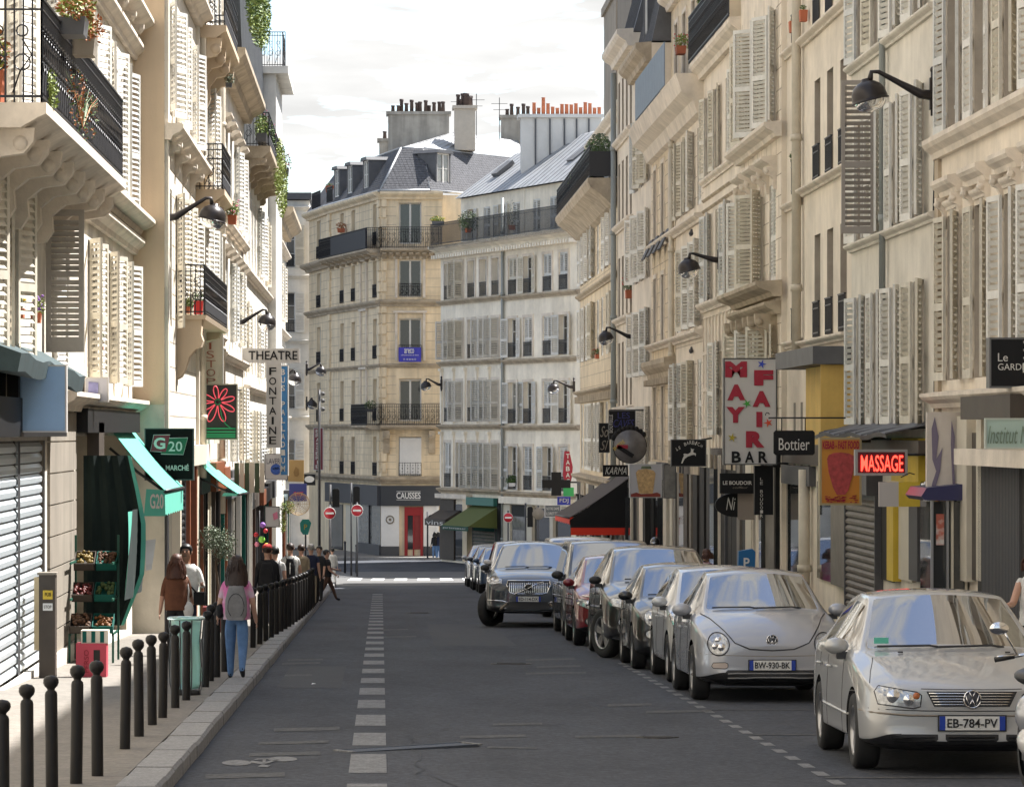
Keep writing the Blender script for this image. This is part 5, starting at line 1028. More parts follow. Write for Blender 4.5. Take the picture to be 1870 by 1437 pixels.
# left signs
s = sign('blue_light_box', 'pale blue blank light box on the dark shop fascia at the left edge', 35, 668, 120, 788, 41.2, mat('pale_blue_panel', (0.30, 0.47, 0.70), rough=.35, var=.08, vscale=2, streak=.06), m_swh, .14, .008)
s2 = sign('fascia_box', 'black fascia box with a thin white outline at the extreme left', -60, 668, 34, 788, 41.0, m_black, None, .5); shape_px(s2, 'outline', [(11, 676), (13, 676), (13, 745), (11, 745)], 41.0, m_conc); shape_px(s2, 'outline', [(-20, 743), (11, 743), (11, 745), (-20, 745)], 41.0, m_conc)
cp = thing('shop_canopy', 'sagging dark teal sheet canopy over the silver roller shutter', 'canopy', (-4.4, 44, 3)); b = MB()
for i in range(10):
    y0_ = 38 + i * .82; y1_ = y0_ + .82; z0_ = 2.72 - .012 * i + .03 * math.sin(i * 1.9); z1_ = 2.72 - .012 * (i + 1) + .03 * math.sin((i + 1) * 1.9)
    b.poly([(-4.4, y0_, 3.0), (-4.4, y1_, 3.0), (-3.84, y1_, z1_ + .08), (-3.84, y0_, z0_ + .08)]); b.poly([(-3.84, y0_, z0_ + .08), (-3.84, y1_, z1_ + .08), (-3.88, y1_, z1_ - .12), (-3.88, y0_, z0_ - .12)]); b.poly([(-4.4, y0_, 2.65), (-3.88, y0_, z0_ - .12), (-3.88, y1_, z1_ - .12), (-4.4, y1_, 2.65)])
b.poly([(-4.4, 38, 3.0), (-3.84, 38, 2.8), (-3.88, 38, 2.6), (-4.4, 38, 2.65)]); b.build('sheet', m_teal, cp, T(4.4, -44, -3))
s = sign('small_light_box', 'small white light box with lilac picture above the fruit shop', 156, 690, 197, 733, 52.0, mat('lilac_white', (0.50, 0.50, 0.55), rough=.4), m_swh, .1, .012); shape_px(s, 'picture', [(162, 697), (180, 699), (179, 722), (161, 720)], 52, mat('lilac_print', (0.22, 0.22, 0.42), rough=.5, var=.3, vscale=9)); b = MB(); b.box(-.18, -.01, .02, .3, -.04, .37); b.build('back_box', m_brownp, s)
Y = 62.4
s = sign('supermarket_sign', 'black square supermarket sign reading G20 with red and green lozenges', 265, 783, 353, 876, Y, mat('soft_black', (0.008, 0.006, 0.006), rough=.8, spec=.2), m_bord, .16, .01)
shape_px(s, 'green_lozenge', [(294, 829), (300, 799), (343, 799), (335, 830)], Y, mat('sign_green', (0.005, 0.11, 0.05), rough=.45), -.012); shape_px(s, 'red_lozenge', [(275, 824), (281, 794), (311, 794), (303, 825)], Y, mat('sign_wine', (0.22, 0.01, 0.025), rough=.45), -.022)
def wline(s, Y, pts, m=m_lwh, w=.006):
    q = [local(s, x, y, Y) for x, y in pts]; b = MB(); b.tube([(x, -.035, z) for x, z in q], w, 4, closed=True); b.build('outline', m, s)
wline(s, Y, [(275, 824), (281, 794), (311, 794), (309, 800), (343, 799), (335, 830), (294, 829), (295, 825)])
for t_, x0, y0, x1, y1, bo in (('G', 281, 799, 302, 820, .03), ('20', 308, 806, 333, 824, .01), ('MARCHÉ', 303, 847, 345, 859, .02)): p_ = local(s, x0, y1, Y); q_ = local(s, x1, y0, Y); text_fit(t_, m_lwh, s, p_[0], q_[0], p_[1], q_[1], -.036, bold=bo)
# flower neon
Y = 76
s = sign('flower_sign', 'black florist sign with a pink outlined daisy over green lines', 363, 702, 433, 802, Y, mat('flower_black', (0.03, 0.028, 0.025), rough=.5), mat('tan_edge', (0.35, 0.30, 0.22), rough=.5), .12, .015, ((425, 712, 440, 712),))
m_pk = mat('pink_neon_tube', (0.55, 0.06, 0.08), rough=.4, emit=(1, .12, .15, .25)); m_gt = mat('green_neon_tube', (0.02, 0.34, 0.13), rough=.4)
cx_, cy_ = 398, 734
for k in range(8):
    a = R(-100 + k * 43); L_ = (26, 25, 27, 30, 34, 36, 33, 34)[k]; pts = []
    for i in range(13):
        t_ = i / 12; rr = L_ * math.sin(math.pi * t_) ** .6 if 0 < t_ < 1 else 3; ww = (t_ - .5) * .62
        pts.append((cx_ + (4 + rr) * math.cos(a + ww), cy_ + (4 + rr) * math.sin(a + ww) * .98))
    b = MB(); b.tube([(local(s, x, y, Y)[0], -.03, local(s, x, y, Y)[1]) for x, y in pts], .012, 5); b.build('petal', m_pk, s)
b = MB(); b.tube([(local(s, cx_ + 5 * math.cos(t), cy_ + 5 * math.sin(t), Y)[0], -.04, local(s, 0, cy_ + 5 * math.sin(t), Y)[1]) for t in [k * .7 for k in range(9)]], .012, 5)
b.tube([(local(s, x, y, Y)[0], -.035, local(s, x, y, Y)[1]) for x, y in ((402, 742), (405, 760), (412, 774), (422, 782), (430, 784))], .012, 5); b.build('stem', m_gt, s)
for y in (784, 790, 795, 799): q0 = local(s, 366, y, Y); q1 = local(s, 430, y, Y); b = MB(); b.box(q0[0], q1[0], -.03, -.012, q0[1], q0[1] + .035); b.build('green_line', m_gt, s)
# bistro
Y = 77.3
s = sign('bistro_sign', 'tall cream sign with thin brown hand drawn letters behind the florist sign', 367, 600, 407, 703, Y, mat('cream_sign', (0.52, 0.45, 0.36), rough=.6, var=.06), m_swh, .1, .008)
for ch, x0, y0, x1, y1 in (('L', 382, 604, 391, 622), ('I', 382, 626, 386, 638), ('S', 377, 641, 391, 654), ('T', 377, 658, 394, 671), ('O', 377, 674, 393, 687), ('P', 376, 691, 394, 701)): fat(s, ch, x0, y0, x1, y1, mat('brown_letters', (0.25, 0.06, 0.03), rough=.5), 0, -.01)
m_swg = mat('sign_grey_white', (0.50, 0.48, 0.45), rough=.5)
Y = 100
s = sign('theatre_sign', 'white horizontal sign reading THEATRE in black capitals', 443, 637, 547, 662, Y, m_swg, m_swh, .25, .03, (), (('THEATRE', 454, 641, 543, 657, m_black, {'bold': .01}),))
s = sign('theatre_vertical_sign', 'white vertical sign reading FONTAINE hanging below the theatre sign', 487, 663, 513, 817, Y, m_swg, m_swh, .25, .03)
for i, ch in enumerate('FONTAINE'): w_ = 2 if ch == 'I' else 6.5; fat(s, ch, 498 - w_, 671 + i * 18.0, 498 + w_, 685 + i * 18.0, m_black, 0, .01)
Y = 106
s = sign('club_sign', 'tall blue vertical club sign with faded white letters beside the theatre sign', 512, 668, 526, 868, Y, mat('club_blue', (0.04, 0.19, 0.42), rough=.45, var=.08), m_swg, .5, .015)
for i, ch in enumerate('BUS PALLADIUM'):
    if ch != ' ': fat(s, ch, 513.5, 674 + i * 14.7, 520.5, 684.5 + i * 14.7, m_lwh, 0, .02)
Y = 111
s = sign('laundry_sign', 'white laundry sign reading LAVERIE with a blue disc', 484, 829, 525, 876, Y, m_swh, m_bord, .12, .01, ((476, 861, 516, 861),), (('LAVERIE', 487, 837, 518, 847, mat('laundry_grey', (0.10, 0.10, 0.13))),))
shape_px(s, 'disc', [(504 + 10 * math.cos(t), 857 + 10 * math.sin(t)) for t in [k * math.pi / 9 for k in range(18)]], Y, mat('disc_blue', (0.02, 0.08, 0.35), rough=.4)); fat(s, 'LAV', 498, 853, 510, 857, m_lwh)
s = sign('orange_sign', 'plain orange square sign with a faint brown figure', 526, 840, 555, 879, 120, mat('soft_orange', (0.52, 0.33, 0.13), rough=.5), None, .15, .01); shape_px(s, 'emblem', [(538, 869), (536, 862), (540, 852), (545, 856), (546, 866), (543, 870)], 120, mat('brown_print', (0.34, 0.2, 0.07), rough=.6))
s = sign('oval_sign', 'black sign with a white oval emblem at the far left shops', 555, 866, 576, 886, 150, m_black, None, .15); shape_px(s, 'oval', [(565 + 9 * math.cos(t), 875 + 6 * math.sin(t)) for t in [k * math.pi / 8 for k in range(16)]], 150, m_lwh)
s = sign('blue_shop_sign', 'deep blue sign with red lettering near the hanging flower basket', 528, 883, 560, 915, 130, mat('deep_blue', (0.015, 0.02, 0.13), rough=.4), None, .2, .01, (), (('CAFE', 536, 898, 554, 905, m_red),))
s = sign('brasserie_sign', 'dark red vertical sign reading BRASSERIE on the corner building', 573, 781, 590, 858, 176, mat('dark_red_sign', (0.17, 0.012, 0.025), rough=.45), m_swh, .4, .02)
for i, ch in enumerate('BRASSERIE'): w_ = 1.2 if ch == 'I' else 3.6; Y = 176; fat(s, ch, 580 - w_, 784 + i * 8.1, 580 + w_, 790.5 + i * 8.1, m_lwh, 0, .01)
# tabac
ts = thing('tobacco_sign', 'red diamond shaped vertical tobacconist sign with white letters', 'sign', W(1037, 857, 145)); k_ = 145 / FP
b = MB(); b.prism([(-6 * k_, 33 * k_), (3 * k_, 33 * k_), (9 * k_, 5 * k_), (8 * k_, -12 * k_), (3 * k_, -32 * k_), (-3 * k_, -32 * k_), (-9 * k_, -10 * k_), (-8 * k_, 5 * k_)], 0, .3, 'y'); b.build('panel', m_crim, ts, None, True)
for i, ch in enumerate('TABAC'): text_fit(ch, m_lwh, ts, -3.5 * k_, 3.5 * k_, (20 - i * 11.5) * k_, (28.5 - i * 11.5) * k_, -.02, bold=.02)
cr = thing('pharmacy_cross', 'black pharmacy cross hanging in front of the white block', 'sign', W(1016, 884, 143)); k_ = 143 / FP
b = MB(); b.prism([(-26 * k_, -7 * k_), (-9 * k_, -7 * k_), (-9 * k_, -21 * k_), (9 * k_, -21 * k_), (9 * k_, -7 * k_), (26 * k_, -7 * k_), (26 * k_, 8 * k_), (9 * k_, 8 * k_), (9 * k_, 22 * k_), (-9 * k_, 22 * k_), (-9 * k_, 8 * k_), (-26 * k_, 8 * k_)], 0, .2, 'y'); b.build('panel', m_black, cr, None, True); b = MB(); b.box(9 * k_, 45 * k_, .08, .12, 2 * k_, 5 * k_); b.build('bracket', m_iron, cr)
s = sign('green_light_box', 'small bright green sign under the tobacconist sign', 1029, 890, 1048, 906, 144, mat('bright_green', (0.05, 0.42, 0.10), rough=.5), None, .2); s = sign('lottery_sign', 'small blue lottery sign under the green box', 1018, 907, 1042, 922, 143.5, mat('lottery_blue', (0.02, 0.03, 0.30), rough=.5), None, .2, .01, (), (('FDJ', 1022, 910, 1038, 919, m_lwh),))
s = sign('street_name_board', 'dark board with white lines near the blue lottery sign', 995, 922, 1024, 944, 146, mat('slate_board', (0.10, 0.11, 0.12), rough=.5), m_swh, .08, .02, (), (('NOTRE DAME', 998, 926, 1021, 931, m_lwh), ('LORETTE', 998, 935, 1018, 940, m_lwh)))
# ================================================================ AWNINGS
def awning(name, label, wx, ox, y0, y1, zt0, zo0, dz, val, m, mv, near=None, txt=None, txm=None):
    r = thing(name, label, 'awning', (wx, y0, zo0)); I = T(-wx, -y0, -zo0); b = MB(); sg = 1 if ox > wx else -1
    n = 8
    for i in range(n):
        t0, t1 = i / n, (i + 1) / n
        f = lambda t: (wx + (ox - wx) * t, zt0 + (zo0 - zt0) * t - .05 * math.sin(math.pi * t))
        (x0, z0), (x1, z1) = f(t0), f(t1)
        b.poly([(x0, y0, z0), (x0, y1, z0 + dz), (x1, y1, z1 + dz), (x1, y0, z1)]); b.poly([(x0, y0, z0 - .02), (x1, y0, z1 - .02), (x1, y1, z1 + dz - .02), (x0, y1, z0 + dz - .02)])
    b.build('canopy', m, r, I); b = MB(); k = 16
    for i in range(k):
        a, c = i / k, (i + 1) / k; ya, yc = y0 + (y1 - y0) * a, y0 + (y1 - y0) * c; da = .02 * (i % 2)
        b.poly([(ox, ya, zo0 + dz * a - val + .03 * (i % 2)), (ox, yc, zo0 + dz * c - val + .03 * ((i + 1) % 2)), (ox, yc, zo0 + dz * c), (ox, ya, zo0 + dz * a)])
    b.poly([(ox, y0, zo0), (ox - sg * .3, y0, zo0 + .02), (ox - sg * .34, y0, zo0 - val), (ox + .01 * sg, y0, zo0 - val)])
    b.build('valance', mv, r, I)
    b = MB(); b.tube([(wx, y0 + .1, zt0 - .35), ((wx + ox) / 2, y0 + .1, (zt0 + zo0) / 2 - .22), (ox, y0 + .1, zo0 - .03)], .025, 6); b.tube([(ox, y0, zo0 - .02), (ox, y1, zo0 + dz - .02)], .03, 6); b.tube([(wx, y1 - .1, zt0 - .35 + dz), (ox, y1 - .1, zo0 - .03 + dz)], .02, 6); b.build('arm', m_iron, r, I)
    if near: b = MB(); b.poly([(wx, y0 + .02, zt0 - .02), (wx, y0 + .02, zo0 - .1), (ox, y0 + .02, zo0 - .03)]); b.build('side_cheek', near, r, I)
    return r, I
r, I = awning('shop_awning', 'mint green awning nearest the camera over the fruit shop', -4.4, -3.5, 57.6, 62.9, 2.05, 1.02, -.02, .42, m_mint, m_mint)
text_fit('G20', m_lwh, r, -.24, -.02, -.30, -.06, -.012, M0=I @ T(-3.5, 57.6, 1.02), bold=.02)
awning('shop_awning', 'second mint green awning, farther and smaller, past the supermarket sign', -3.85, -2.98, 74.2, 79.5, 1.38, .68, -.05, .05, m_mint, m_mint, None)
r, I = awning('dark_awning', 'large black awning with a glowing red valance on the right', 7.6, 5.72, 108.0, 117.0, -.1 + .75, -.62, -.1, .22, mat('brown_black_cloth', (0.06, 0.045, 0.04), rough=.85), mat('scarlet_cloth', (0.75, 0.035, 0.01), rough=.7))
b = MB(); b.poly([(7.5, 107.95, .55), (7.5, 107.95, -.95), (5.75, 107.95, -.95), (5.72, 107.95, -.7)]); b.build('side_cheek', m_black, r, I)
b = MB(); b.box(5.75, 7.55, 107.9, 107.93, -1.15, -.93); b.build('side_valance', MATS['scarlet_cloth'], r, I)
# awnings of the centre shops (facing the street)
def awn2(label, F, u0, u1, zt, zo, p, val, m, mv, txt=None):
    r = thing('shop_awning', label, 'awning', F.M @ Vector((u0, 0, zo))); I = r.matrix_basis.inverted() @ F.M; b = MB()
    b.poly([(u0, 0, zt), (u1, 0, zt), (u1, -p, zo), (u0, -p, zo)]); b.poly([(u0, 0, zt - .02), (u0, -p, zo - .02), (u1, -p, zo - .02), (u1, 0, zt - .02)]); b.poly([(u1, 0, zt), (u1, 0, zo - .1), (u1, -p, zo)]); b.poly([(u0, 0, zt), (u0, -p, zo), (u0, 0, zo - .1)]); b.build('canopy', m, r, I)
    b = MB(); b.box(u0, u1, -p - .01, -p + .01, zo - val, zo); b.build('valance', mv, r, I)
    if txt: text_fit(txt, m_lwh, r, u0 + .2, u1 - .2, zo - val + .04, zo - .06, -p - .02, M0=I)
m_olive = mat('olive_cloth', (0.10, 0.12, 0.03), rough=.8)
awn2('olive green awning over the greengrocer left of the white lintel shop', FC2, 4.0, 7.2, -1.3, -2.2, 1.5, .2, m_olive, mat('deep_green_cloth', (0.02, 0.07, 0.045), rough=.8), 'primeur')
awn2('small brown awning right of the grocery door', FC2, .05, 2.6, -1.55, -2.0, .8, .3, m_brownp, m_brownp, 'vins')
# ================================================================ BOLLARDS
def bollard_mesh():
    b = MB(); b.lathe([(.045, -.02), (.045, .85), (.040, .875), (.026, .89), (.030, .905), (.048, .928), (.056, .955), (.054, .985), (.038, 1.010), (.001, 1.022)], 14); return b.mesh('bollard', mat('bollard_brown_black', (0.009, 0.008, 0.008), rough=.5, spec=.3))
bm_ = bollard_mesh()
ords = ['first', 'second', 'third', 'fourth', 'fifth', 'sixth', 'seventh', 'eighth', 'ninth', 'tenth', 'eleventh', 'twelfth', 'thirteenth', 'fourteenth', 'fifteenth', 'sixteenth', 'seventeenth', 'eighteenth', 'nineteenth', 'twentieth'] + ['twenty-' + q for q in ('first', 'second', 'third', 'fourth', 'fifth', 'sixth', 'seventh', 'eighth', 'ninth')] + ['thirtieth'] + ['thirty-' + q for q in ('first', 'second', 'third', 'fourth', 'fifth', 'sixth', 'seventh', 'eighth', 'ninth')]
# (px of axis, py of foot, height in px)
bl = [(5, 1492, 216), (50, 1465, 217), (95, 1444, 212), (139, 1430, 217), (178, 1416, 211), (228, 1367, 187), (254, 1344, 178), (278, 1323, 165), (297, 1310, 157), (320, 1292, 152), (340, 1278, 145), (375, 1254, 140), (384, 1243, 140), (396, 1236, 138), (410, 1226, 136), (420, 1218, 120)]
py = 1182; px = 462
while py > 1090: bl.append((px, py, 0)); q = 12480.0 / (py - 968) + 1.72; py = 968 + 12480.0 / q; px += (596 - px) * .092
for i, (px, py, hp) in enumerate(bl):
    if i >= len(ords): break
    Y = 12480 / (py - 968) if False else None
    # pavement level is 0.12 above the road plane: py = 968 + (12675 - 780)/Y
    Y = (12675 - 780) / (py - 968); X = (px - 696) * Y / FP; sc = (hp * Y / FP / 1.022) if hp else .92
    o = put('bollard', bm_, None); o.location = (X, Y, gz(Y) + .12); o.scale = (1, 1, sc); o.rotation_euler = (R(rnd.uniform(-1, 1)), R(rnd.uniform(-1, 1)) + (R(2.2) if i == 11 else 0), rnd.random() * 6)
    tag(o, 'black ball-topped bollard, %s from the near end of the left kerb row' % ords[i], 'bollard', 'black ball-topped bollards along the left kerb')
# thin posts far away
for i, (px, py, h) in enumerate(((630, 1046, 56), (651, 1046, 50))):
    Y = 6500 * 5.92 / (py - 790); x = (px - 696) * Y / FP; o = MB().tube([(0, 0, 0), (0, 0, h * Y / FP)], .045, 8).ell((0, 0, h * Y / FP), (.06, .06, .06), 8).build('slim_post', m_iron, None, T(x, Y, gz(150))); tag(o, ('left' if i == 0 else 'right') + ' one of two slim black posts at the edge of the cross street', 'post', 'slim posts at the junction')
# ================================================================ CARS
m_tyre = mat('tyre_rubber', (0.02, 0.02, 0.021), rough=.8)
m_rim = mat('alloy_rim', (0.38, 0.38, 0.39), rough=.3, metal=.8)
m_cgl = mat('car_glass', (0.012, 0.014, 0.016), rough=.015, ior=4.0)
m_trimb = mat('black_plastic_trim', (0.018, 0.018, 0.02), rough=.5)
m_chr = mat('chrome', (0.75, 0.75, 0.76), rough=.12, metal=1.0)
m_hl = mat('headlight_lens', (0.42, 0.43, 0.44), rough=.06, metal=.35, coat=1.0, var=.5, vscale=22)
m_hli = mat('headlight_reflector', (0.75, 0.75, 0.77), rough=.15, metal=.9)
m_amb = mat('amber_lens', (0.45, 0.14, 0.05), rough=.2)
m_plate = mat('plate_white', (0.62, 0.62, 0.60), rough=.4); m_pblue = mat('plate_blue', (0.01, 0.04, 0.30), rough=.4); m_pblk = mat('plate_black', (0.01, 0.01, 0.01), rough=.5)
def paint(name, c, metal=.45, rough=.42): return mat(name, c, rough=rough, metal=metal, coat=1.0)
def car_shell(P):
    """control cage -> subdivision -> boolean wheel arches. P['st']: (y, w, zb, zmid, zbelt, ztop, wtop, crown)"""
    st = P['st']; NR = 10
    def row(s):
        y, w, zb, zm, zs, zt, wt, cr = s
        p4 = (w * .965, zs); p5 = (wt, zt)
        L_ = lambda t: (p4[0] + (p5[0] - p4[0]) * t, p4[1] + (p5[1] - p4[1]) * t)
        return [(0, zb), (w * .8, zb), (w * .985, zb + .09), (w, zm), p4, L_(.10), L_(.88), p5, (wt * .94, zt + cr * .15), (wt * .5, zt + cr * .8), (0, zt + cr)]
    vs = []; rows = []
    for s in st:
        r = row(s); n = len(r); ids = []
        for (x, z) in r: ids.append(len(vs)); vs.append((x, s[0], z))
        for (x, z) in reversed(r[1:-1]): ids.append(len(vs)); vs.append((-x, s[0], z))
        rows.append(ids)
    n = len(rows[0]); h = NR; fs = []; ms = []
    ws0, ws1 = P['ws']; rw0, rw1 = P['rw']; sg = P['side']      # station indices of windshield, rear window, list of side glass spans
    for i in range(len(rows) - 1):
        for j in range(n):
            jj = (j + 1) % n; fs.append((rows[i][j], rows[i][jj], rows[i + 1][jj], rows[i + 1][j]))
            k = j if j < NR else n - 1 - j; m = 0
            if (i, i + 1) == (ws0, ws1) and k in (8, 9): m = 1
            elif (i, i + 1) == (rw0, rw1) and k in (8, 9): m = 3
            elif k == 5 and any(a <= i < c for a, c in sg): m = 2
            elif k in (0, 1) : m = 4
            ms.append(m)
    for ids, fl in ((rows[0], 1), (rows[-1], 0)):
        for j in range(NR):
            a, b_ = ids[j], ids[j + 1]; c, d = ids[(n - j - 1) % n] if j + 1 < NR else None, ids[(n - j) % n] if j > 0 else None
            if j == 0: f = (a, b_, ids[n - 1])
            elif j == NR - 1: f = (a, b_, ids[n - j])
            else: f = (a, b_, ids[n - j - 1], ids[n - j])
            fs.append(f if fl == 0 else tuple(reversed(f))); ms.append(0 if j else 4)
    me = bpy.data.meshes.new('shell'); me.from_pydata(vs, [], fs); me.polygons.foreach_set('material_index', ms); me.update()
    bm = bmesh.new(); bm.from_mesh(me); bmesh.ops.recalc_face_normals(bm, faces=bm.faces)
    cl = bm.edges.layers.float.new('crease_edge')
    bm.edges.ensure_lookup_table()
    for e in bm.edges:      # crease round glass and belt line
        mi = [f.material_index for f in e.link_faces]
        if len(set(mi)) > 1: e[cl] = .9
        for (q, v_) in P.get('crease', []): 
            if all(abs(v.co.y - st[q][0]) < 1e-4 for v in e.verts): e[cl] = max(e[cl], v_)
    cv = bm.verts.layers.float.new('crease_vert')
    for v in bm.verts:
        mi = [f.material_index for f in v.link_faces]
        if mi.count(1) == 1 or mi.count(3) == 1 or mi.count(2) == 1: v[cv] = .85
    bm.to_mesh(me); bm.free()
    o = bpy.data.objects.new('shell', me); C.objects.link(o)
    for k in range(5): me.materials.append([m_black, m_cgl, m_cgl, m_cgl, m_trimb][k])
    sb = o.modifiers.new('s', 'SUBSURF'); sb.levels = 3; sb.render_levels = 3
    cut = MB(); wr = P['wr'] * 1.14
    for y in P['wy']:
        for sx in (-1, 1): cut.lathe([(.001, 0), (wr, 0), (wr, .42), (.001, .42)], 28, c=(sx * (P['W'] / 2 - .3) - (.42 if sx < 0 else 0), y, P['wr'] * 1.02), M=RY(R(90)), sm=False)
    co = cut.build('cut', m_trimb, None, None, True); bo = o.modifiers.new('b', 'BOOLEAN'); bo.operation = 'DIFFERENCE'; bo.object = co; bo.solver = 'EXACT'; bo.material_mode = 'TRANSFER'
    dg = bpy.context.evaluated_depsgraph_get(); dg.update(); ev = bpy.data.meshes.new_from_object(o.evaluated_get(dg))
    bpy.data.objects.remove(o); bpy.data.objects.remove(co)
    return ev
def split_shell(ev, P, paintm, root):
    out = {}
    mats_ = [m.name if m else '' for m in ev.materials]
    names = {0: 'body', 1: 'windshield', 2: 'side_window', 3: 'rear_window', 4: 'underbody'}
    groups = {}
    for p in ev.polygons: groups.setdefault(min(p.material_index, 4), []).append(p.index)
    for k, idx in groups.items():
        bm = bmesh.new(); bm.from_mesh(ev); bm.faces.ensure_lookup_table(); keep = set(idx)
        bmesh.ops.delete(bm, geom=[f for f in bm.faces if f.index not in keep], context='FACES')
        for f in bm.faces: f.material_index = 0; f.smooth = True
        if k == 0:
            bm.normal_update()
            for e in bm.edges:
                if len(e.link_faces) == 2 and e.calc_face_angle(0) > .6: e.smooth = False
        me = bpy.data.meshes.new(names[k]); bm.to_mesh(me); bm.free(); me.materials.append({0: paintm, 1: m_cgl, 2: m_cgl, 3: m_cgl, 4: m_trimb}[k])
        if k == 2:
            bm = bmesh.new(); bm.from_mesh(me); seen = set(); isl = []
            for f in bm.faces:
                if f.index in seen: continue
                st_ = [f]; cur = []; seen.add(f.index)
                while st_:
                    g = st_.pop(); cur.append(g.index)
                    for e in g.edges:
                        for h in e.link_faces:
                            if h.index not in seen: seen.add(h.index); st_.append(h)
                isl.append(set(cur))
            bm.free()
            for cur in isl:
                bm = bmesh.new(); bm.from_mesh(me); bm.faces.ensure_lookup_table(); bmesh.ops.delete(bm, geom=[f for f in bm.faces if f.index not in cur], context='FACES')
                m2 = bpy.data.meshes.new(names[k]); bm.to_mesh(m2); bm.free(); m2.materials.append(m_cgl); out[k] = put(names[k], m2, root)
            continue
        out[k] = put(names[k], me, root)
    return out
class Proj:
    def __init__(s, ev): bm = bmesh.new(); bm.from_mesh(ev); s.t = BVHTree.FromBMesh(bm); bm.free()
    def hit(s, x, z, axis='y'):
        if axis == 'y': h = s.t.ray_cast(Vector((x, -3, z)), Vector((0, 1, 0)))
        elif axis == 'z': h = s.t.ray_cast(Vector((x, z, 4)), Vector((0, 0, -1)))
        else: h = s.t.ray_cast(Vector((-4 if axis == '-x' else 4, x, z)), Vector((1 if axis == '-x' else -1, 0, 0)))
        return h[0], h[1]
    def patch(s, pts, name, m, root, off=.006, axis='y', cuts=2, sides=True, th=.012):
        bm = bmesh.new(); vs = [bm.verts.new((p[0], 0, p[1])) for p in pts]; bm.faces.new(vs); bmesh.ops.triangulate(bm, faces=bm.faces)
        for _ in range(cuts):
            bmesh.ops.subdivide_edges(bm, edges=bm.edges[:], cuts=1, use_grid_fill=True)
        bm.normal_update(); last = None
        for v in bm.verts:
            h, nrm = s.hit(v.co.x, v.co.z, axis)
            if h is None: v.co = (last if last is not None else Vector((v.co.x, .1, v.co.z))); continue
            n = nrm if nrm.dot(Vector((0, -1, 0)) if axis == 'y' else Vector((0, 0, 1)) if axis == 'z' else Vector((-1, 0, 0)) if axis == '-x' else Vector((1, 0, 0))) > 0 else -nrm
            v.co = h + n * off; last = v.co.copy()
        if th:
            r = bmesh.ops.extrude_face_region(bm, geom=bm.faces[:]); d = {'y': Vector((0, 1, 0)), 'z': Vector((0, 0, -1)), '-x': Vector((1, 0, 0)), 'x': Vector((-1, 0, 0))}[axis] * (th + off)
            for v in [g for g in r['geom'] if isinstance(g, bmesh.types.BMVert)]: v.co += d
        bmesh.ops.recalc_face_normals(bm, faces=bm.faces)
        for f in bm.faces: f.smooth = False
        me = bpy.data.meshes.new(name); bm.to_mesh(me); bm.free(); me.materials.append(m); return put(name, me, root)
    def line(s, pts, name, m, root, r=.005, axis='y', off=.001, n=4, closed=False, seg=5):
        q = []
        for a, c in zip(pts, pts[1:] + ([pts[0]] if closed else [])):
            for k in range(seg):
                t = k / seg; x = a[0] + (c[0] - a[0]) * t; z = a[1] + (c[1] - a[1]) * t; h, nr = s.hit(x, z, axis)
                if h is not None: q.append(h + (nr if nr.y < 0 or axis != 'y' else -nr) * off)
        if not closed: 
            h, nr = s.hit(pts[-1][0], pts[-1][1], axis)
            if h is not None: q.append(h)
        if len(q) < 2: return None
        b = MB(); b.tube(q, r, n, closed=closed); return b.build(name, m, root)
def ellp(cx, cz, rx, rz, n=16): return [(cx + rx * math.cos(2 * math.pi * i / n), cz + rz * math.sin(2 * math.pi * i / n)) for i in range(n)]
def wheel(root, x, y, r, w, m, spokes=5, steer=0.0, rimr=.66):
    sx = -1 if x < 0 else 1; Mw = T(x, y, r) @ RZ(steer) @ RY(R(90) if sx > 0 else R(-90))
    e = thing_part('wheel', root, Mw)
    t = MB(); rr = r * rimr
    t.lathe([(rr, -w * .5), (r * .93, -w * .5), (r * .99, -w * .38), (r, -w * .2), (r, w * .2), (r * .99, w * .38), (r * .93, w * .5), (r * .8, w * .52), (rr, w * .46)], 32); t.build('tyre', m_tyre, e)
    b = MB(); b.lathe([(rr, w * .46), (rr * .94, w * .47), (rr * .92, w * .3), (rr * .9, -w * .3)], 28); b.lathe([(.001, w * .38), (rr * .22, w * .38), (rr * .25, w * .25)], 14)
    for i in range(spokes):
        for d in (-.07, .07) if spokes == 5 else (0,): b.box(rr * .15, rr * .95, -.028 * (1 if spokes == 5 else 1.2), .028, w * .26, w * .38, 0, RZ(2 * math.pi * i / spokes + d * 2.2))
    b.build('rim', m, e); b = MB(); b.lathe([(.001, w * .08), (rr * .9, w * .08)], 20); b.build('brake_disc', m_trimb, e)
def thing_part(name, root, M):
    me = cached('hubmesh', lambda: MB().lathe([(.02, .0), (.05, .0), (.05, .02), (.001, .02)], 10).mesh('hub', m_trimb)); return put(name, me, root, M)
def plate(root, P, pj, x, z, s, w=.52):
    h, n = pj.hit(x, z); hs = [pj.hit(x + d, z + e)[0] for d in (-w / 2, 0, w / 2) for e in (-.05, .05)]; y = min([q.y for q in hs if q is not None] + [.05]) - .02
    b = MB(); b.box(x - w / 2 - .012, x + w / 2 + .012, y + .002, y + .10, z - .065, z + .065); b.build('plate_holder', m_trimb, root)
    o = MB().box(x - w / 2, x + w / 2, y - .004, y + .004, z - .055, z + .055).build('number_plate', m_plate, root)
    MB().box(x - w / 2, x - w / 2 + .045, y - .006, y - .002, z - .055, z + .055).box(x + w / 2 - .045, x + w / 2, y - .006, y - .002, z - .055, z + .055).build('blue_band', m_pblue, o)
    text_fit(s, m_pblk, o, x - w / 2 + .06, x + w / 2 - .06, z - .036, z + .036, y - .007, bold=.015, ext=.003)
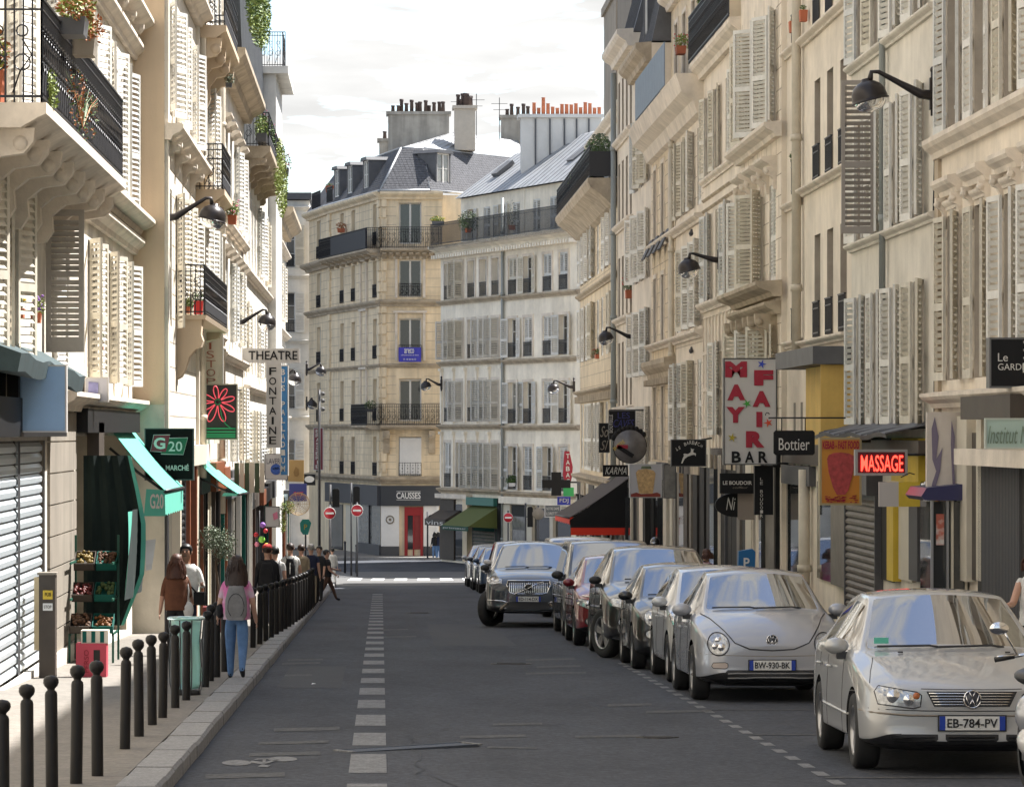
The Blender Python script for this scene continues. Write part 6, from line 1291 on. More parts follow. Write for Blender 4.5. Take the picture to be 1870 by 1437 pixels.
def vwlogo(pj, root, cx, cz, r, m=None, off=.012):
    m = m or m_chr; h, n = pj.hit(cx, cz); y = h.y - off
    b = MB(); b.lathe([(.001, 0), (r, 0), (r, .02), (.001, .02)], 24, M=RX(R(90)), c=(cx, y + .01, cz)); e = b.build('badge', mat('badge_dark', (0.05, 0.055, 0.07), rough=.3), root)
    b = MB(); b.tube([(cx + r * math.cos(a), y - .012, cz + r * math.sin(a)) for a in [k * math.pi / 12 for k in range(24)]], r * .1, 5, closed=True)
    V = ((-.34, .86), (0, .12), (.34, .86)); Wl = ((-.80, .5), (-.36, -.82), (0, -.02), (.36, -.82), (.80, .5))
    for pl in (V, Wl):
        for a, c in zip(pl, pl[1:]): b.tube([(cx + a[0] * r, y - .012, cz + a[1] * r), (cx + c[0] * r, y - .012, cz + c[1] * r)], r * .085, 5)
    b.build('emblem', m, e)
def mirror(root, x, y, z, m, sx, s=1.0):
    M = T(x, y, z); b = MB(); b.ell((sx * .10 * s, 0, .03), (.105 * s, .06 * s, .07 * s), 14); o = b.build('door_mirror', m, root, M); MB().box(-.03 * sx, .1 * sx, -.03, .03, -.08, -.02).build('mirror_foot', m_trimb, o)
def build_car(label, P, col, loc, rz=0, sc=1.0, cat='car', name='parked_car', group='cars parked along the right kerb'):
    r = thing(name, label, cat, loc, rz, group)
    ev = cached(('shell', P['id']), lambda: car_shell(P))
    parts = split_shell(ev, P, col, r); pj = cached(('pj', P['id']), lambda: Proj(ev))
    for y in P['wy']:
        for sx in (-1, 1): wheel(r, sx * (P['W'] / 2 - .115), y, P['wr'], .2, m_rim, P.get('spokes', 5), P.get('steer', 0) if y == P['wy'][0] else 0)
    my, mz = P['mir']
    for sx in (-1, 1): mirror(r, sx * (P['W'] / 2 - .06), my, mz, P.get('mirm') or col, sx, P.get('mirs', 1))
    P['front'](r, pj, P, col)
    # door seams, handles, sills on the visible flank
    ax = '-x'
    for yy in P.get('seams', ()): pj.line([(yy, P['sillz'] + .02), (yy + .02, P['beltz'] - .03)], 'door_seam', m_trimb, r, .004, ax, .0)
    for yy in P.get('handles', ()):
        h, n = pj.hit(yy, P['beltz'] - .12, ax)
        if h is not None: MB().tube([(h.x - .01, yy, h.z), (h.x - .035, yy + .03, h.z), (h.x - .035, yy + .16, h.z), (h.x - .01, yy + .19, h.z)], .012, 6).build('door_handle', P.get('hm') or col, r)
    if sc != 1: r.scale = (sc,) * 3
    r.rotation_euler.x = math.atan(-.0274) * math.cos(rz)
    return r
def wipers(r, pj, x0, x1, zz):
    for (a, c) in ((x0, x0 + (x1 - x0) * .48), (x0 + (x1 - x0) * .45, x1 - .05)): pj.line([(a, zz), (c, zz + .012)], 'wiper', m_trimb, r, .009, 'y', .02)
def bars_patch(r, pj, x0, x1, z0, z1, n, m, hr=.006, name='grille_bar', vert=False):
    for i in range(n):
        t = (i + .5) / n
        if vert: x = x0 + (x1 - x0) * t; pj.line([(x, z0), (x, z1)], name, m, r, hr, 'y', .012)
        else: z = z0 + (z1 - z0) * t; pj.line([(x0, z), (x1, z)], name, m, r, hr, 'y', .012, 5, False, 8)
# ---- sedan (Bora like)
def front_sedan(r, pj, P, col):
    for s in (-1, 1):
        q = [(s * .40, .635), (s * .41, .545), (s * .46, .53), (s * .735, .565), (s * .755, .66), (s * .72, .70), (s * .44, .66)]
        hl = pj.patch(q, 'headlight', m_hl, r, .006, cuts=3); pj.line(q, 'headlight_rim', m_trimb, r, .006, 'y', .004, closed=True)
        for (cx, cz, rr) in ((s * .62, .625, .055), (s * .50, .60, .045)):
            h, n = pj.hit(cx, cz); MB().lathe([(.001, .012), (rr * .5, .004), (rr, -.004)], 16, M=RX(R(90)), c=(cx, h.y - .016, cz)).build('reflector', m_hli, hl)
        h, n = pj.hit(s * .44, .625); MB().ell((s * .44, h.y - .012, .63), (.028, .01, .028), 10).build('indicator', m_amb, hl)
    pj.patch([(-.36, .665), (-.30, .545), (.30, .545), (.36, .665)], 'grille', m_trimb, r, .004, cuts=3)
    for k in range(5): z = .562 + k * .022; x = .30 + (z - .545) * .5 - .01; pj.line([(-x, z), (x, z)], 'grille_bar', m_chr, r, .0055, 'y', .012, 5, False, 8)
    vwlogo(pj, r, 0, .605, .068)
    pj.line([(-.84, .50), (-.5, .475), (0, .468), (.5, .475), (.84, .50)], 'bumper_strip', m_conc, r, .008, 'y', .003, seg=6)
    pj.line([(-.80, .525), (-.4, .512), (0, .508), (.4, .512), (.80, .525)], 'bumper_seam', m_trimb, r, .004, 'y', .0, seg=6)
    for (a, c) in ((-.64, -.27), (-.21, .21), (.27, .64)):
        pj.patch([(a, .285), (a + .03, .25), (c - .03, .25), (c, .285), (c, .325), (a, .325)], 'air_intake', m_trimb, r, .004, cuts=2)
        for k in range(2): pj.line([(a + .02, .275 + k * .025), (c - .02, .275 + k * .025)], 'intake_bar', m_black, r, .006, 'y', .012)
    pj.patch([(-.78, .225), (-.6, .195), (.6, .195), (.78, .225), (.7, .235), (-.7, .235)], 'lip_spoiler', m_trimb, r, .01, cuts=2)
    plate(r, P, pj, .0, .415, P['plate']); wipers(r, pj, -.6, .5, 0.965)
    for s in (-1, 1): h, n = pj.hit(s * .22, .955); MB().box(s * .22 - .02, s * .22 + .02, -.01, .01, -.004, .008).build('washer_jet', m_trimb, r, T(s * .22, h.y - .08, h.z - .012)) if h is not None else None
    MB().box(-.62, -.50, 1.30, 1.31, .99, 1.04).build('windscreen_sticker', m_mint, r, T(0, -.03, .015))
    pj.line([(-.775, .72), (-.74, .80), (-.68, .90)], 'bonnet_seam', m_trimb, r, .004, 'y', .0); pj.line([(.775, .72), (.74, .80), (.68, .90)], 'bonnet_seam', m_trimb, r, .004, 'y', .0)
    pj.line([(-.40, .685), (-.2, .68), (.2, .68), (.40, .685)], 'bonnet_seam', m_trimb, r, .004, 'y', .0)
    for s in (-1,): pj.line([(.95, .43), (3.5, .45)], 'side_moulding', col, r, .014, '-x', .004, 5, False, 20)
SED = dict(id='sedan', W=1.735, wr=.31, wy=(.86, 3.37), st=[(0, .60, .26, .42, .58, .66, .50, .01), (.05, .75, .21, .42, .62, .705, .58, .015), (.20, .83, .18, .44, .69, .76, .62, .02), (.70, .865, .17, .50, .80, .87, .68, .035), (1.16, .868, .17, .5, .885, .94, .74, .035), (1.24, .868, .17, .5, .90, .955, .735, .04), (1.98, .868, .17, .5, .925, 1.36, .575, .05), (2.10, .868, .17, .5, .93, 1.385, .57, .05), (2.62, .868, .17, .5, .935, 1.40, .565, .05), (2.70, .868, .17, .5, .935, 1.40, .565, .05), (3.2, .865, .17, .5, .94, 1.36, .57, .045), (3.32, .865, .17, .5, .94, 1.34, .575, .04), (3.85, .86, .18, .5, .945, 1.03, .66, .03), (3.95, .85, .19, .5, .94, 1.01, .66, .02), (4.3, .80, .24, .5, .88, .99, .6, .01), (4.38, .68, .28, .5, .8, .93, .5, .01)], ws=(5, 6), rw=(11, 12), side=[(6, 8), (9, 10)], mir=(1.50, .95), mirm=None, front=front_sedan, plate='EB-784-PV', seams=(1.52, 2.66, 3.3), handles=(2.35, 3.15), sillz=.25, beltz=.90)
m_silver_a = paint('silver_paint_warm', (0.42, 0.42, 0.415)); m_silver_b = paint('silver_paint_cool', (0.36, 0.37, 0.40)); m_silver_c = paint('silver_paint_light', (0.55, 0.56, 0.57))
# ---- rounded coupe
def front_bug(r, pj, P, col):
    for s in (-1, 1):
        q = ellp(s * .60, .655, .105, .115, 20); hl = pj.patch(q, 'headlight', m_hl, r, .008, cuts=2); pj.line(ellp(s * .60, .655, .118, .128, 24), 'headlight_rim', m_trimb, r, .006, 'y', .004, closed=True, seg=2)
        for (cx, cz, rr) in ((s * .60, .70, .04), (s * .57, .62, .045), (s * .64, .63, .038)):
            h, n = pj.hit(cx, cz); MB().lathe([(.001, .01), (rr * .5, .004), (rr, -.004)], 14, M=RX(R(90)), c=(cx, h.y - .018, cz)).build('reflector', m_hli, hl)
        q = [(s * .50, .435), (s * .50, .395), (s * .53, .38), (s * .66, .385), (s * .68, .41), (s * .66, .445), (s * .53, .45)]
        pj.patch(q, 'indicator', mat('indicator_lens', (0.45, 0.38, 0.34), rough=.15), r, .005, cuts=2); pj.line(q, 'indicator_rim', m_trimb, r, .004, 'y', .004, closed=True)
    pj.line([(-.72, .98), (-.64, .93), (-.52, .80), (-.42, .67), (-.25, .60), (0, .585), (.25, .60), (.42, .67), (.52, .80), (.64, .93), (.72, .98)], 'bonnet_seam', m_trimb, r, .008, 'y', .0, seg=6)
    pj.line([(-.85, .55), (-.5, .53), (0, .52), (.5, .53), (.85, .55)], 'bumper_crease', m_conc, r, .004, 'y', .0, seg=6)
    vwlogo(pj, r, 0, .70, .062, m_chr)
    q = [(-.52, .335), (-.5, .30), (-.44, .275), (.44, .275), (.5, .30), (.52, .335), (.46, .36), (-.46, .36)]
    pj.patch([(-.56, .31), (-.50, .22), (.50, .22), (.56, .31), (.5, .365), (-.5, .365)], 'air_intake', m_trimb, r, .006, cuts=3)
    for z in (.325, .28): pj.line([(-.50, z), (.50, z)], 'intake_bar', mat('intake_grey', (0.2, 0.2, 0.2), rough=.4), r, .009, 'y', .014, 5, False, 10)
    plate(r, P, pj, .0, .42, P['plate']); wipers(r, pj, -.58, .5, 1.03)
    pj.line([(-.9, .30), (-.5, .20), (.5, .20), (.9, .30)], 'underlip', m_trimb, r, .02, 'y', .0, seg=6)
BUG = dict(id='bug', W=1.73, wr=.32, wy=(.80, 3.31), st=[(0, .50, .27, .40, .55, .62, .40, .02), (.05, .70, .22, .42, .62, .70, .50, .03), (.20, .80, .19, .44, .72, .82, .50, .05), (.55, .86, .18, .5, .84, .93, .52, .07), (.95, .865, .18, .5, .90, .99, .64, .06), (1.05, .862, .18, .5, .92, 1.01, .70, .05), (1.75, .85, .18, .5, .96, 1.39, .58, .06), (1.90, .85, .18, .5, .96, 1.43, .565, .06), (2.35, .85, .18, .5, .96, 1.445, .555, .06), (2.45, .85, .18, .5, .96, 1.44, .555, .06), (2.95, .855, .18, .5, .96, 1.37, .55, .055), (3.1, .855, .18, .5, .95, 1.32, .55, .05), (3.65, .85, .2, .5, .92, 1.04, .55, .04), (3.8, .82, .22, .5, .88, .97, .55, .03), (4.03, .74, .27, .5, .74, .82, .5, .01), (4.1, .6, .3, .5, .66, .72, .4, .01)], ws=(5, 6), rw=(11, 12), side=[(6, 8), (9, 10)], mir=(1.30, .99), front=front_bug, plate='BW-930-BK', seams=(1.35, 2.4), handles=(2.2,), sillz=.26, beltz=.92, mirs=1.1)
def front_plain(kind):
    def f(r, pj, P, col):
        H = P['hood']
        for s in (-1, 1):
            q = [(s * a, z) for a, z in P['hl']]; hl = pj.patch(q, 'headlight', m_hl, r, .006, cuts=2); pj.line(q, 'headlight_rim', m_trimb, r, .005, 'y', .004, closed=True)
            cx = sum(a for a, z in q) / len(q); cz = sum(z for a, z in q) / len(q); h, n = pj.hit(cx, cz)
            if h is not None: MB().lathe([(.001, .01), (.03, .004), (.05, -.004)], 14, M=RX(R(90)), c=(cx, h.y - .016, cz)).build('reflector', m_hli, hl)
            if P.get('fog'): fx, fz, fr = P['fog']; pj.patch(ellp(s * fx, fz, fr * 1.6, fr * 1.3, 12), 'fog_surround', m_trimb, r, .004, cuts=1); pj.patch(ellp(s * fx, fz, fr, fr, 12), 'fog_light', m_hl, r, .016, cuts=1)
        if P.get('grille'): pj.patch(P['grille'], 'grille', P.get('gm', m_trimb), r, .004, cuts=2)
        if P.get('gbars'): x0, x1, z0, z1, n, v = P['gbars']; bars_patch(r, pj, x0, x1, z0, z1, n, m_chr if P.get('gchrome') else m_conc, .006 if not v else .010, vert=v)
        if P.get('gbars') and P.get('gchrome'): pj.line(P['grille'], 'grille_frame', m_chr, r, .012, 'y', .01, closed=True)
        if P.get('intake'): pj.patch(P['intake'], 'air_intake', m_trimb, r, .005, cuts=2)
        if P.get('strip'): pj.line(P['strip'], 'chrome_strip', m_chr, r, .010, 'y', .01, seg=8)
        if P.get('badge'): bx, bz, br = P['badge']; h, n = pj.hit(bx, bz); b = MB(); b.lathe([(.001, 0), (br, 0), (br, .02), (.001, .02)], 20, M=RX(R(90)), c=(bx, h.y - .012, bz)); e = b.build('badge', m_trimb, r); b = MB(); b.tube([(bx + br * math.cos(a), h.y - .034, bz + br * math.sin(a)) for a in [k * math.pi / 10 for k in range(20)]], .008, 4, closed=True); b.build('badge_ring', m_chr, e)
        if P.get('extra'): P['extra'](r, pj, P, col)
        if P.get('pl'): plate(r, P, pj, P['px'] if 'px' in P else 0, P['pl'][0], P['pl'][1])
        wipers(r, pj, -.55, .5, P['wz'])
    return f
def scale_st(st, L_, W_, H_, L0=4.38, W0=.868, H0=1.40, up=0): return [(a[0] * L_ / L0, a[1] * W_ / 2 / W0, a[2] + up, a[3] * H_ / H0 + up * .5, a[4] * H_ / H0, a[5] * H_ / H0, a[6] * W_ / 2 / W0, a[7]) for a in st]
# hatchback, small: cab forward, upright tail
HST = [(0, .56, .26, .42, .60, .70, .46, .02), (.05, .72, .22, .44, .68, .78, .54, .03), (.22, .82, .19, .48, .78, .88, .58, .04), (.60, .86, .18, .5, .87, .95, .64, .05), (.88, .865, .18, .5, .92, .99, .70, .05), (.96, .865, .18, .5, .94, 1.01, .72, .05), (1.80, .862, .18, .5, .98, 1.42, .60, .05), (1.95, .862, .18, .5, .98, 1.45, .59, .05), (2.45, .86, .18, .5, .99, 1.47, .585, .05), (2.55, .86, .18, .5, .99, 1.47, .585, .05), (3.4, .86, .18, .5, 1.0, 1.41, .585, .04), (3.55, .86, .19, .5, 1.0, 1.38, .585, .04), (3.85, .83, .22, .5, .98, 1.08, .62, .02), (3.93, .8, .24, .5, .9, 1.0, .6, .02), (4.0, .7, .3, .5, .8, .9, .5, .01), (4.03, .6, .34, .5, .7, .8, .4, .01)]
def hatch(id_, L_, W_, H_, **k):
    st = [(a[0] * L_ / 4.03, a[1] * W_ / 1.73, a[2], a[3] * H_ / 1.5, a[4] * H_ / 1.5, a[5] * H_ / 1.5, a[6] * W_ / 1.73, a[7]) for a in HST]
    if k.get('clear'): st = [(a[0], a[1], a[2] + k['clear'], a[3] + k['clear'] * .6, *a[4:]) for a in st]
    d = dict(id=id_, W=W_, wr=.31, wy=(.80 * L_ / 4.03, 3.32 * L_ / 4.03), st=st, ws=(5, 6), rw=(11, 12), side=[(6, 8), (9, 10)], mir=(1.25 * L_ / 4.03, 1.01 * H_ / 1.5), front=front_plain(id_), sillz=.27, beltz=.95 * H_ / 1.5, seams=(1.3, 2.5), handles=(2.2,), wz=1.04 * H_ / 1.5, hood=.95, hl=((.42, .68), (.45, .60), (.62, .60), (.76, .68), (.80, .80), (.74, .82), (.55, .74)), intake=[(-.5, .3), (-.45, .24), (.45, .24), (.5, .3), (.48, .40), (-.48, .40)])
    d.update(k); return d
m_blackp = paint('black_car_paint', (0.006, 0.007, 0.010), .0, .3); m_redp = paint('wine_red_car_paint', (0.17, 0.006, 0.014), .2, .3); m_greyp = paint('dark_grey_car_paint', (0.035, 0.045, 0.062), .3, .3); m_whp = paint('white_van_paint', (0.62, 0.61, 0.60), .0, .3); m_bluep = paint('blue_grey_car_paint', (0.04, 0.08, 0.15), .4, .3)
P_peu = hatch('peu', 4.03, 1.72, 1.47, hl=((.42, .70), (.44, .62), (.62, .60), (.79, .70), (.82, .86), (.77, .90), (.60, .78)), fog=(.62, .38, .05), pl=(.42, 'CA-512-JT'))
P_fia = hatch('fia', 3.55, 1.63, 1.47, hl=ellp(.56, .72, .10, .11, 14), fog=(.58, .50, .055), pl=(.40, 'CS-208-NE'), spokes=6, badge=(0, .66, .05), mirm=m_blackp)
P_bmw = hatch('bmw', 4.75, 1.90, 1.70, clear=.06, wr=.38, hl=((.40, .86), (.42, .78), (.60, .76), (.80, .80), (.84, .88), (.78, .92), (.6, .90)), fog=(.66, .56, .055), pl=(.45, 'DP-663-LS'), grille=[(-.30, .92), (-.28, .74), (.28, .74), (.30, .92)], gbars=(-.26, .26, .75, .90, 11, True), gchrome=True, intake=[(-.7, .42), (-.6, .34), (.6, .34), (.7, .42), (.66, .54), (-.66, .54)], strip=[(-.8, .33), (-.4, .30), (.4, .30), (.8, .33)], steer=R(24), mirm=m_trimb, mirs=.95)
P_red = hatch('red', 4.2, 1.76, 1.52, clear=.02, wr=.32, hl=((.46, .73), (.48, .64), (.66, .63), (.82, .70), (.84, .80), (.7, .78)), fog=(.64, .42, .05), strip=[(-.74, .84), (-.4, .78), (.4, .78), (.74, .84)], pl=(.42, 'BL-947-RC'))
def xvolvo(r, pj, P, col):
    pj.line([(-.30, .70), (.30, .96)], 'diagonal_bar', m_chr, r, .010, 'y', .03)
    for s in (-1, 1):
        pj.line([(s * .95, .58), (s * .55, .56), (s * .42, .52)], 'chrome_strip', m_chr, r, .009, 'y', .01)
        pj.patch([(s * .88, .46), (s * .60, .42), (s * .62, .36), (s * .85, .40)], 'lower_grille', m_trimb, r, .006, cuts=2)
        pj.line([(s * .45, .50), (s * .60, .38)], 'bumper_blade', m_conc, r, .03, 'y', .01)
P_vol = hatch('vol', 4.9, 1.93, 1.80, clear=.1, wr=.39, hl=((.56, 1.02), (.56, .92), (.80, .90), (.90, .96), (.93, 1.05), (.85, 1.08)), grille=[(-.44, .98), (-.46, .90), (-.40, .74), (-.3, .71), (.3, .71), (.40, .74), (.46, .90), (.44, .98)], gbars=(-.42, .42, .735, .965, 19, True), gchrome=True, badge=(0, .845, .075), intake=[(-.55, .47), (-.42, .38), (.42, .38), (.55, .47), (.42, .54), (-.42, .54)], strip=[(-.5, .36), (0, .34), (.5, .36)], pl=(.60, 'ED-114-DX'), steer=R(-30), extra=xvolvo, mirm=m_trimb, mirs=1.0)
# van shape
VST = [(0, .66, .27, .45, .72, .86, .58, .02), (.06, .82, .22, .5, .84, .98, .66, .03), (.25, .90, .20, .55, .95, 1.07, .72, .03), (.50, .92, .19, .6, 1.02, 1.13, .76, .03), (.62, .925, .19, .6, 1.05, 1.16, .80, .03), (.70, .925, .19, .6, 1.06, 1.18, .80, .03), (1.45, .925, .19, .6, 1.10, 1.78, .70, .04), (1.6, .925, .19, .6, 1.10, 1.82, .70, .04), (2.3, .925, .19, .6, 1.10, 1.84, .70, .04), (2.4, .925, .19, .6, 1.10, 1.84, .70, .04), (4.2, .925, .19, .6, 1.10, 1.83, .70, .04), (4.4, .925, .19, .6, 1.10, 1.82, .70, .04), (4.65, .92, .2, .6, 1.1, 1.5, .72, .03), (4.7, .91, .22, .6, 1.08, 1.3, .72, .02), (4.76, .9, .25, .6, 1.0, 1.15, .7, .02), (4.8, .8, .3, .6, .9, 1.0, .6, .01)]
def van(id_, H_=1.85, L_=4.8, W_=1.85, **k):
    st = [(a[0] * L_ / 4.8, a[1] * W_ / 1.85, a[2], a[3], a[4] * H_ / 1.85, a[5] * H_ / 1.85, a[6] * W_ / 1.85, a[7]) for a in VST]
    d = dict(id=id_, W=W_, wr=.33, wy=(.85, 3.9 * L_ / 4.8), st=st, ws=(5, 6), rw=(11, 12), side=[(6, 8), (9, 10)], mir=(1.15, 1.15 * H_ / 1.85), front=front_plain(id_), sillz=.3, beltz=1.05, seams=(1.3, 2.35), handles=(2.1,), wz=1.2 * H_ / 1.85, hood=1.1, hl=((.50, .84), (.52, .70), (.72, .70), (.86, .82), (.86, .95), (.7, .92)), intake=[(-.6, .36), (-.5, .28), (.5, .28), (.6, .36), (.58, .48), (-.58, .48)], grille=[(-.42, .86), (-.38, .74), (.38, .74), (.42, .86)], mirs=1.1)
    d.update(k); return d
P_van = van('van', 1.75, 4.75, 1.86, mirm=m_trimb, pl=(.56, 'AG-305-WM')); P_wv = van('wvan', 1.62, 4.3, 1.8, pl=(.56, 'CX-771-TB')); P_wv2 = van('wvan2', 1.78, 4.6, 1.85, pl=(.56, 'BR-118-KD'))
P_sm = hatch('sm', 3.9, 1.7, 1.45, pl=(.42, 'AB-440-FG'))
def put_car(label, P, col, X, Yf, rz=0, sc=1.0, **k): return build_car(label, P, col, (X, Yf, gz(Yf) + .003), rz, sc, **k)
put_car('silver saloon nearest the camera with a round chrome badge and plate EB-784-PV', SED, m_silver_a, 4.70, 28.3, R(-.9))
put_car('silver rounded coupe with round headlights and plate BW-930-BK', BUG, m_silver_b, 4.43, 40.3)
put_car('light silver hatchback directly behind the silver rounded coupe', P_peu, m_silver_c, 4.52, 45.0)
put_car('small black city car with round lamps between silver hatchback and tall black car', P_fia, m_blackp, 4.33, 49.5)
put_car('tall black car with its big alloy front wheel turned outwards', P_bmw, m_blackp, 4.30, 53.6)
put_car('wine red car parked between the tall black car and dark van', P_red, m_redp, 4.13, 59.6)
put_car('dark grey van behind the wine red car', P_van, m_greyp, 4.26, 65.0, cat='van', name='parked_van')
put_car('dark grey car with vertical chrome grille nosing out, plate ED-114-DX', P_vol, m_greyp, 2.95, 71.3, R(-5), .95, name='turning_car', group=None)
put_car('low white van behind the turning dark grey car', P_wv, m_whp, 4.0, 101.0, cat='van', name='parked_van')
put_car('taller white van whose roof shows above the dark cars', P_wv2, m_whp, 4.55, 79.5, cat='van', name='parked_van')
put_car('maroon car half hidden between the low white van and turning car', P_sm, m_redp, 4.35, 90.0)
put_car('blue grey small car just beyond the low white van', P_sm, m_bluep, 3.85, 109.5)
put_car('dark small car second from the far end of the parked row', P_sm, m_greyp, 3.80, 115.2)
put_car('pale grey small car at the very far end of the parked row', P_sm, m_silver_b, 3.78, 122.0)
# ================================================================ PEOPLE
m_skin = mat('skin_light', (0.48, 0.28, 0.20), rough=.5); m_skind = mat('skin_tan', (0.30, 0.16, 0.10), rough=.5)
m_hairb = mat('hair_dark_brown', (0.03, 0.014, 0.009), rough=.55, var=.5, vscale=30, stretch=(6, 6, 1)); m_hairr = mat('hair_reddish', (0.06, 0.018, 0.008), rough=.55, var=.5, vscale=30, stretch=(6, 6, 1)); m_hairg = mat('hair_grey', (0.3, 0.29, 0.27), rough=.6, var=.3, vscale=20); m_hairk = mat('hair_black', (0.01, 0.009, 0.009), rough=.5)
def cloth(n, c, **k): return mat(n, c, rough=.9, var=.22, vscale=9, bump=.35, bscale=26, **k)
c_jean = cloth('blue_denim', (0.10, 0.19, 0.36)); c_black = cloth('black_cloth', (0.012, 0.012, 0.014)); c_white = cloth('white_cloth', (0.62, 0.61, 0.58)); c_brown = cloth('rust_brown_knit', (0.13, 0.05, 0.025)); c_grey = cloth('grey_cloth', (0.22, 0.22, 0.23)); c_tan = cloth('tan_cloth', (0.26, 0.21, 0.14)); c_brt = cloth('brown_trousers', (0.085, 0.045, 0.03)); c_navy = cloth('navy_cloth', (0.015, 0.02, 0.05)); c_pink = cloth('pink_print_cloth', (0.62, 0.16, 0.36), col2=(0.55, 0.40, 0.48)); c_bpack = cloth('backpack_grey', (0.21, 0.205, 0.205)); c_red = cloth('red_cloth', (0.4, 0.03, 0.03))
def person(label, X, Y, z0, H, rz, legs=(8, 5, -8, 10), arms=(10, 15, -10, 15), out_=6, top=c_black, bot=c_black, sleeve=.55, skin=m_skin, hair=m_hairb, long_hair=0, shoe=c_black, female=False, lean=0, loose=1.0, armL=None, armR=None, cap=None, name='person', group=None):
    """local frame: faces +Y"""
    r = thing(name, label, 'person', (X, Y, z0), rz, group)
    f = lambda x, y, z: Vector((x, y, z)); hw = .092 if female else .105
    def leg(sx, a, k):
        a, k = R(a), R(k); hp = f(sx * .048, 0, .505); kn = hp + f(sx * .004, math.sin(a) * .24, -math.cos(a) * .24); an = kn + f(0, math.sin(a - k) * .225, -math.cos(a - k) * .225); to = an + f(sx * .008, .075 * math.cos(a * .5 - k * .6), -.018 + .07 * math.sin(min(0, a - k) * .8)); he = an + f(0, -.02, -.022); return hp, kn, an, to, he
    Ls = [leg(-1, legs[0], legs[1]), leg(1, legs[2], legs[3])]
    mn = min(min(q[3].z, q[2].z - .02) for q in Ls) - .016
    V = []; E = []; Rd = []; T_ = []
    def v(p, rr): V.append(p - f(0, 0, mn)); Rd.append(rr); return len(V) - 1
    def e(a, b_, t): E.append((a, b_)); T_.append(t)
    ln = math.sin(R(lean))
    def up(x, y, z): return f(x, y + (z - .52) * ln, z)
    pel = v(up(0, 0, .525), (.082, .058)); sp = v(up(0, 0, .62), (.070 if female else .078, .052)); ch = v(up(0, 0, .74), (.088, .06)); nb = v(up(0, -.004, .815), (.045, .04)); nk = v(up(0, .002, .86), (.030, .032)); hd = v(up(0, .010, .90), (.046, .052)); hd2 = v(up(0, .008, .95), (.050, .060)); ht = v(up(0, .002, .985), (.028, .034))
    e(pel, sp, 0); e(sp, ch, 0); e(ch, nb, 0); e(nb, nk, 3); e(nk, hd, 3); e(hd, hd2, 3); e(hd2, ht, 3)
    hands = []
    for i, (sx, q) in enumerate(((-1, Ls[0]), (1, Ls[1]))):
        hp = v(q[0], (.060, .062)); kn = v(q[1], (.040, .042)); an = v(q[2], (.024, .026)); to = v(q[3], (.022, .016))
        e(pel, hp, 1); e(hp, kn, 1); e(kn, an, 1); e(an, to, 2)
        a, k = (arms[0], arms[1]) if sx < 0 else (arms[2], arms[3]); ov = armL if sx < 0 else armR
        sh = up(sx * hw, 0, .795)
        if ov: el, wr = up(*ov[0]), up(*ov[1])
        else:
            a, k = R(a), R(k); o = math.sin(R(out_)); el = sh + f(sx * .17 * o, math.sin(a) * .165, -math.cos(a) * .165); wr = el + f(sx * .02, math.sin(a + k) * .145, -math.cos(a + k) * .145)
        d = (wr - el).normalized(); hn = wr + d * .035
        s_ = v(sh, (.036, .038)); mi = v(sh.lerp(el, sleeve), (.030, .030)) if sleeve < 1 else None; l_ = v(el, (.024, .025)); w_ = v(wr, (.0165, .017)); h_ = v(hn, (.022, .012))
        e(ch, s_, 0)
        if mi: e(s_, mi, 0); e(mi, l_, 3)
        else: e(s_, l_, 0)
        e(l_, w_, 3 if sleeve < 1.2 else 0); e(w_, h_, 3); hands.append((V[h_], d, sx))
    me = bpy.data.meshes.new('body'); me.from_pydata([tuple(p * H) for p in V], E, [])
    o = bpy.data.objects.new('body', me); sk = o.modifiers.new('sk', 'SKIN'); sk.use_smooth_shade = True; sk.branch_smoothing = .4
    C.objects.link(o)
    for i, q in enumerate(me.skin_vertices[0].data): q.radius = (Rd[i][0] * H, Rd[i][1] * H); q.use_root = (i == 0)
    ss = o.modifiers.new('ss', 'SUBSURF'); ss.levels = 2
    dg = bpy.context.evaluated_depsgraph_get(); ev = bpy.data.meshes.new_from_object(o.evaluated_get(dg)); bpy.data.objects.remove(o)
    # materials by nearest bone
    Vh = [p * H for p in V]; mi_ = []
    for p in ev.polygons:
        c = p.center; best = (9, 0)
        for (a, b_), t in zip(E, T_):
            A, B = Vh[a], Vh[b_]; AB = B - A; u = max(0, min(1, (c - A).dot(AB) / max(1e-9, AB.length_squared))); d = (c - A - AB * u).length
            if d < best[0]: best = (d, t)
        mi_.append(best[1])
    for q in (top, bot, shoe, skin): ev.materials.append(q)
    ev.polygons.foreach_set('material_index', mi_)
    # fingers, nose, ears joined to the body
    bm = bmesh.new(); bm.from_mesh(ev); X_ = MB()
    for (hp, d, sx) in hands:
        side = d.cross(Vector((0, 1, 0))); side = Vector((0, 1, 0)) if side.length < .1 else side.normalized(); fw = side.cross(d).normalized()
        for k in range(4):
            b0 = hp + d * .012 + fw * (-.016 + .0105 * k); L_ = (.030, .036, .034, .026)[k]; X_.tube([b0 * H, (b0 + d * L_ * .55) * H, (b0 + d * L_ + side * .008 * -sx) * H], [.0052 * H, .0048 * H, .0036 * H], 5, 3)
        b0 = hp - d * .01 + fw * .018; X_.tube([b0 * H, (b0 + d * .014 + fw * .010) * H, (b0 + d * .030 + fw * .012) * H], [.0062 * H, .0055 * H, .004 * H], 5, 3)
    hc = V[hd2]; hc0 = V[hd]
    X_.tube([(hc + f(0, .056, .004)) * H, (hc + f(0, .070, -.018)) * H, (hc + f(0, .055, -.024)) * H], [.004 * H, .009 * H, .006 * H], 6, 3)
    for sx in (-1, 1): X_.ell(((hc + f(sx * .052, -.004, -.012)) * H), (.008 * H, .012 * H, .018 * H), 8, 3)
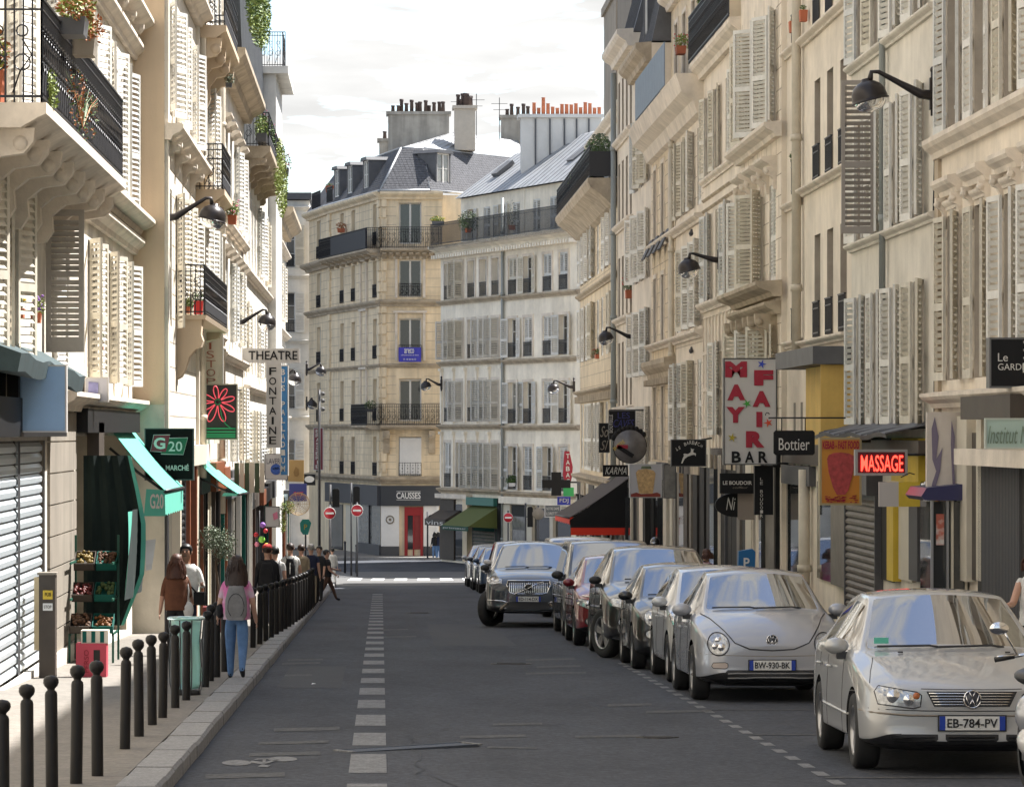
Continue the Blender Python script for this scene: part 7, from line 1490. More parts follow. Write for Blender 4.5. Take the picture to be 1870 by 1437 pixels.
    xm = X_.mesh('x', [top]); bm.from_mesh(xm); bm.to_mesh(ev); bm.free(); ev.name = 'body'
    put('body', ev, r)
    # face
    b = MB()
    for sx in (-1, 1): b.ell((hc + f(sx * .020, .058, .0)) * H, (.008 * H, .005 * H, .005 * H), 8)
    b.tube([(hc + f(-.016, .057, -.040)) * H, (hc + f(0, .061, -.042)) * H, (hc + f(.016, .057, -.040)) * H], .003 * H, 4)
    for sx in (-1, 1): b.tube([(hc + f(sx * .010, .062, .012)) * H, (hc + f(sx * .032, .056, .013)) * H], .003 * H, 4)
    b.build('face_features', m_hairk, r)
    # garment: draped loft over the torso, with wrinkles
    def garment(nm, z0g, z1g, w0, w1, d0, d1, m, n=20, rows_=12, flare=0.0):
        b = MB(); k0 = 0; rg = random.Random(hash(label) % 999)
        for j in range(rows_ + 1):
            t = j / rows_; z = z0g + (z1g - z0g) * t; w = w0 + (w1 - w0) * t; d = d0 + (d1 - d0) * t
            if t > .86: w *= 1 - (t - .86) * 3.0; d *= 1 - (t - .86) * 2.2
            for i in range(n):
                a = 2 * math.pi * i / n; wr_ = 1 + .045 * math.sin(a * 3 + j * 1.1) * (1 - t) + .03 * math.sin(a * 5 + j * 2.3)
                b.v.append(tuple((up(w * math.cos(a) * wr_, d * math.sin(a) * wr_, z) - f(0, 0, mn)) * H))
        for j in range(rows_):
            for i in range(n): b.f.append((j * n + i, j * n + (i + 1) % n, (j + 1) * n + (i + 1) % n, (j + 1) * n + i)); b.m.append(0); b.sm.append(True)
        return b.build(nm, m, r)
    garment('shirt', .50, .835, .098 * loose, .112 * loose * (0.9 if female else 1), .070 * loose, .066 * loose, top)
    for (hp, d, sx) in ():
        pass
    # hair
    b = MB(); b.ell((hc + f(0, -.010, .012)) * H, (.058 * H, .066 * H, .060 * H), 18)
    for q in range(len(b.v)):
        p = Vector(b.v[q]); rel = p - hc * H
        if rel.y > .02 * H and rel.z < .022 * H: p = hc * H + Vector((rel.x * .8, .02 * H, max(rel.z, -.02 * H))); b.v[q] = tuple(p)
    if long_hair:
        n = 18; k0 = len(b.v); rows_ = 9
        for j in range(rows_ + 1):
            t = j / rows_; z = .965 - t * long_hair; w = .056 + .030 * math.sin(min(1, t * 1.3) * math.pi * .6); d = .046 + .004 * t
            for i in range(n):
                a = 2 * math.pi * i / n; c = hc + f(0, 0, 0); p = up(w * math.cos(a) * (1 + .05 * math.sin(i * 2.7 + j)), -.030 + d * math.sin(a) * (.9 if math.sin(a) > 0 else 1.15) - .012 * t, z + .012 * math.sin(i * 3.1) * t) - f(0, 0, mn)
                if math.sin(a) > .3 and t < .5: p.y -= .03
                b.v.append(tuple(p * H))
        for j in range(rows_):
            for i in range(n): b.f.append((k0 + j * n + i, k0 + j * n + (i + 1) % n, k0 + (j + 1) * n + (i + 1) % n, k0 + (j + 1) * n + i)); b.m.append(0); b.sm.append(True)
        rg = random.Random(3)
        for i in range(70):
            a = rg.uniform(math.pi * .95, math.pi * 2.05); t0 = rg.uniform(0, .4); pts = []
            for j in range(6):
                t = t0 + (1.03 - t0) * j / 5; w = .059 + .031 * math.sin(min(1, t * 1.3) * math.pi * .6)
                pts.append((up(w * math.cos(a + .08 * math.sin(j + i)), -.030 + .056 * math.sin(a), .965 - t * long_hair - rg.uniform(0, .01)) - f(0, 0, mn)) * H)
            b.tube(pts, [.005 * H] * 5 + [.001 * H], 4)
    b.build('hair', hair, r)
    if cap: b = MB(); b.ell((hc + f(0, -.004, .030)) * H, (.062 * H, .068 * H, .046 * H), 16); b.box(-.045 * H, .045 * H, .05 * H, .11 * H, 0, .006 * H, 0, T(*((hc + f(0, 0, .022)) * H))); b.build('cap', cap, r)
    r['mn'] = mn
    return r, (lambda x, y, z: (up(x, y, z) - f(0, 0, mn)) * H)
def backpack(r, P, H, m, w=.085, z0=.52, z1=.80, d=.075, m2=None, y0=-.065):
    n = 20; b = MB(); rows_ = 10
    for j in range(rows_ + 1):
        t = j / rows_; z = z0 + (z1 - z0) * t; s = (1 - .45 * max(0, t - .55) ** 1.2 * 2.0) * (1 - .25 * max(0, .12 - t) / .12); dd = d * (1 - .35 * t)
        for i in range(n):
            a = 2 * math.pi * i / n; c_, s_ = math.cos(a), math.sin(a); sq = (abs(c_) ** 3.2 + abs(s_) ** 3.2) ** (-1 / 3.2)
            b.v.append(tuple(P(w * s * c_ * sq, y0 - dd * .5 + dd * .5 * s_ * sq, z)))
    for j in range(rows_):
        for i in range(n): b.f.append((j * n + i, j * n + (i + 1) % n, (j + 1) * n + (i + 1) % n, (j + 1) * n + i)); b.m.append(0); b.sm.append(True)
    b.f.append(tuple(range(n))); b.m.append(0); b.sm.append(True); b.f.append(tuple(rows_ * n + i for i in range(n))); b.m.append(0); b.sm.append(True)
    o = b.build('backpack', m, r)
    b = MB(); pk = [(w * .72 * math.cos(a) * (1 if math.sin(a) > 0 else 1.05), z0 + (z1 - z0) * (.42 + .36 * math.sin(a))) for a in [k * math.pi / 10 for k in range(20)]]
    b.tube([P(x, y0 - d * (1 - .2 * (z - z0) / (z1 - z0)) - .002, z) for x, z in [pk[(q_ + 17) % 20] for q_ in range(17)]], .0025 * H, 4); b.build('pocket_seam', m2 or c_black, o)
    for sx in (-1, 1):
        b = MB(); b.tube([P(sx * .05, y0, z1 - .01), P(sx * .062, -.02, .842), P(sx * .066, .055, .80), P(sx * .07, .07, .70), P(sx * .085, .02, .60)], .007 * H, 6); b.build('strap', m2 or m, o)
    return o
def gp_person(label, px, feet, head, **k):
    Y = (12675 - 780) / (feet - 968); H = (feet - head) * Y / FP; X = (px - 696) * Y / FP
    return (*person(label, X, Y, gz(Y) + .12, H, **k), H)
r, P, H = gp_person('woman in a pink patterned shirt and blue jeans walking away with a grey backpack', 432, 1240, 1014, rz=0, legs=(16, 8, -10, 34), arms=(14, 22, -6, 30), out_=14, top=c_pink, bot=c_jean, sleeve=.75, long_hair=.19, female=True, loose=1.12, hair=m_hairb)
backpack(r, P, H, c_bpack, .088, .50, .775, .085, c_black); b = MB(); b.ell(P(-.135, .03, .565), (.035 * H, .055 * H, .06 * H), 12); b.build('handbag', c_black, r)
r, P, H = gp_person('woman in a rust brown top with long brown hair and black trousers, back turned', 322, 1212, 1014, rz=R(4), legs=(2, 2, -2, 4), arms=(4, 12, 8, 60), out_=12, top=c_brown, bot=c_black, sleeve=1.0, long_hair=.17, female=True, hair=m_hairr, loose=1.1)
b = MB(); b.ell(P(.105, -.02, .50), (.055 * H, .04 * H, .085 * H), 12); b.tube([P(.09, 0, .82), P(.115, -.03, .68), P(.105, -.03, .56)], .008 * H, 5); b.build('shoulder_bag', c_white, r)
r, P, H = gp_person('man in a white shirt facing the camera beside the woman in rust brown', 340, 1196, 996, rz=R(172), legs=(2, 2, -3, 3), arms=(5, 95, -5, 10), out_=18, top=c_white, bot=c_navy, sleeve=1.3, skin=m_skind, hair=m_hairk, loose=1.12)
b = MB(); b.tube([P(.06, 0, .84), P(0, .08, .70), P(-.1, .05, .58)], .008 * H, 5); b.box(-.18 * H, -.08 * H, -.02 * H, .06 * H, .46 * H, .58 * H); b.build('shoulder_bag', c_black, r)
grp = None
r, P, H = gp_person('man in a black jacket with red cap and black backpack on the left pavement', 488, 1148, 994, rz=R(-3), legs=(14, 6, -12, 26), arms=(-12, 10, 14, 20), top=c_black, bot=c_navy, sleeve=1.3, cap=c_red, loose=1.15); backpack(r, P, H, c_black)
r, P, H = gp_person('person in a white tee shirt right behind the man with red cap', 502, 1142, 998, rz=R(2), legs=(-10, 20, 12, 6), top=c_white, bot=c_grey, hair=m_hairk, skin=m_skin); backpack(r, P, H, c_grey)
r, P, H = gp_person('man in a pale tee shirt with a black backpack bearing a white stripe', 530, 1120, 992, rz=0, legs=(12, 4, -12, 22), arms=(-8, 8, 10, 14), out_=12, top=c_white, bot=c_black, hair=m_hairb, loose=1.12); o = backpack(r, P, H, c_black, .075); b = MB(); b.tube([P(0, -.148, .58), P(0, -.135, .74)], .006 * H, 4); b.build('stripe', c_white, o)
r, P, H = gp_person('person in a tan shirt just right of the striped backpack', 550, 1112, 995, rz=R(-5), legs=(-8, 16, 10, 4), arms=(12, 20, -10, 12), top=c_tan, bot=c_navy, sleeve=1.0, hair=m_hairb, loose=1.2)
r, P, H = gp_person('grey haired person in a striped navy top among the walkers', 568, 1106, 994, rz=R(5), legs=(10, 4, -8, 16), top=c_navy, bot=c_tan, hair=m_hairg)
r, P, H = gp_person('man all in black standing at the kerb edge near the crossing', 583, 1098, 998, rz=R(150), legs=(3, 2, -4, 3), arms=(6, 20, 4, 24), top=c_black, bot=c_black, sleeve=.9, loose=1.15, hair=m_hairk)
Yp = 12675 / (1098 - 968)
r, P = person('man in a black tee shirt and brown trousers striding off the kerb', (598 - 696) * Yp / FP, Yp, gz(Yp), 96 * Yp / FP, R(-80), legs=(26, 6, -22, 12), arms=(30, 50, 12, 40), out_=6, top=c_black, bot=c_brt, sleeve=.5, hair=m_hairk, lean=-3, skin=m_skin, loose=1.15)
r, P = person('man in a pale jacket farther off beside the zebra crossing', (607 - 696) * 128 / FP, 128, gz(128), 66 * 128 / FP, R(20), legs=(8, 4, -8, 12), top=c_white, bot=c_white, sleeve=1.3, hair=m_hairk, loose=1.2)
m_far_ = gz(150) + .12
for px, lab, tp, bt, rz_ in ((794, 'dark haired person in a black coat by the grocery door, left of a pair', c_black, c_jean, 10), (801, 'person in a black top and jeans, right of the pair by the grocery', c_navy, c_jean, -20)):
    person(lab, (px - 696) * 165.8 / FP, 165.8, m_far_ - .1, 50 * 165.8 / FP, R(rz_), legs=(4, 2, -4, 6), top=tp, bot=bt, sleeve=1.3, hair=m_hairk, long_hair=.12, female=True)
r, P = person('rider in a black helmet standing behind the tall black car', 6.35, 82.5, gz(82.5) + .12, 1.62, R(160), top=c_navy, bot=c_black, sleeve=1.3, hair=m_hairk); b = MB(); b.ell(P(0, .0, .955), (.115, .135, .13), 16); b.build('helmet', paint('helmet_black', (.015, .015, .016), 0, .15), r); b = MB(); b.ell(P(0, .045, .945), (.09, .09, .05), 12); b.build('visor', m_cgl, r)
r, P = person('red haired woman on the right pavement behind the black city car', 6.35, 69.5, gz(69.5) + .12, 1.45, R(30), top=c_pink, bot=c_grey, hair=m_hairr, long_hair=.08, female=True)
r, P = person('person in a white sleeveless top at the very right edge beside the first car', 7.05, 38.4, gz(38.4) + .12, 1.62, R(165), arms=(10, 60, 20, 70), out_=16, top=c_white, bot=c_navy, sleeve=.12, skin=m_skin, hair=m_hairr, long_hair=.1, female=True)
# ================================================================ PAVEMENT OBJECTS
def gpv(px, py): Y = (12675 - 780) / (py - 968); return Vector(((px - 696) * Y / FP, Y, gz(Y) + .12))
g = gpv(340, 1268); t = thing('litter_bin', 'mint green bag hanging in a ring litter bin between the bollards', 'bin', g)
b = MB(); pr = [(.02, .06), (.13, .07), (.165, .16), (.17, .3), (.155, .5), (.165, .72), (.185, .84), (.195, .85), (.18, .83)]; n = 30
for q, (rr, z) in enumerate(pr):
    for i in range(n): a = 2 * math.pi * i / n; k = 1 + .035 * math.sin(a * 7 + q * .7) + .02 * math.sin(a * 11 + q); b.v.append((rr * k * math.cos(a), rr * k * math.sin(a), z))
for q in range(len(pr) - 1):
    for i in range(n): b.f.append((q * n + i, q * n + (i + 1) % n, (q + 1) * n + (i + 1) % n, (q + 1) * n + i)); b.m.append(0); b.sm.append(True)
mbag = mat('mint_plastic_bag', (0.45, 0.76, 0.68), rough=.3, trans=.6); b.build('bag', mbag, t)
b = MB(); b.tube([(.195 * math.cos(a), .195 * math.sin(a), .85) for a in [k * math.pi / 12 for k in range(24)]], .018, 6, closed=True); b.build('ring', mbag, t)
for k in range(9):
    a = k * 2 * math.pi / 9 + .2; b = MB(); b.tube([(.15 * math.cos(a), .15 * math.sin(a), 0), (.185 * math.cos(a), .185 * math.sin(a), .12), (.195 * math.cos(a), .195 * math.sin(a), .35), (.178 * math.cos(a), .178 * math.sin(a), .6), (.2 * math.cos(a), .2 * math.sin(a), .84)], .008, 5); b.build('bar', m_gryp, t)
b = MB(); b.lathe([(.001, 0), (.16, 0), (.16, .05), (.001, .05)], 20); b.build('base', m_trimb, t)
g = gpv(104, 1237); t = thing('utility_box', 'narrow brown utility cabinet with yellow and white stickers against the pier', 'cabinet', (-4.12, g.y, g.z)); hb = 1.28
MB().box(-.12, .08, -.12, .12, 0, hb).build('cabinet', m_brownp, t); MB().box(-.14, .1, -.14, .14, hb, hb + .03).build('lid', m_conc, t); MB().box(-.18, -.12, -.12, .05, .35, hb - .03).build('side_panel', m_sho, t)
so_ = MB().box(-.07, .05, -.128, -.12, .98, 1.09).build('sticker', m_yel2, t); MB().box(-.07, .05, -.128, -.12, .84, .93).build('sticker', m_wht, t); text_fit('STOP', m_black, t, -.055, .035, .865, .905, -.131); text_fit('PUB', m_black, t, -.045, .03, 1.015, 1.06, -.131)
# fruit stand
t = thing('fruit_stand', 'dark green tiered fruit stand in the shade of the shop opening', 'fruit stand', (-4.0, 49.6, gz(49.6) + .12)); b = MB()
for x in (-.3, .3):
    b.box(x - .015, x + .015, -.5, -.47, 0, .42); b.box(x - .015, x + .015, .5, .53, 0, 1.75)
for z in (.42, .9, 1.4): b.box(-.3, -.28, -.5, .53, z - .03, z); b.box(.28, .3, -.5, .53, z - .03, z); b.box(-.3, .3, -.5 + (z - .42) * .9, -.47 + (z - .42) * .9, z, z + .02)
b.build('frame', mat('stand_green', (0.01, 0.08, 0.05), rough=.5), t)
fr_ = [mat('fruit_rust', (.10, .04, .015), rough=.7), mat('fruit_orange', (.16, .06, .01), rough=.6), mat('fruit_red', (.11, .012, .01), rough=.5), mat('greens', (.05, .08, .02), rough=.7), mat('onion_brown', (.12, .06, .03), rough=.6), mat('fruit_yellow', (.18, .12, .02), rough=.6)]
ordn = ['lowest', 'second lowest', 'middle', 'upper', 'second highest', 'highest']
for k in range(6):
    x0 = -.3 if k % 2 == 0 else .01; z0 = .42 + (k // 2) * .42; y0 = -.5 + (k // 2) * .35
    c_ = thing('fruit_crate', '%s crate of %s on the dark green fruit stand' % (ordn[k], ['onions', 'oranges', 'red fruit', 'green vegetables', 'yellow fruit', 'rust brown fruit'][[4, 1, 2, 3, 5, 0].index([4, 1, 2, 3, 5, 0][k])]), 'crate', (-4.0 + x0, 49.6 + y0, gz(49.6) + .12 + z0), 0, 'fruit crates on the stand'); c_.rotation_euler.x = R(24)
    b = MB(); b.box(0, .29, 0, .4, 0, .01); b.box(0, .01, 0, .4, 0, .11); b.box(.28, .29, 0, .4, 0, .11); b.box(0, .29, 0, .01, 0, .11); b.box(0, .29, .39, .4, 0, .11); b.build('crate', m_grn if k % 2 else m_brownp, c_)
    b = MB()
    for i in range(34): q_ = rnd.uniform(.018, .034); b.ell((rnd.uniform(.03, .26), rnd.uniform(.03, .37), .09 + rnd.uniform(-.02, .035)), (q_, q_ * rnd.uniform(.8, 1.2), q_), 8)
    tag(b.build('fruit', fr_[[4, 1, 2, 3, 5, 0][k]], c_), kind='stuff')
cu = thing('fabric_screen', 'dark green fabric side screen hanging from the awning beside the fruit stand', 'screen', (-4.3, 51.4, 1.62)); b = MB(); n = 14
for i in range(n):
    for j in range(10):
        f_ = lambda i, j: ((.82 * (i / n)) * (1 + .10 * math.sin(j / 10 * 3.4) - .26 * max(0, j - 7) / 3 - .16 * max(0, 4 - j) / 4), .035 * math.sin(i * 1.7 + j * .3), -2.45 * j / 10)
        b.poly([f_(i, j), f_(i + 1, j), f_(i + 1, j + 1), f_(i, j + 1)], 1 if i == n - 1 else 0, True)
b.build('fabric', [mat('black_green_fabric', (0.004, 0.014, 0.012), rough=.9), m_mint], cu)
g = gpv(165, 1236); t = thing('pink_crate', 'upright pink cardboard crate on the pavement under the fruit stand', 'crate', (g.x - .18, g.y, g.z)); b = MB(); b.box(0, .38, 0, .28, 0, .42); b.build('box', mat('pink_card', (0.50, 0.06, 0.09), rough=.7, var=.1), t); b = MB(); b.box(.22, .30, -.004, 0, .12, .34); b.build('handle_hole', m_dark, t); text_fit('PERSO', mat('pink_print', (.25, .01, .02)), t, .10, .16, .06, .34, -.006, rot=math.pi / 2)
t = thing('striped_box', 'cardboard box with green and cream stripes standing on the pink crate', 'box', (g.x - .12, g.y + .02, g.z + .421)); b = MB(); b.box(0, .34, 0, .24, 0, .16); b.build('box', m_tan, t)
for k in range(3): MB().box(.02 + k * .11, .07 + k * .11, -.004, 0, .01, .15).build('stripe', m_grn, t)
cu2 = thing('fabric_screen', 'dark green fabric screen extended along the street side to shade the fruit stand, mint-edged', 'screen', (-3.52, 49.5, .85)); b = MB()  # added run of the side screen, shaped to keep sun off the fruit
for i in range(8):
    for j in range(8):
        f_ = lambda i, j: (.03 * math.sin(i * 1.5 + j * .4) - .05 * (j / 8), i * .42, -1.25 * j / 8)
        b.poly([f_(i, j), f_(i + 1, j), f_(i + 1, j + 1), f_(i, j + 1)], 1 if i == 0 else 0, True)
b.build('fabric', [MATS['black_green_fabric'], m_mint], cu2)
t = thing('paper_sheet', 'curling white price sheet pinned beside the green screen', 'paper', (-3.48, 52.6, .36)); b = MB()
for j in range(5): b.poly([(0, .02 * math.sin(j), -.09 * j), (.15 - .012 * j, .02 * math.sin(j) + .03, -.09 * j + .02), (.15 - .012 * (j + 1), .02 * math.sin(j + 1) + .03, -.09 * (j + 1) + .02), (0, .02 * math.sin(j + 1), -.09 * (j + 1))])
b.build('sheet', m_wht, t)
# potted olive tree
t = thing('potted_tree', 'round headed olive tree in a dark red planter outside the wooden shopfront', 'tree', (-2.95, 64, gz(64) + .12)); b = MB(); b.prism([(-.2, 0), (.2, 0), (.25, .46), (-.25, .46)], -.22, .22, 'y'); b.build('planter', mat('dark_red_planter', (.16, .02, .02), rough=.5), t)
b = MB(); b.tube([(0, 0, .4), (.02, 0, .8), (-.02, .01, 1.2), (.0, 0, 1.5)], [.03, .025, .022, .018], 7)
for k in range(7): a = k * .9; b.tube([(0, 0, 1.2 + k * .04), (.15 * math.cos(a), .15 * math.sin(a), 1.45 + k * .03), (.27 * math.cos(a), .27 * math.sin(a), 1.6 + k * .02)], [.012, .008, .004], 4)
b.build('trunk', mat('bark', (.09, .06, .04), rough=.9), t); b = MB(); leaves(b, (0.03, 0, 1.62), (.30, .30, .27), 900, .026); leaves(b, (-.12, 0, 1.78), (.17, .17, .15), 260, .026); leaves(b, (.16, 0, 1.45), (.16, .16, .18), 260, .026); leaves(b, (0, 0, 1.6), (.40, .38, .36), 260, .024); tag(b.build('crown', m_leafo, t), kind='stuff')
# ================================================================ POLES, TRAFFIC SIGNS
def roundsign(label, px, py, rpx, Y, foot, kind='no_entry', polem=m_gryp, light=None):
    c = W(px, py, Y); k = Y / FP; z0 = foot; r = thing('traffic_sign', label, 'traffic sign', (c.x, Y, z0)); hz = c.z - z0; rr = rpx * k
    MB().tube([(0, .06, 0), (0, .06, hz + rr + .1)], .035, 8).build('pole', polem, r)
    b = MB(); b.lathe([(.001, 0), (rr, 0), (rr, .03), (.001, .03)], 28, M=RX(R(90)), c=(0, 0, hz)); b.build('disc', m_red if kind == 'no_entry' else m_conc, r)
    if kind == 'no_entry':
        MB().box(-rr * .72, rr * .72, -.045, -.03, hz - rr * .17, hz + rr * .17).build('white_bar', m_wht, r); MB().tube([(rr * math.cos(a), -.02, hz + rr * math.sin(a)) for a in [q * math.pi / 14 for q in range(28)]], rr * .06, 5, closed=True).build('rim', m_wht, r)
    return r
zf = gz(150) + .12
roundsign('left no entry sign of two at the junction, on the left pavement', 602, 937, 10.5, 130, gz(130) + .1); roundsign('right no entry sign of two, in front of the grocery window', 652, 932, 10.5, 146, zf - .1); roundsign('small no entry sign before the white lintel shop', 928, 945, 8.5, 149, zf - .1); roundsign('back of a round grey traffic sign right of the small no entry sign', 983, 938, 11, 148.5, zf - .1, 'back')
def tlight(label, px0, py0, px1, py1, Y, foot, side=0):
    c = W((px0 + px1) / 2, (py0 + py1) / 2, Y); k = Y / FP; w = (px1 - px0) * k; h = (py1 - py0) * k; r = thing('traffic_light', label, 'traffic light', (c.x, Y, foot)); hz = c.z - foot
    b = MB(); b.prism([(-w / 2, -h / 2), (w / 2, -h / 2), (w / 2, h / 2 - .06), (w / 2 - .06, h / 2), (-w / 2 + .06, h / 2), (-w / 2, h / 2 - .06)], -.12, .12, 'y'); b.build('housing', m_black, r, T(0, 0, hz)); MB().tube([(-w * .8, .15, 0), (-w * .8, .15, hz + h / 2 + .15)], .04, 8).tube([(-w * .8, .15, hz), (0, .1, hz)], .025, 6).build('pole', m_gryp, r)
    for q in (-1, 0, 1): MB().lathe([(h * .13, 0), (h * .13, .1)], 12, M=RX(R(-90)), c=(0, .12, hz + q * h * .3)).build('visor', m_black, r)
tlight('dark traffic light box left of the beige column at the junction', 607, 892, 620, 926, 134, gz(134) + .1); tlight('dark traffic light box in front of the charcoal grocery fascia', 645, 888, 657, 922, 147, zf - .1); tlight('small traffic light by the brown awning beside the grocery door', 783, 940, 790, 955, 164, zf); tlight('traffic light in silhouette right of the small no entry sign', 963, 925, 973, 962, 150, zf - .1)
t = thing('lamp_post', 'tall dark post with a cluster of cameras at its top near the red vertical sign', 'post', ((583 - 696) * 128 / FP, 128, gz(128) + .1)); MB().tube([(0, 0, 0), (0, 0, 6.9)], [.06, .045], 8).build('pole', m_iron, t)
for q in (6.2, 6.5, 6.75): MB().ell((.12, -.1, q), (.09, .12, .08), 10).build('camera_dome', m_gryp, t); 
t = thing('shield_sign', 'small turquoise shield shaped sign on a post outside the far left shops', 'sign', ((558 - 696) * 112 / FP, 112, gz(112) + .12)); MB().tube([(0, .05, 0), (0, .05, 1.9)], .03, 6).build('pole', m_gryp, t); zc = W(558, 962, 112).z - t.location.z; MB().prism([(-.16, -.13), (-.08, -.24), (.08, -.24), (.18, .12), (.1, .24), (-.1, .24), (-.18, .12)], 0, .06, 'y').build('panel', mat('turquoise', (0.02, .30, .24), rough=.4), t, T(0, 0, zc), True); text_fit('P', m_yel2, t, -.05, .05, zc - .08, zc + .08, -.01)
# hanging wicker basket with plants and small shop displays
t = thing('hanging_basket', 'round wicker hoop basket with bright green plants hanging over the pavement', 'hanging basket', W(545, 920, 100)); b = MB()
for q in range(8): rr = .32 * math.cos(R(q * 11)); b.tube([(rr * math.cos(a), -.02 - .32 * math.sin(R(q * 11)) * .6, rr * math.sin(a)) for a in [u * math.pi / 10 for u in range(20)]], .007, 3, closed=True)
for q in range(10): a = q * math.pi / 5; b.tube([(.32 * math.cos(a), -.02, .32 * math.sin(a)), (.2 * math.cos(a), -.16, .2 * math.sin(a)), (0, -.22, 0)], .006, 3)
b.build('hoop', mat('wicker', (.42, .30, .16), rough=.8), t); b = MB(); leaves(b, (-.3, 0, -.1), (.22, .15, .2), 500, .03); leaves(b, (-.45, .0, -.45), (.12, .12, .4), 300, .03); tag(b.build('foliage', m_leafy, t), kind='stuff')
t = thing('souvenir_display', 'column of small bright toys and balls hung beside a shop door', 'display', W(478, 985, 74))
for (dx, dz, rr, m) in ((0, 0, .07, mat('lime_ball', (.25, .62, .08), rough=.4)), (-.12, .1, .05, m_red), (.02, .3, .06, m_fpur), (.08, .18, .05, m_red), (-.1, -.1, .05, m_fpink), (.1, -.12, .05, m_fyel)): MB().ell((dx, 0, dz), (rr, rr, rr), 12).build('ball', m, t)
MB().tube([(-.05, .05, -1.2), (-.05, .05, .6)], .015, 5).build('stand', m_iron, t)
t = thing('striped_shop_blind', 'striped cream and green blind panels standing outside a left shop', 'blind', W(455, 880, 84))
for q in range(6): MB().box(q * .12 - .35, q * .12 - .24, 0, .03, -.25, .45).build('stripe', m_iv if q % 2 else mat('blind_green', (.06, .09, .05), rough=.8), t)
s = sign('poster_board', 'white angled menu board with a pink drawing near the striped blind', 484, 925, 510, 962, 88, m_swh, m_bord, .04, .01); shape_px(s, 'drawing', [(498, 938), (506, 934), (508, 946), (500, 950)], 88, m_fpink)
# parking meter
t = thing('parking_meter', 'blue topped parking meter with a white P behind the light silver hatchback', 'parking meter', (6.15, 60.0, gz(60) + .12)); k = 60 / FP; zc = W(0, 1020, 60).z - t.location.z
MB().prism([(-.14, zc - .2), (.14, zc - .2), (.15, zc + .12), (.1, zc + .17), (-.13, zc + .13)], -.1, .1, 'y').build('head', mat('meter_blue', (.01, .13, .33), rough=.4), t, None, True); MB().box(-.13, .13, -.09, .09, 0, zc - .2).build('body', m_gryp, t); text_fit('P', m_wht, t, -.05, .05, zc - .15, zc + .02, -.108, bold=.02)
# motorcycle at the right edge
t = thing('motorcycle', 'black and silver motorcycle cut off by the lower right corner', 'motorcycle', (4.82, 25.0, gz(25.0))); 
wh = MB().lathe([(.22, -.06), (.29, -.06), (.31, 0), (.29, .06), (.22, .06)], 28).mesh('wheel', m_tyre)
for y in (0, 1.35): 
    o = put('wheel', wh, t, T(0, y, .31) @ RY(R(90))); MB().lathe([(.2, -.03), (.22, -.03), (.22, .03), (.2, .03)], 24).box(-.2, .2, -.012, .012, -.01, .01).box(-.012, .012, -.2, .2, -.01, .01).build('rim', m_rim, o)
MB().tube([(-.1, 0, .31), (-.11, .12, .65), (-.1, .28, .98)], .028, 8).tube([(.1, 0, .31), (.11, .12, .65), (.1, .28, .98)], .028, 8).build('fork', m_steel, t)
MB().lathe([(.31, 0), (.33, .02), (.33, .10), (.31, .12)], 20, c=(-.06, 0, .31), M=RY(R(90))).build('mudguard', m_blackp, t) if False else None
b = MB(); b.ell((0, .18, .86), (.2, .13, .19), 14); b.build('fairing', m_blackp, t); b = MB(); b.ell((0, .07, .84), (.1, .06, .09), 12); b.build('headlight', m_hl, t)
b = MB(); b.ell((-.19, .42, .62), (.1, .2, .15), 12); b.build('side_fairing', m_silver_b, t); b = MB(); b.ell((-.17, .3, .44), (.13, .26, .12), 12); b.build('lower_fairing', m_whp, t); b = MB(); b.ell((.19, .42, .62), (.1, .2, .15), 12); b.build('side_fairing', m_silver_b, t)
b = MB(); b.ell((0, .72, .88), (.17, .3, .13), 14); b.build('tank', m_blackp, t); b = MB(); b.ell((0, 1.2, .84), (.15, .36, .07), 14); b.build('seat', m_trimb, t); b = MB(); b.box(-.14, .14, .4, 1.0, .25, .7); b.build('engine', m_gryp, t)
b = MB(); b.tube([(-.42, .34, 1.03), (-.25, .28, 1.06), (0, .3, 1.02), (.25, .28, 1.06), (.42, .34, 1.03)], .014, 6); b.build('handlebar', m_chr, t)
for sx in (-1, 1): b = MB(); b.tube([(sx * .45, .35, 1.02), (sx * .32, .3, 1.05)], .02, 8); b.build('grip', m_trimb, t); b = MB(); b.tube([(sx * .3, .28, 1.06), (sx * .40, .22, 1.22)], .008, 5); b.ell((sx * .44, .22, 1.25), (.07, .02, .045), 12); b.build('mirror', m_chr, t)
b = MB(); b.tube([(-.3, .27, 1.06), (-.46, .2, 1.05)], .007, 5); b.build('lever', m_chr, t)
# ================================================================ PLANTS ON BALCONIES
def planter(label, loc, size, mats, n=260, ls=.03, pot=m_terra, spread=(.2, .16, .18), flowers=None, box=True, name='flower_box', droop=0, cat='flower box'):
    r = thing(name, label, cat, loc); w, d, h = size
    if box: b = MB(); b.prism([(-w / 2 * .85, 0), (w / 2 * .85, 0), (w / 2, h), (-w / 2, h)], -d / 2, d / 2, 'y'); b.build('box', pot, r)
    for i, m in enumerate(mats if isinstance(mats, (list, tuple)) else [mats]):
        b = MB(); leaves(b, (rnd.uniform(-.05, .05), 0, h + spread[2] * .6), spread, n, ls, droop=droop)
        for q in range(14): a = rnd.uniform(0, 6.28); b.tube([(0, 0, h), (spread[0] * .5 * math.cos(a), spread[1] * .5 * math.sin(a), h + spread[2] * .8), (spread[0] * math.cos(a), spread[1] * math.sin(a), h + spread[2] * rnd.uniform(.4, 1.4))], [.006, .004, .002], 3)
        tag(b.build('foliage', m, r), kind='stuff')
    if flowers:
        b = MB()
        for q in range(26): p = (rnd.uniform(-1, 1) * spread[0], rnd.uniform(-1, 1) * spread[1], h + rnd.uniform(.2, 1.7) * spread[2]); b.ell(p, (.02, .02, .016), 6)
        tag(b.build('flower', flowers, r), kind='stuff')
    return r
X0 = -3.52
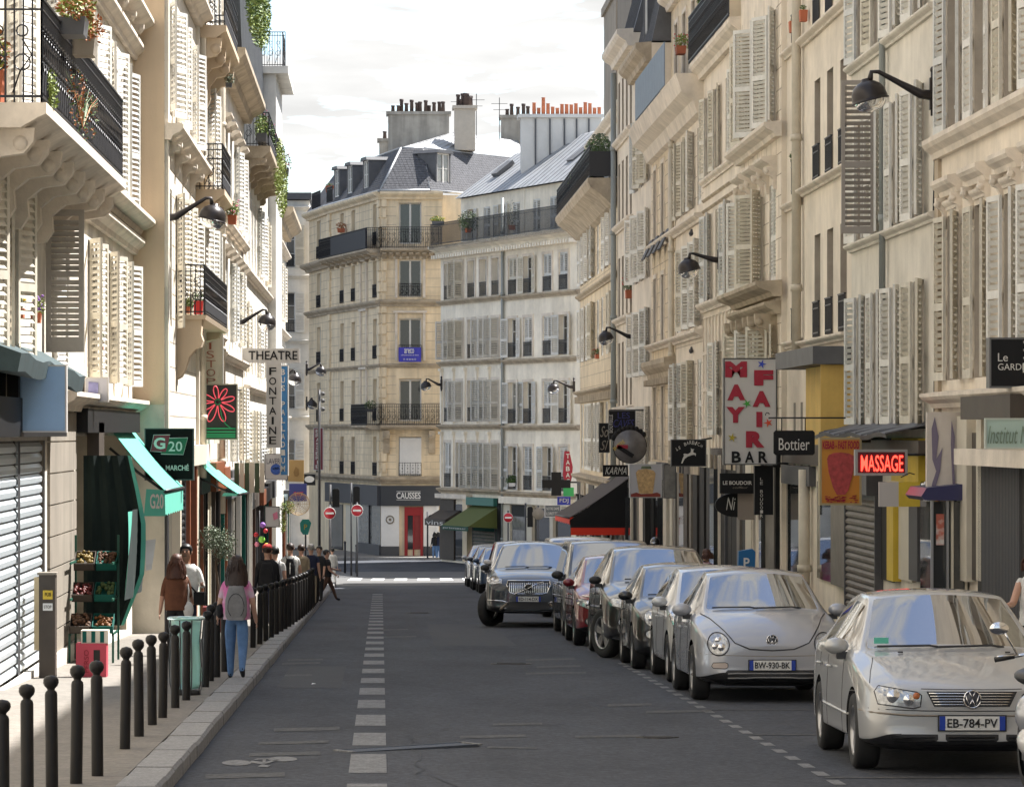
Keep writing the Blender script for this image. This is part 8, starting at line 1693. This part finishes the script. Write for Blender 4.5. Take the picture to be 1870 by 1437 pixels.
planter('rust coloured plants in a dark pot high on the balcony railing at upper left', (X0 + .1, 39.6, 6.35), (.3, .5, .2), [m_dry, m_leafy], 400, .035, m_lead, (.22, .5, .22))
planter('second pot of rust and yellow foliage on the upper left balcony railing, farther along', (X0 + .1, 41.0, 6.28), (.28, .4, .2), [m_dry, m_leafy], 300, .035, m_conc, (.2, .4, .2))
planter('tall dry grasses in an orange pot behind the end railing at upper left', (-4.15, 37.6, 5.42), (.35, .35, .35), [m_dry, m_leafy], 500, .04, m_terra, (.26, .26, .32))
planter('yellow green trailing plant low on the balcony railing at upper left', (X0, 38.0, 5.4), (.1, .1, .05), [m_leafy], 260, .03, m_lead, (.08, .3, .24), box=False, name='trailing_plant', cat='plant')
planter('sparse climbing plant with orange leaves twined in the black balcony ironwork', (X0, 42.0, 5.5), (.1, .1, .05), [m_leaf, m_dry], 240, .026, m_lead, (.05, 2.2, .4), box=False, name='climbing_plant', cat='plant')
planter('small window pot with yellow flowers by the white shutters at the left edge', W(30, 588, 43.2), (.2, .2, .16), [m_leaf], 260, .025, m_terra, (.12, .12, .14), m_fyel); planter('small window pot with purple flowers beside the big grey shutter', W(64, 590, 44.8), (.16, .16, .13), [m_leafy], 200, .022, m_terra, (.10, .1, .13), m_fpur)
planter('tiny red potted plant on the ledge between the left shutters', W(172, 640, 55.0) + Vector((.08, 0, 0)), (.14, .14, .12), [m_leaf], 120, .02, m_terra, (.08, .08, .1))
planter('red bucket with green plants on the little curved balcony', W(372, 572, 70) + Vector((-.14, 0, -.02)), (.26, .26, .26), [m_leaf], 200, .025, m_fred, (.18, .2, .12)); planter('green potted plants in the corner of the little curved balcony', W(338, 572, 68), (.2, .2, .12), [m_leaf, m_leafy], 220, .025, m_terra, (.14, .2, .12))
planter('pot of pink and yellow flowers on the wall behind the first left lamp', W(424, 410, 78), (.2, .3, .2), [m_leafy, m_leaf], 260, .03, m_terra, (.16, .3, .2), m_fpink); planter('small hanging green plant under the top left consoles', W(418, 160, 80), (.15, .15, .1), [m_leafo], 160, .03, m_lead, (.12, .12, .14))
planter('dense green creeper spilling down the roof at the top of the left row', W(470, 60, 98), (.1, .1, .05), [m_leafy, m_leaf], 1700, .06, m_lead, (.30, 5.5, 1.0), box=False, name='creeper', cat='plant')
planter('green shrubs lining the left rooftop balcony below the creeper', Vector((-3.4, 104, 10.2)), (.3, 6, .25), [m_leafy, m_leaf], 800, .05, m_lead, (.25, 4.2, .4), m_fpink); planter('trailing green vine hanging below the left rooftop balcony', Vector((-3.08, 111, 9.1)), (.1, .1, .05), [m_leafy], 1500, .055, m_lead, (.16, 5.0, 1.2), box=False, name='vine', cat='plant'); planter('pink flowers at the far end of the left rooftop balcony', Vector((-3.1, 114, 10.2)), (.3, .8, .2), [m_leaf], 200, .04, m_lead, (.2, .7, .3), m_fpink)
planter('large green shrubs rising over the black balcony of the ochre block', Vector((7.2, 118.5, 10.3)), (.3, 3, .3), [m_leaf, m_leafo], 1400, .06, m_lead, (.45, 3.6, .8)); planter('tangled bare and yellow green shrubs farther along the black planted balcony', Vector((7.1, 127, 10.3)), (.3, 3, .3), [m_leafo, m_leafy], 1000, .05, m_lead, (.4, 4.0, .6))
planter('red geraniums on top of the blue grey balcony screen', W(1243, 100, 90) , (.25, .5, .2), [m_leafy], 240, .04, m_terra, (.2, .4, .2), m_fred); planter('dark round topiary ball on the terrace railing at top right', W(1285, 20, 82), (.2, .2, .15), [m_leaf], 900, .03, m_terra, (.16, .16, .18)); planter('red flowered pot at the very top of the right terrace', W(1302, 10, 80), (.2, .3, .15), [m_leaf], 200, .03, m_terra, (.15, .3, .14), m_fred)
planter('square terracotta window pot high on the tan block', W(1451, 60, 64.6), (.2, .25, .2), [m_leaf], 60, .02, m_terra, (.08, .08, .05)); planter('smaller terracotta pot above and right of the square window pot', W(1467, 40, 63.2), (.14, .2, .2), [m_leaf], 60, .02, m_terra, (.06, .06, .06)); planter('leafy sprig growing from a bare window of the tan block', W(1451, 300, 65.2), (.1, .1, .06), [m_leaf], 160, .03, m_terra, (.12, .12, .12), box=False, name='window_plant', cat='plant')
planter('small plant pots stacked in a window above the cabaret sign', W(1148, 545, 108.5), (.2, .5, .25), [m_leaf], 240, .035, m_terra, (.2, .4, .22), m_fred); planter('green plants in the left balcony corner of the white block', W(855, 425, 160), (.3, .3, .2), [m_leafo, m_leaf], 400, .05, m_terra, (.5, .5, .5)); planter('yellow flower box at the right end of the ochre corner balcony', W(800, 412, 166.8), (.6, .3, .2), [m_leafy], 240, .05, m_lead, (.35, .2, .14), m_fyel)
planter('bare branching shrub on the balcony between the two white blocks', W(935, 420, 156.5), (.3, .3, .2), [m_leafo], 120, .05, m_terra, (.4, .4, .7)); planter('dark green plants on the first floor sill of the shuttered white block', W(935, 888, 155.6), (.3, .3, .15), [m_leaf], 300, .05, m_wht, (.28, .2, .22)); planter('green plants at the left end of the low corner balcony', W(676, 752, 168), (.4, .3, .15), [m_leaf], 240, .05, m_lead, (.3, .3, .25)); planter('red potted plant left end of the high corner balcony', W(623, 425, 175.5), (.4, .3, .2), [m_dry], 140, .05, m_terra, (.3, .2, .2)); planter('terracotta pots on the small roof terrace of the corner building', W(603, 352, 182), (.5, .3, .35), [m_leaf], 60, .04, m_terra, (.2, .2, .1)); planter('red flowers spilling over a window guard of the ochre block', W(1092, 655, 124.5), (.2, .8, .15), [m_leaf], 200, .04, m_terra, (.2, .6, .15), m_fred)
# two pigeons on the ledges of the right wall
for px, py, Yb, lab in ((1262, 432, 84.3, 'upper pigeon resting on the moulding beside the right wall lamp'), (1262, 646, 86.5, 'lower pigeon on the ledge above the closed shutters')):
    t = thing('pigeon', lab, 'pigeon', W(px, py, Yb)); b = MB(); b.ell((0, 0, .07), (.055, .11, .06), 12); b.ell((0, -.10, .14), (.03, .035, .033), 10); b.tube([(0, -.07, .08), (0, -.1, .13)], [.045, .028], 8); b.tube([(0, .08, .07), (0, .2, .03)], [.035, .02], 6); b.tube([(0, -.13, .14), (0, -.155, .135)], [.008, .002], 5); b.tube([(.02, 0, 0), (.02, 0, .04)], .006, 4); b.tube([(-.02, 0, 0), (-.02, 0, .04)], .006, 4); b.build('body', m_gryp, t)
# scraps on the asphalt
for i, (px, py) in enumerate(((573, 1250),)):
    g = ground(px, py); o = MB().poly([(-.03, -.06, .012), (.03, -.05, .02), (.03, .06, .013), (-.02, .05, .022)]).build('paper_scrap', m_wht, None, T(*g) @ RZ(i)); tag(o, ['pale paper scrap alone in the middle of the left lane', 'paper scrap touching the dashed centre line', 'paper scrap near the kerb stones mid street', 'paper scrap close to the left kerb in the foreground', 'paper scrap just behind the bicycle symbol'][i], 'litter')
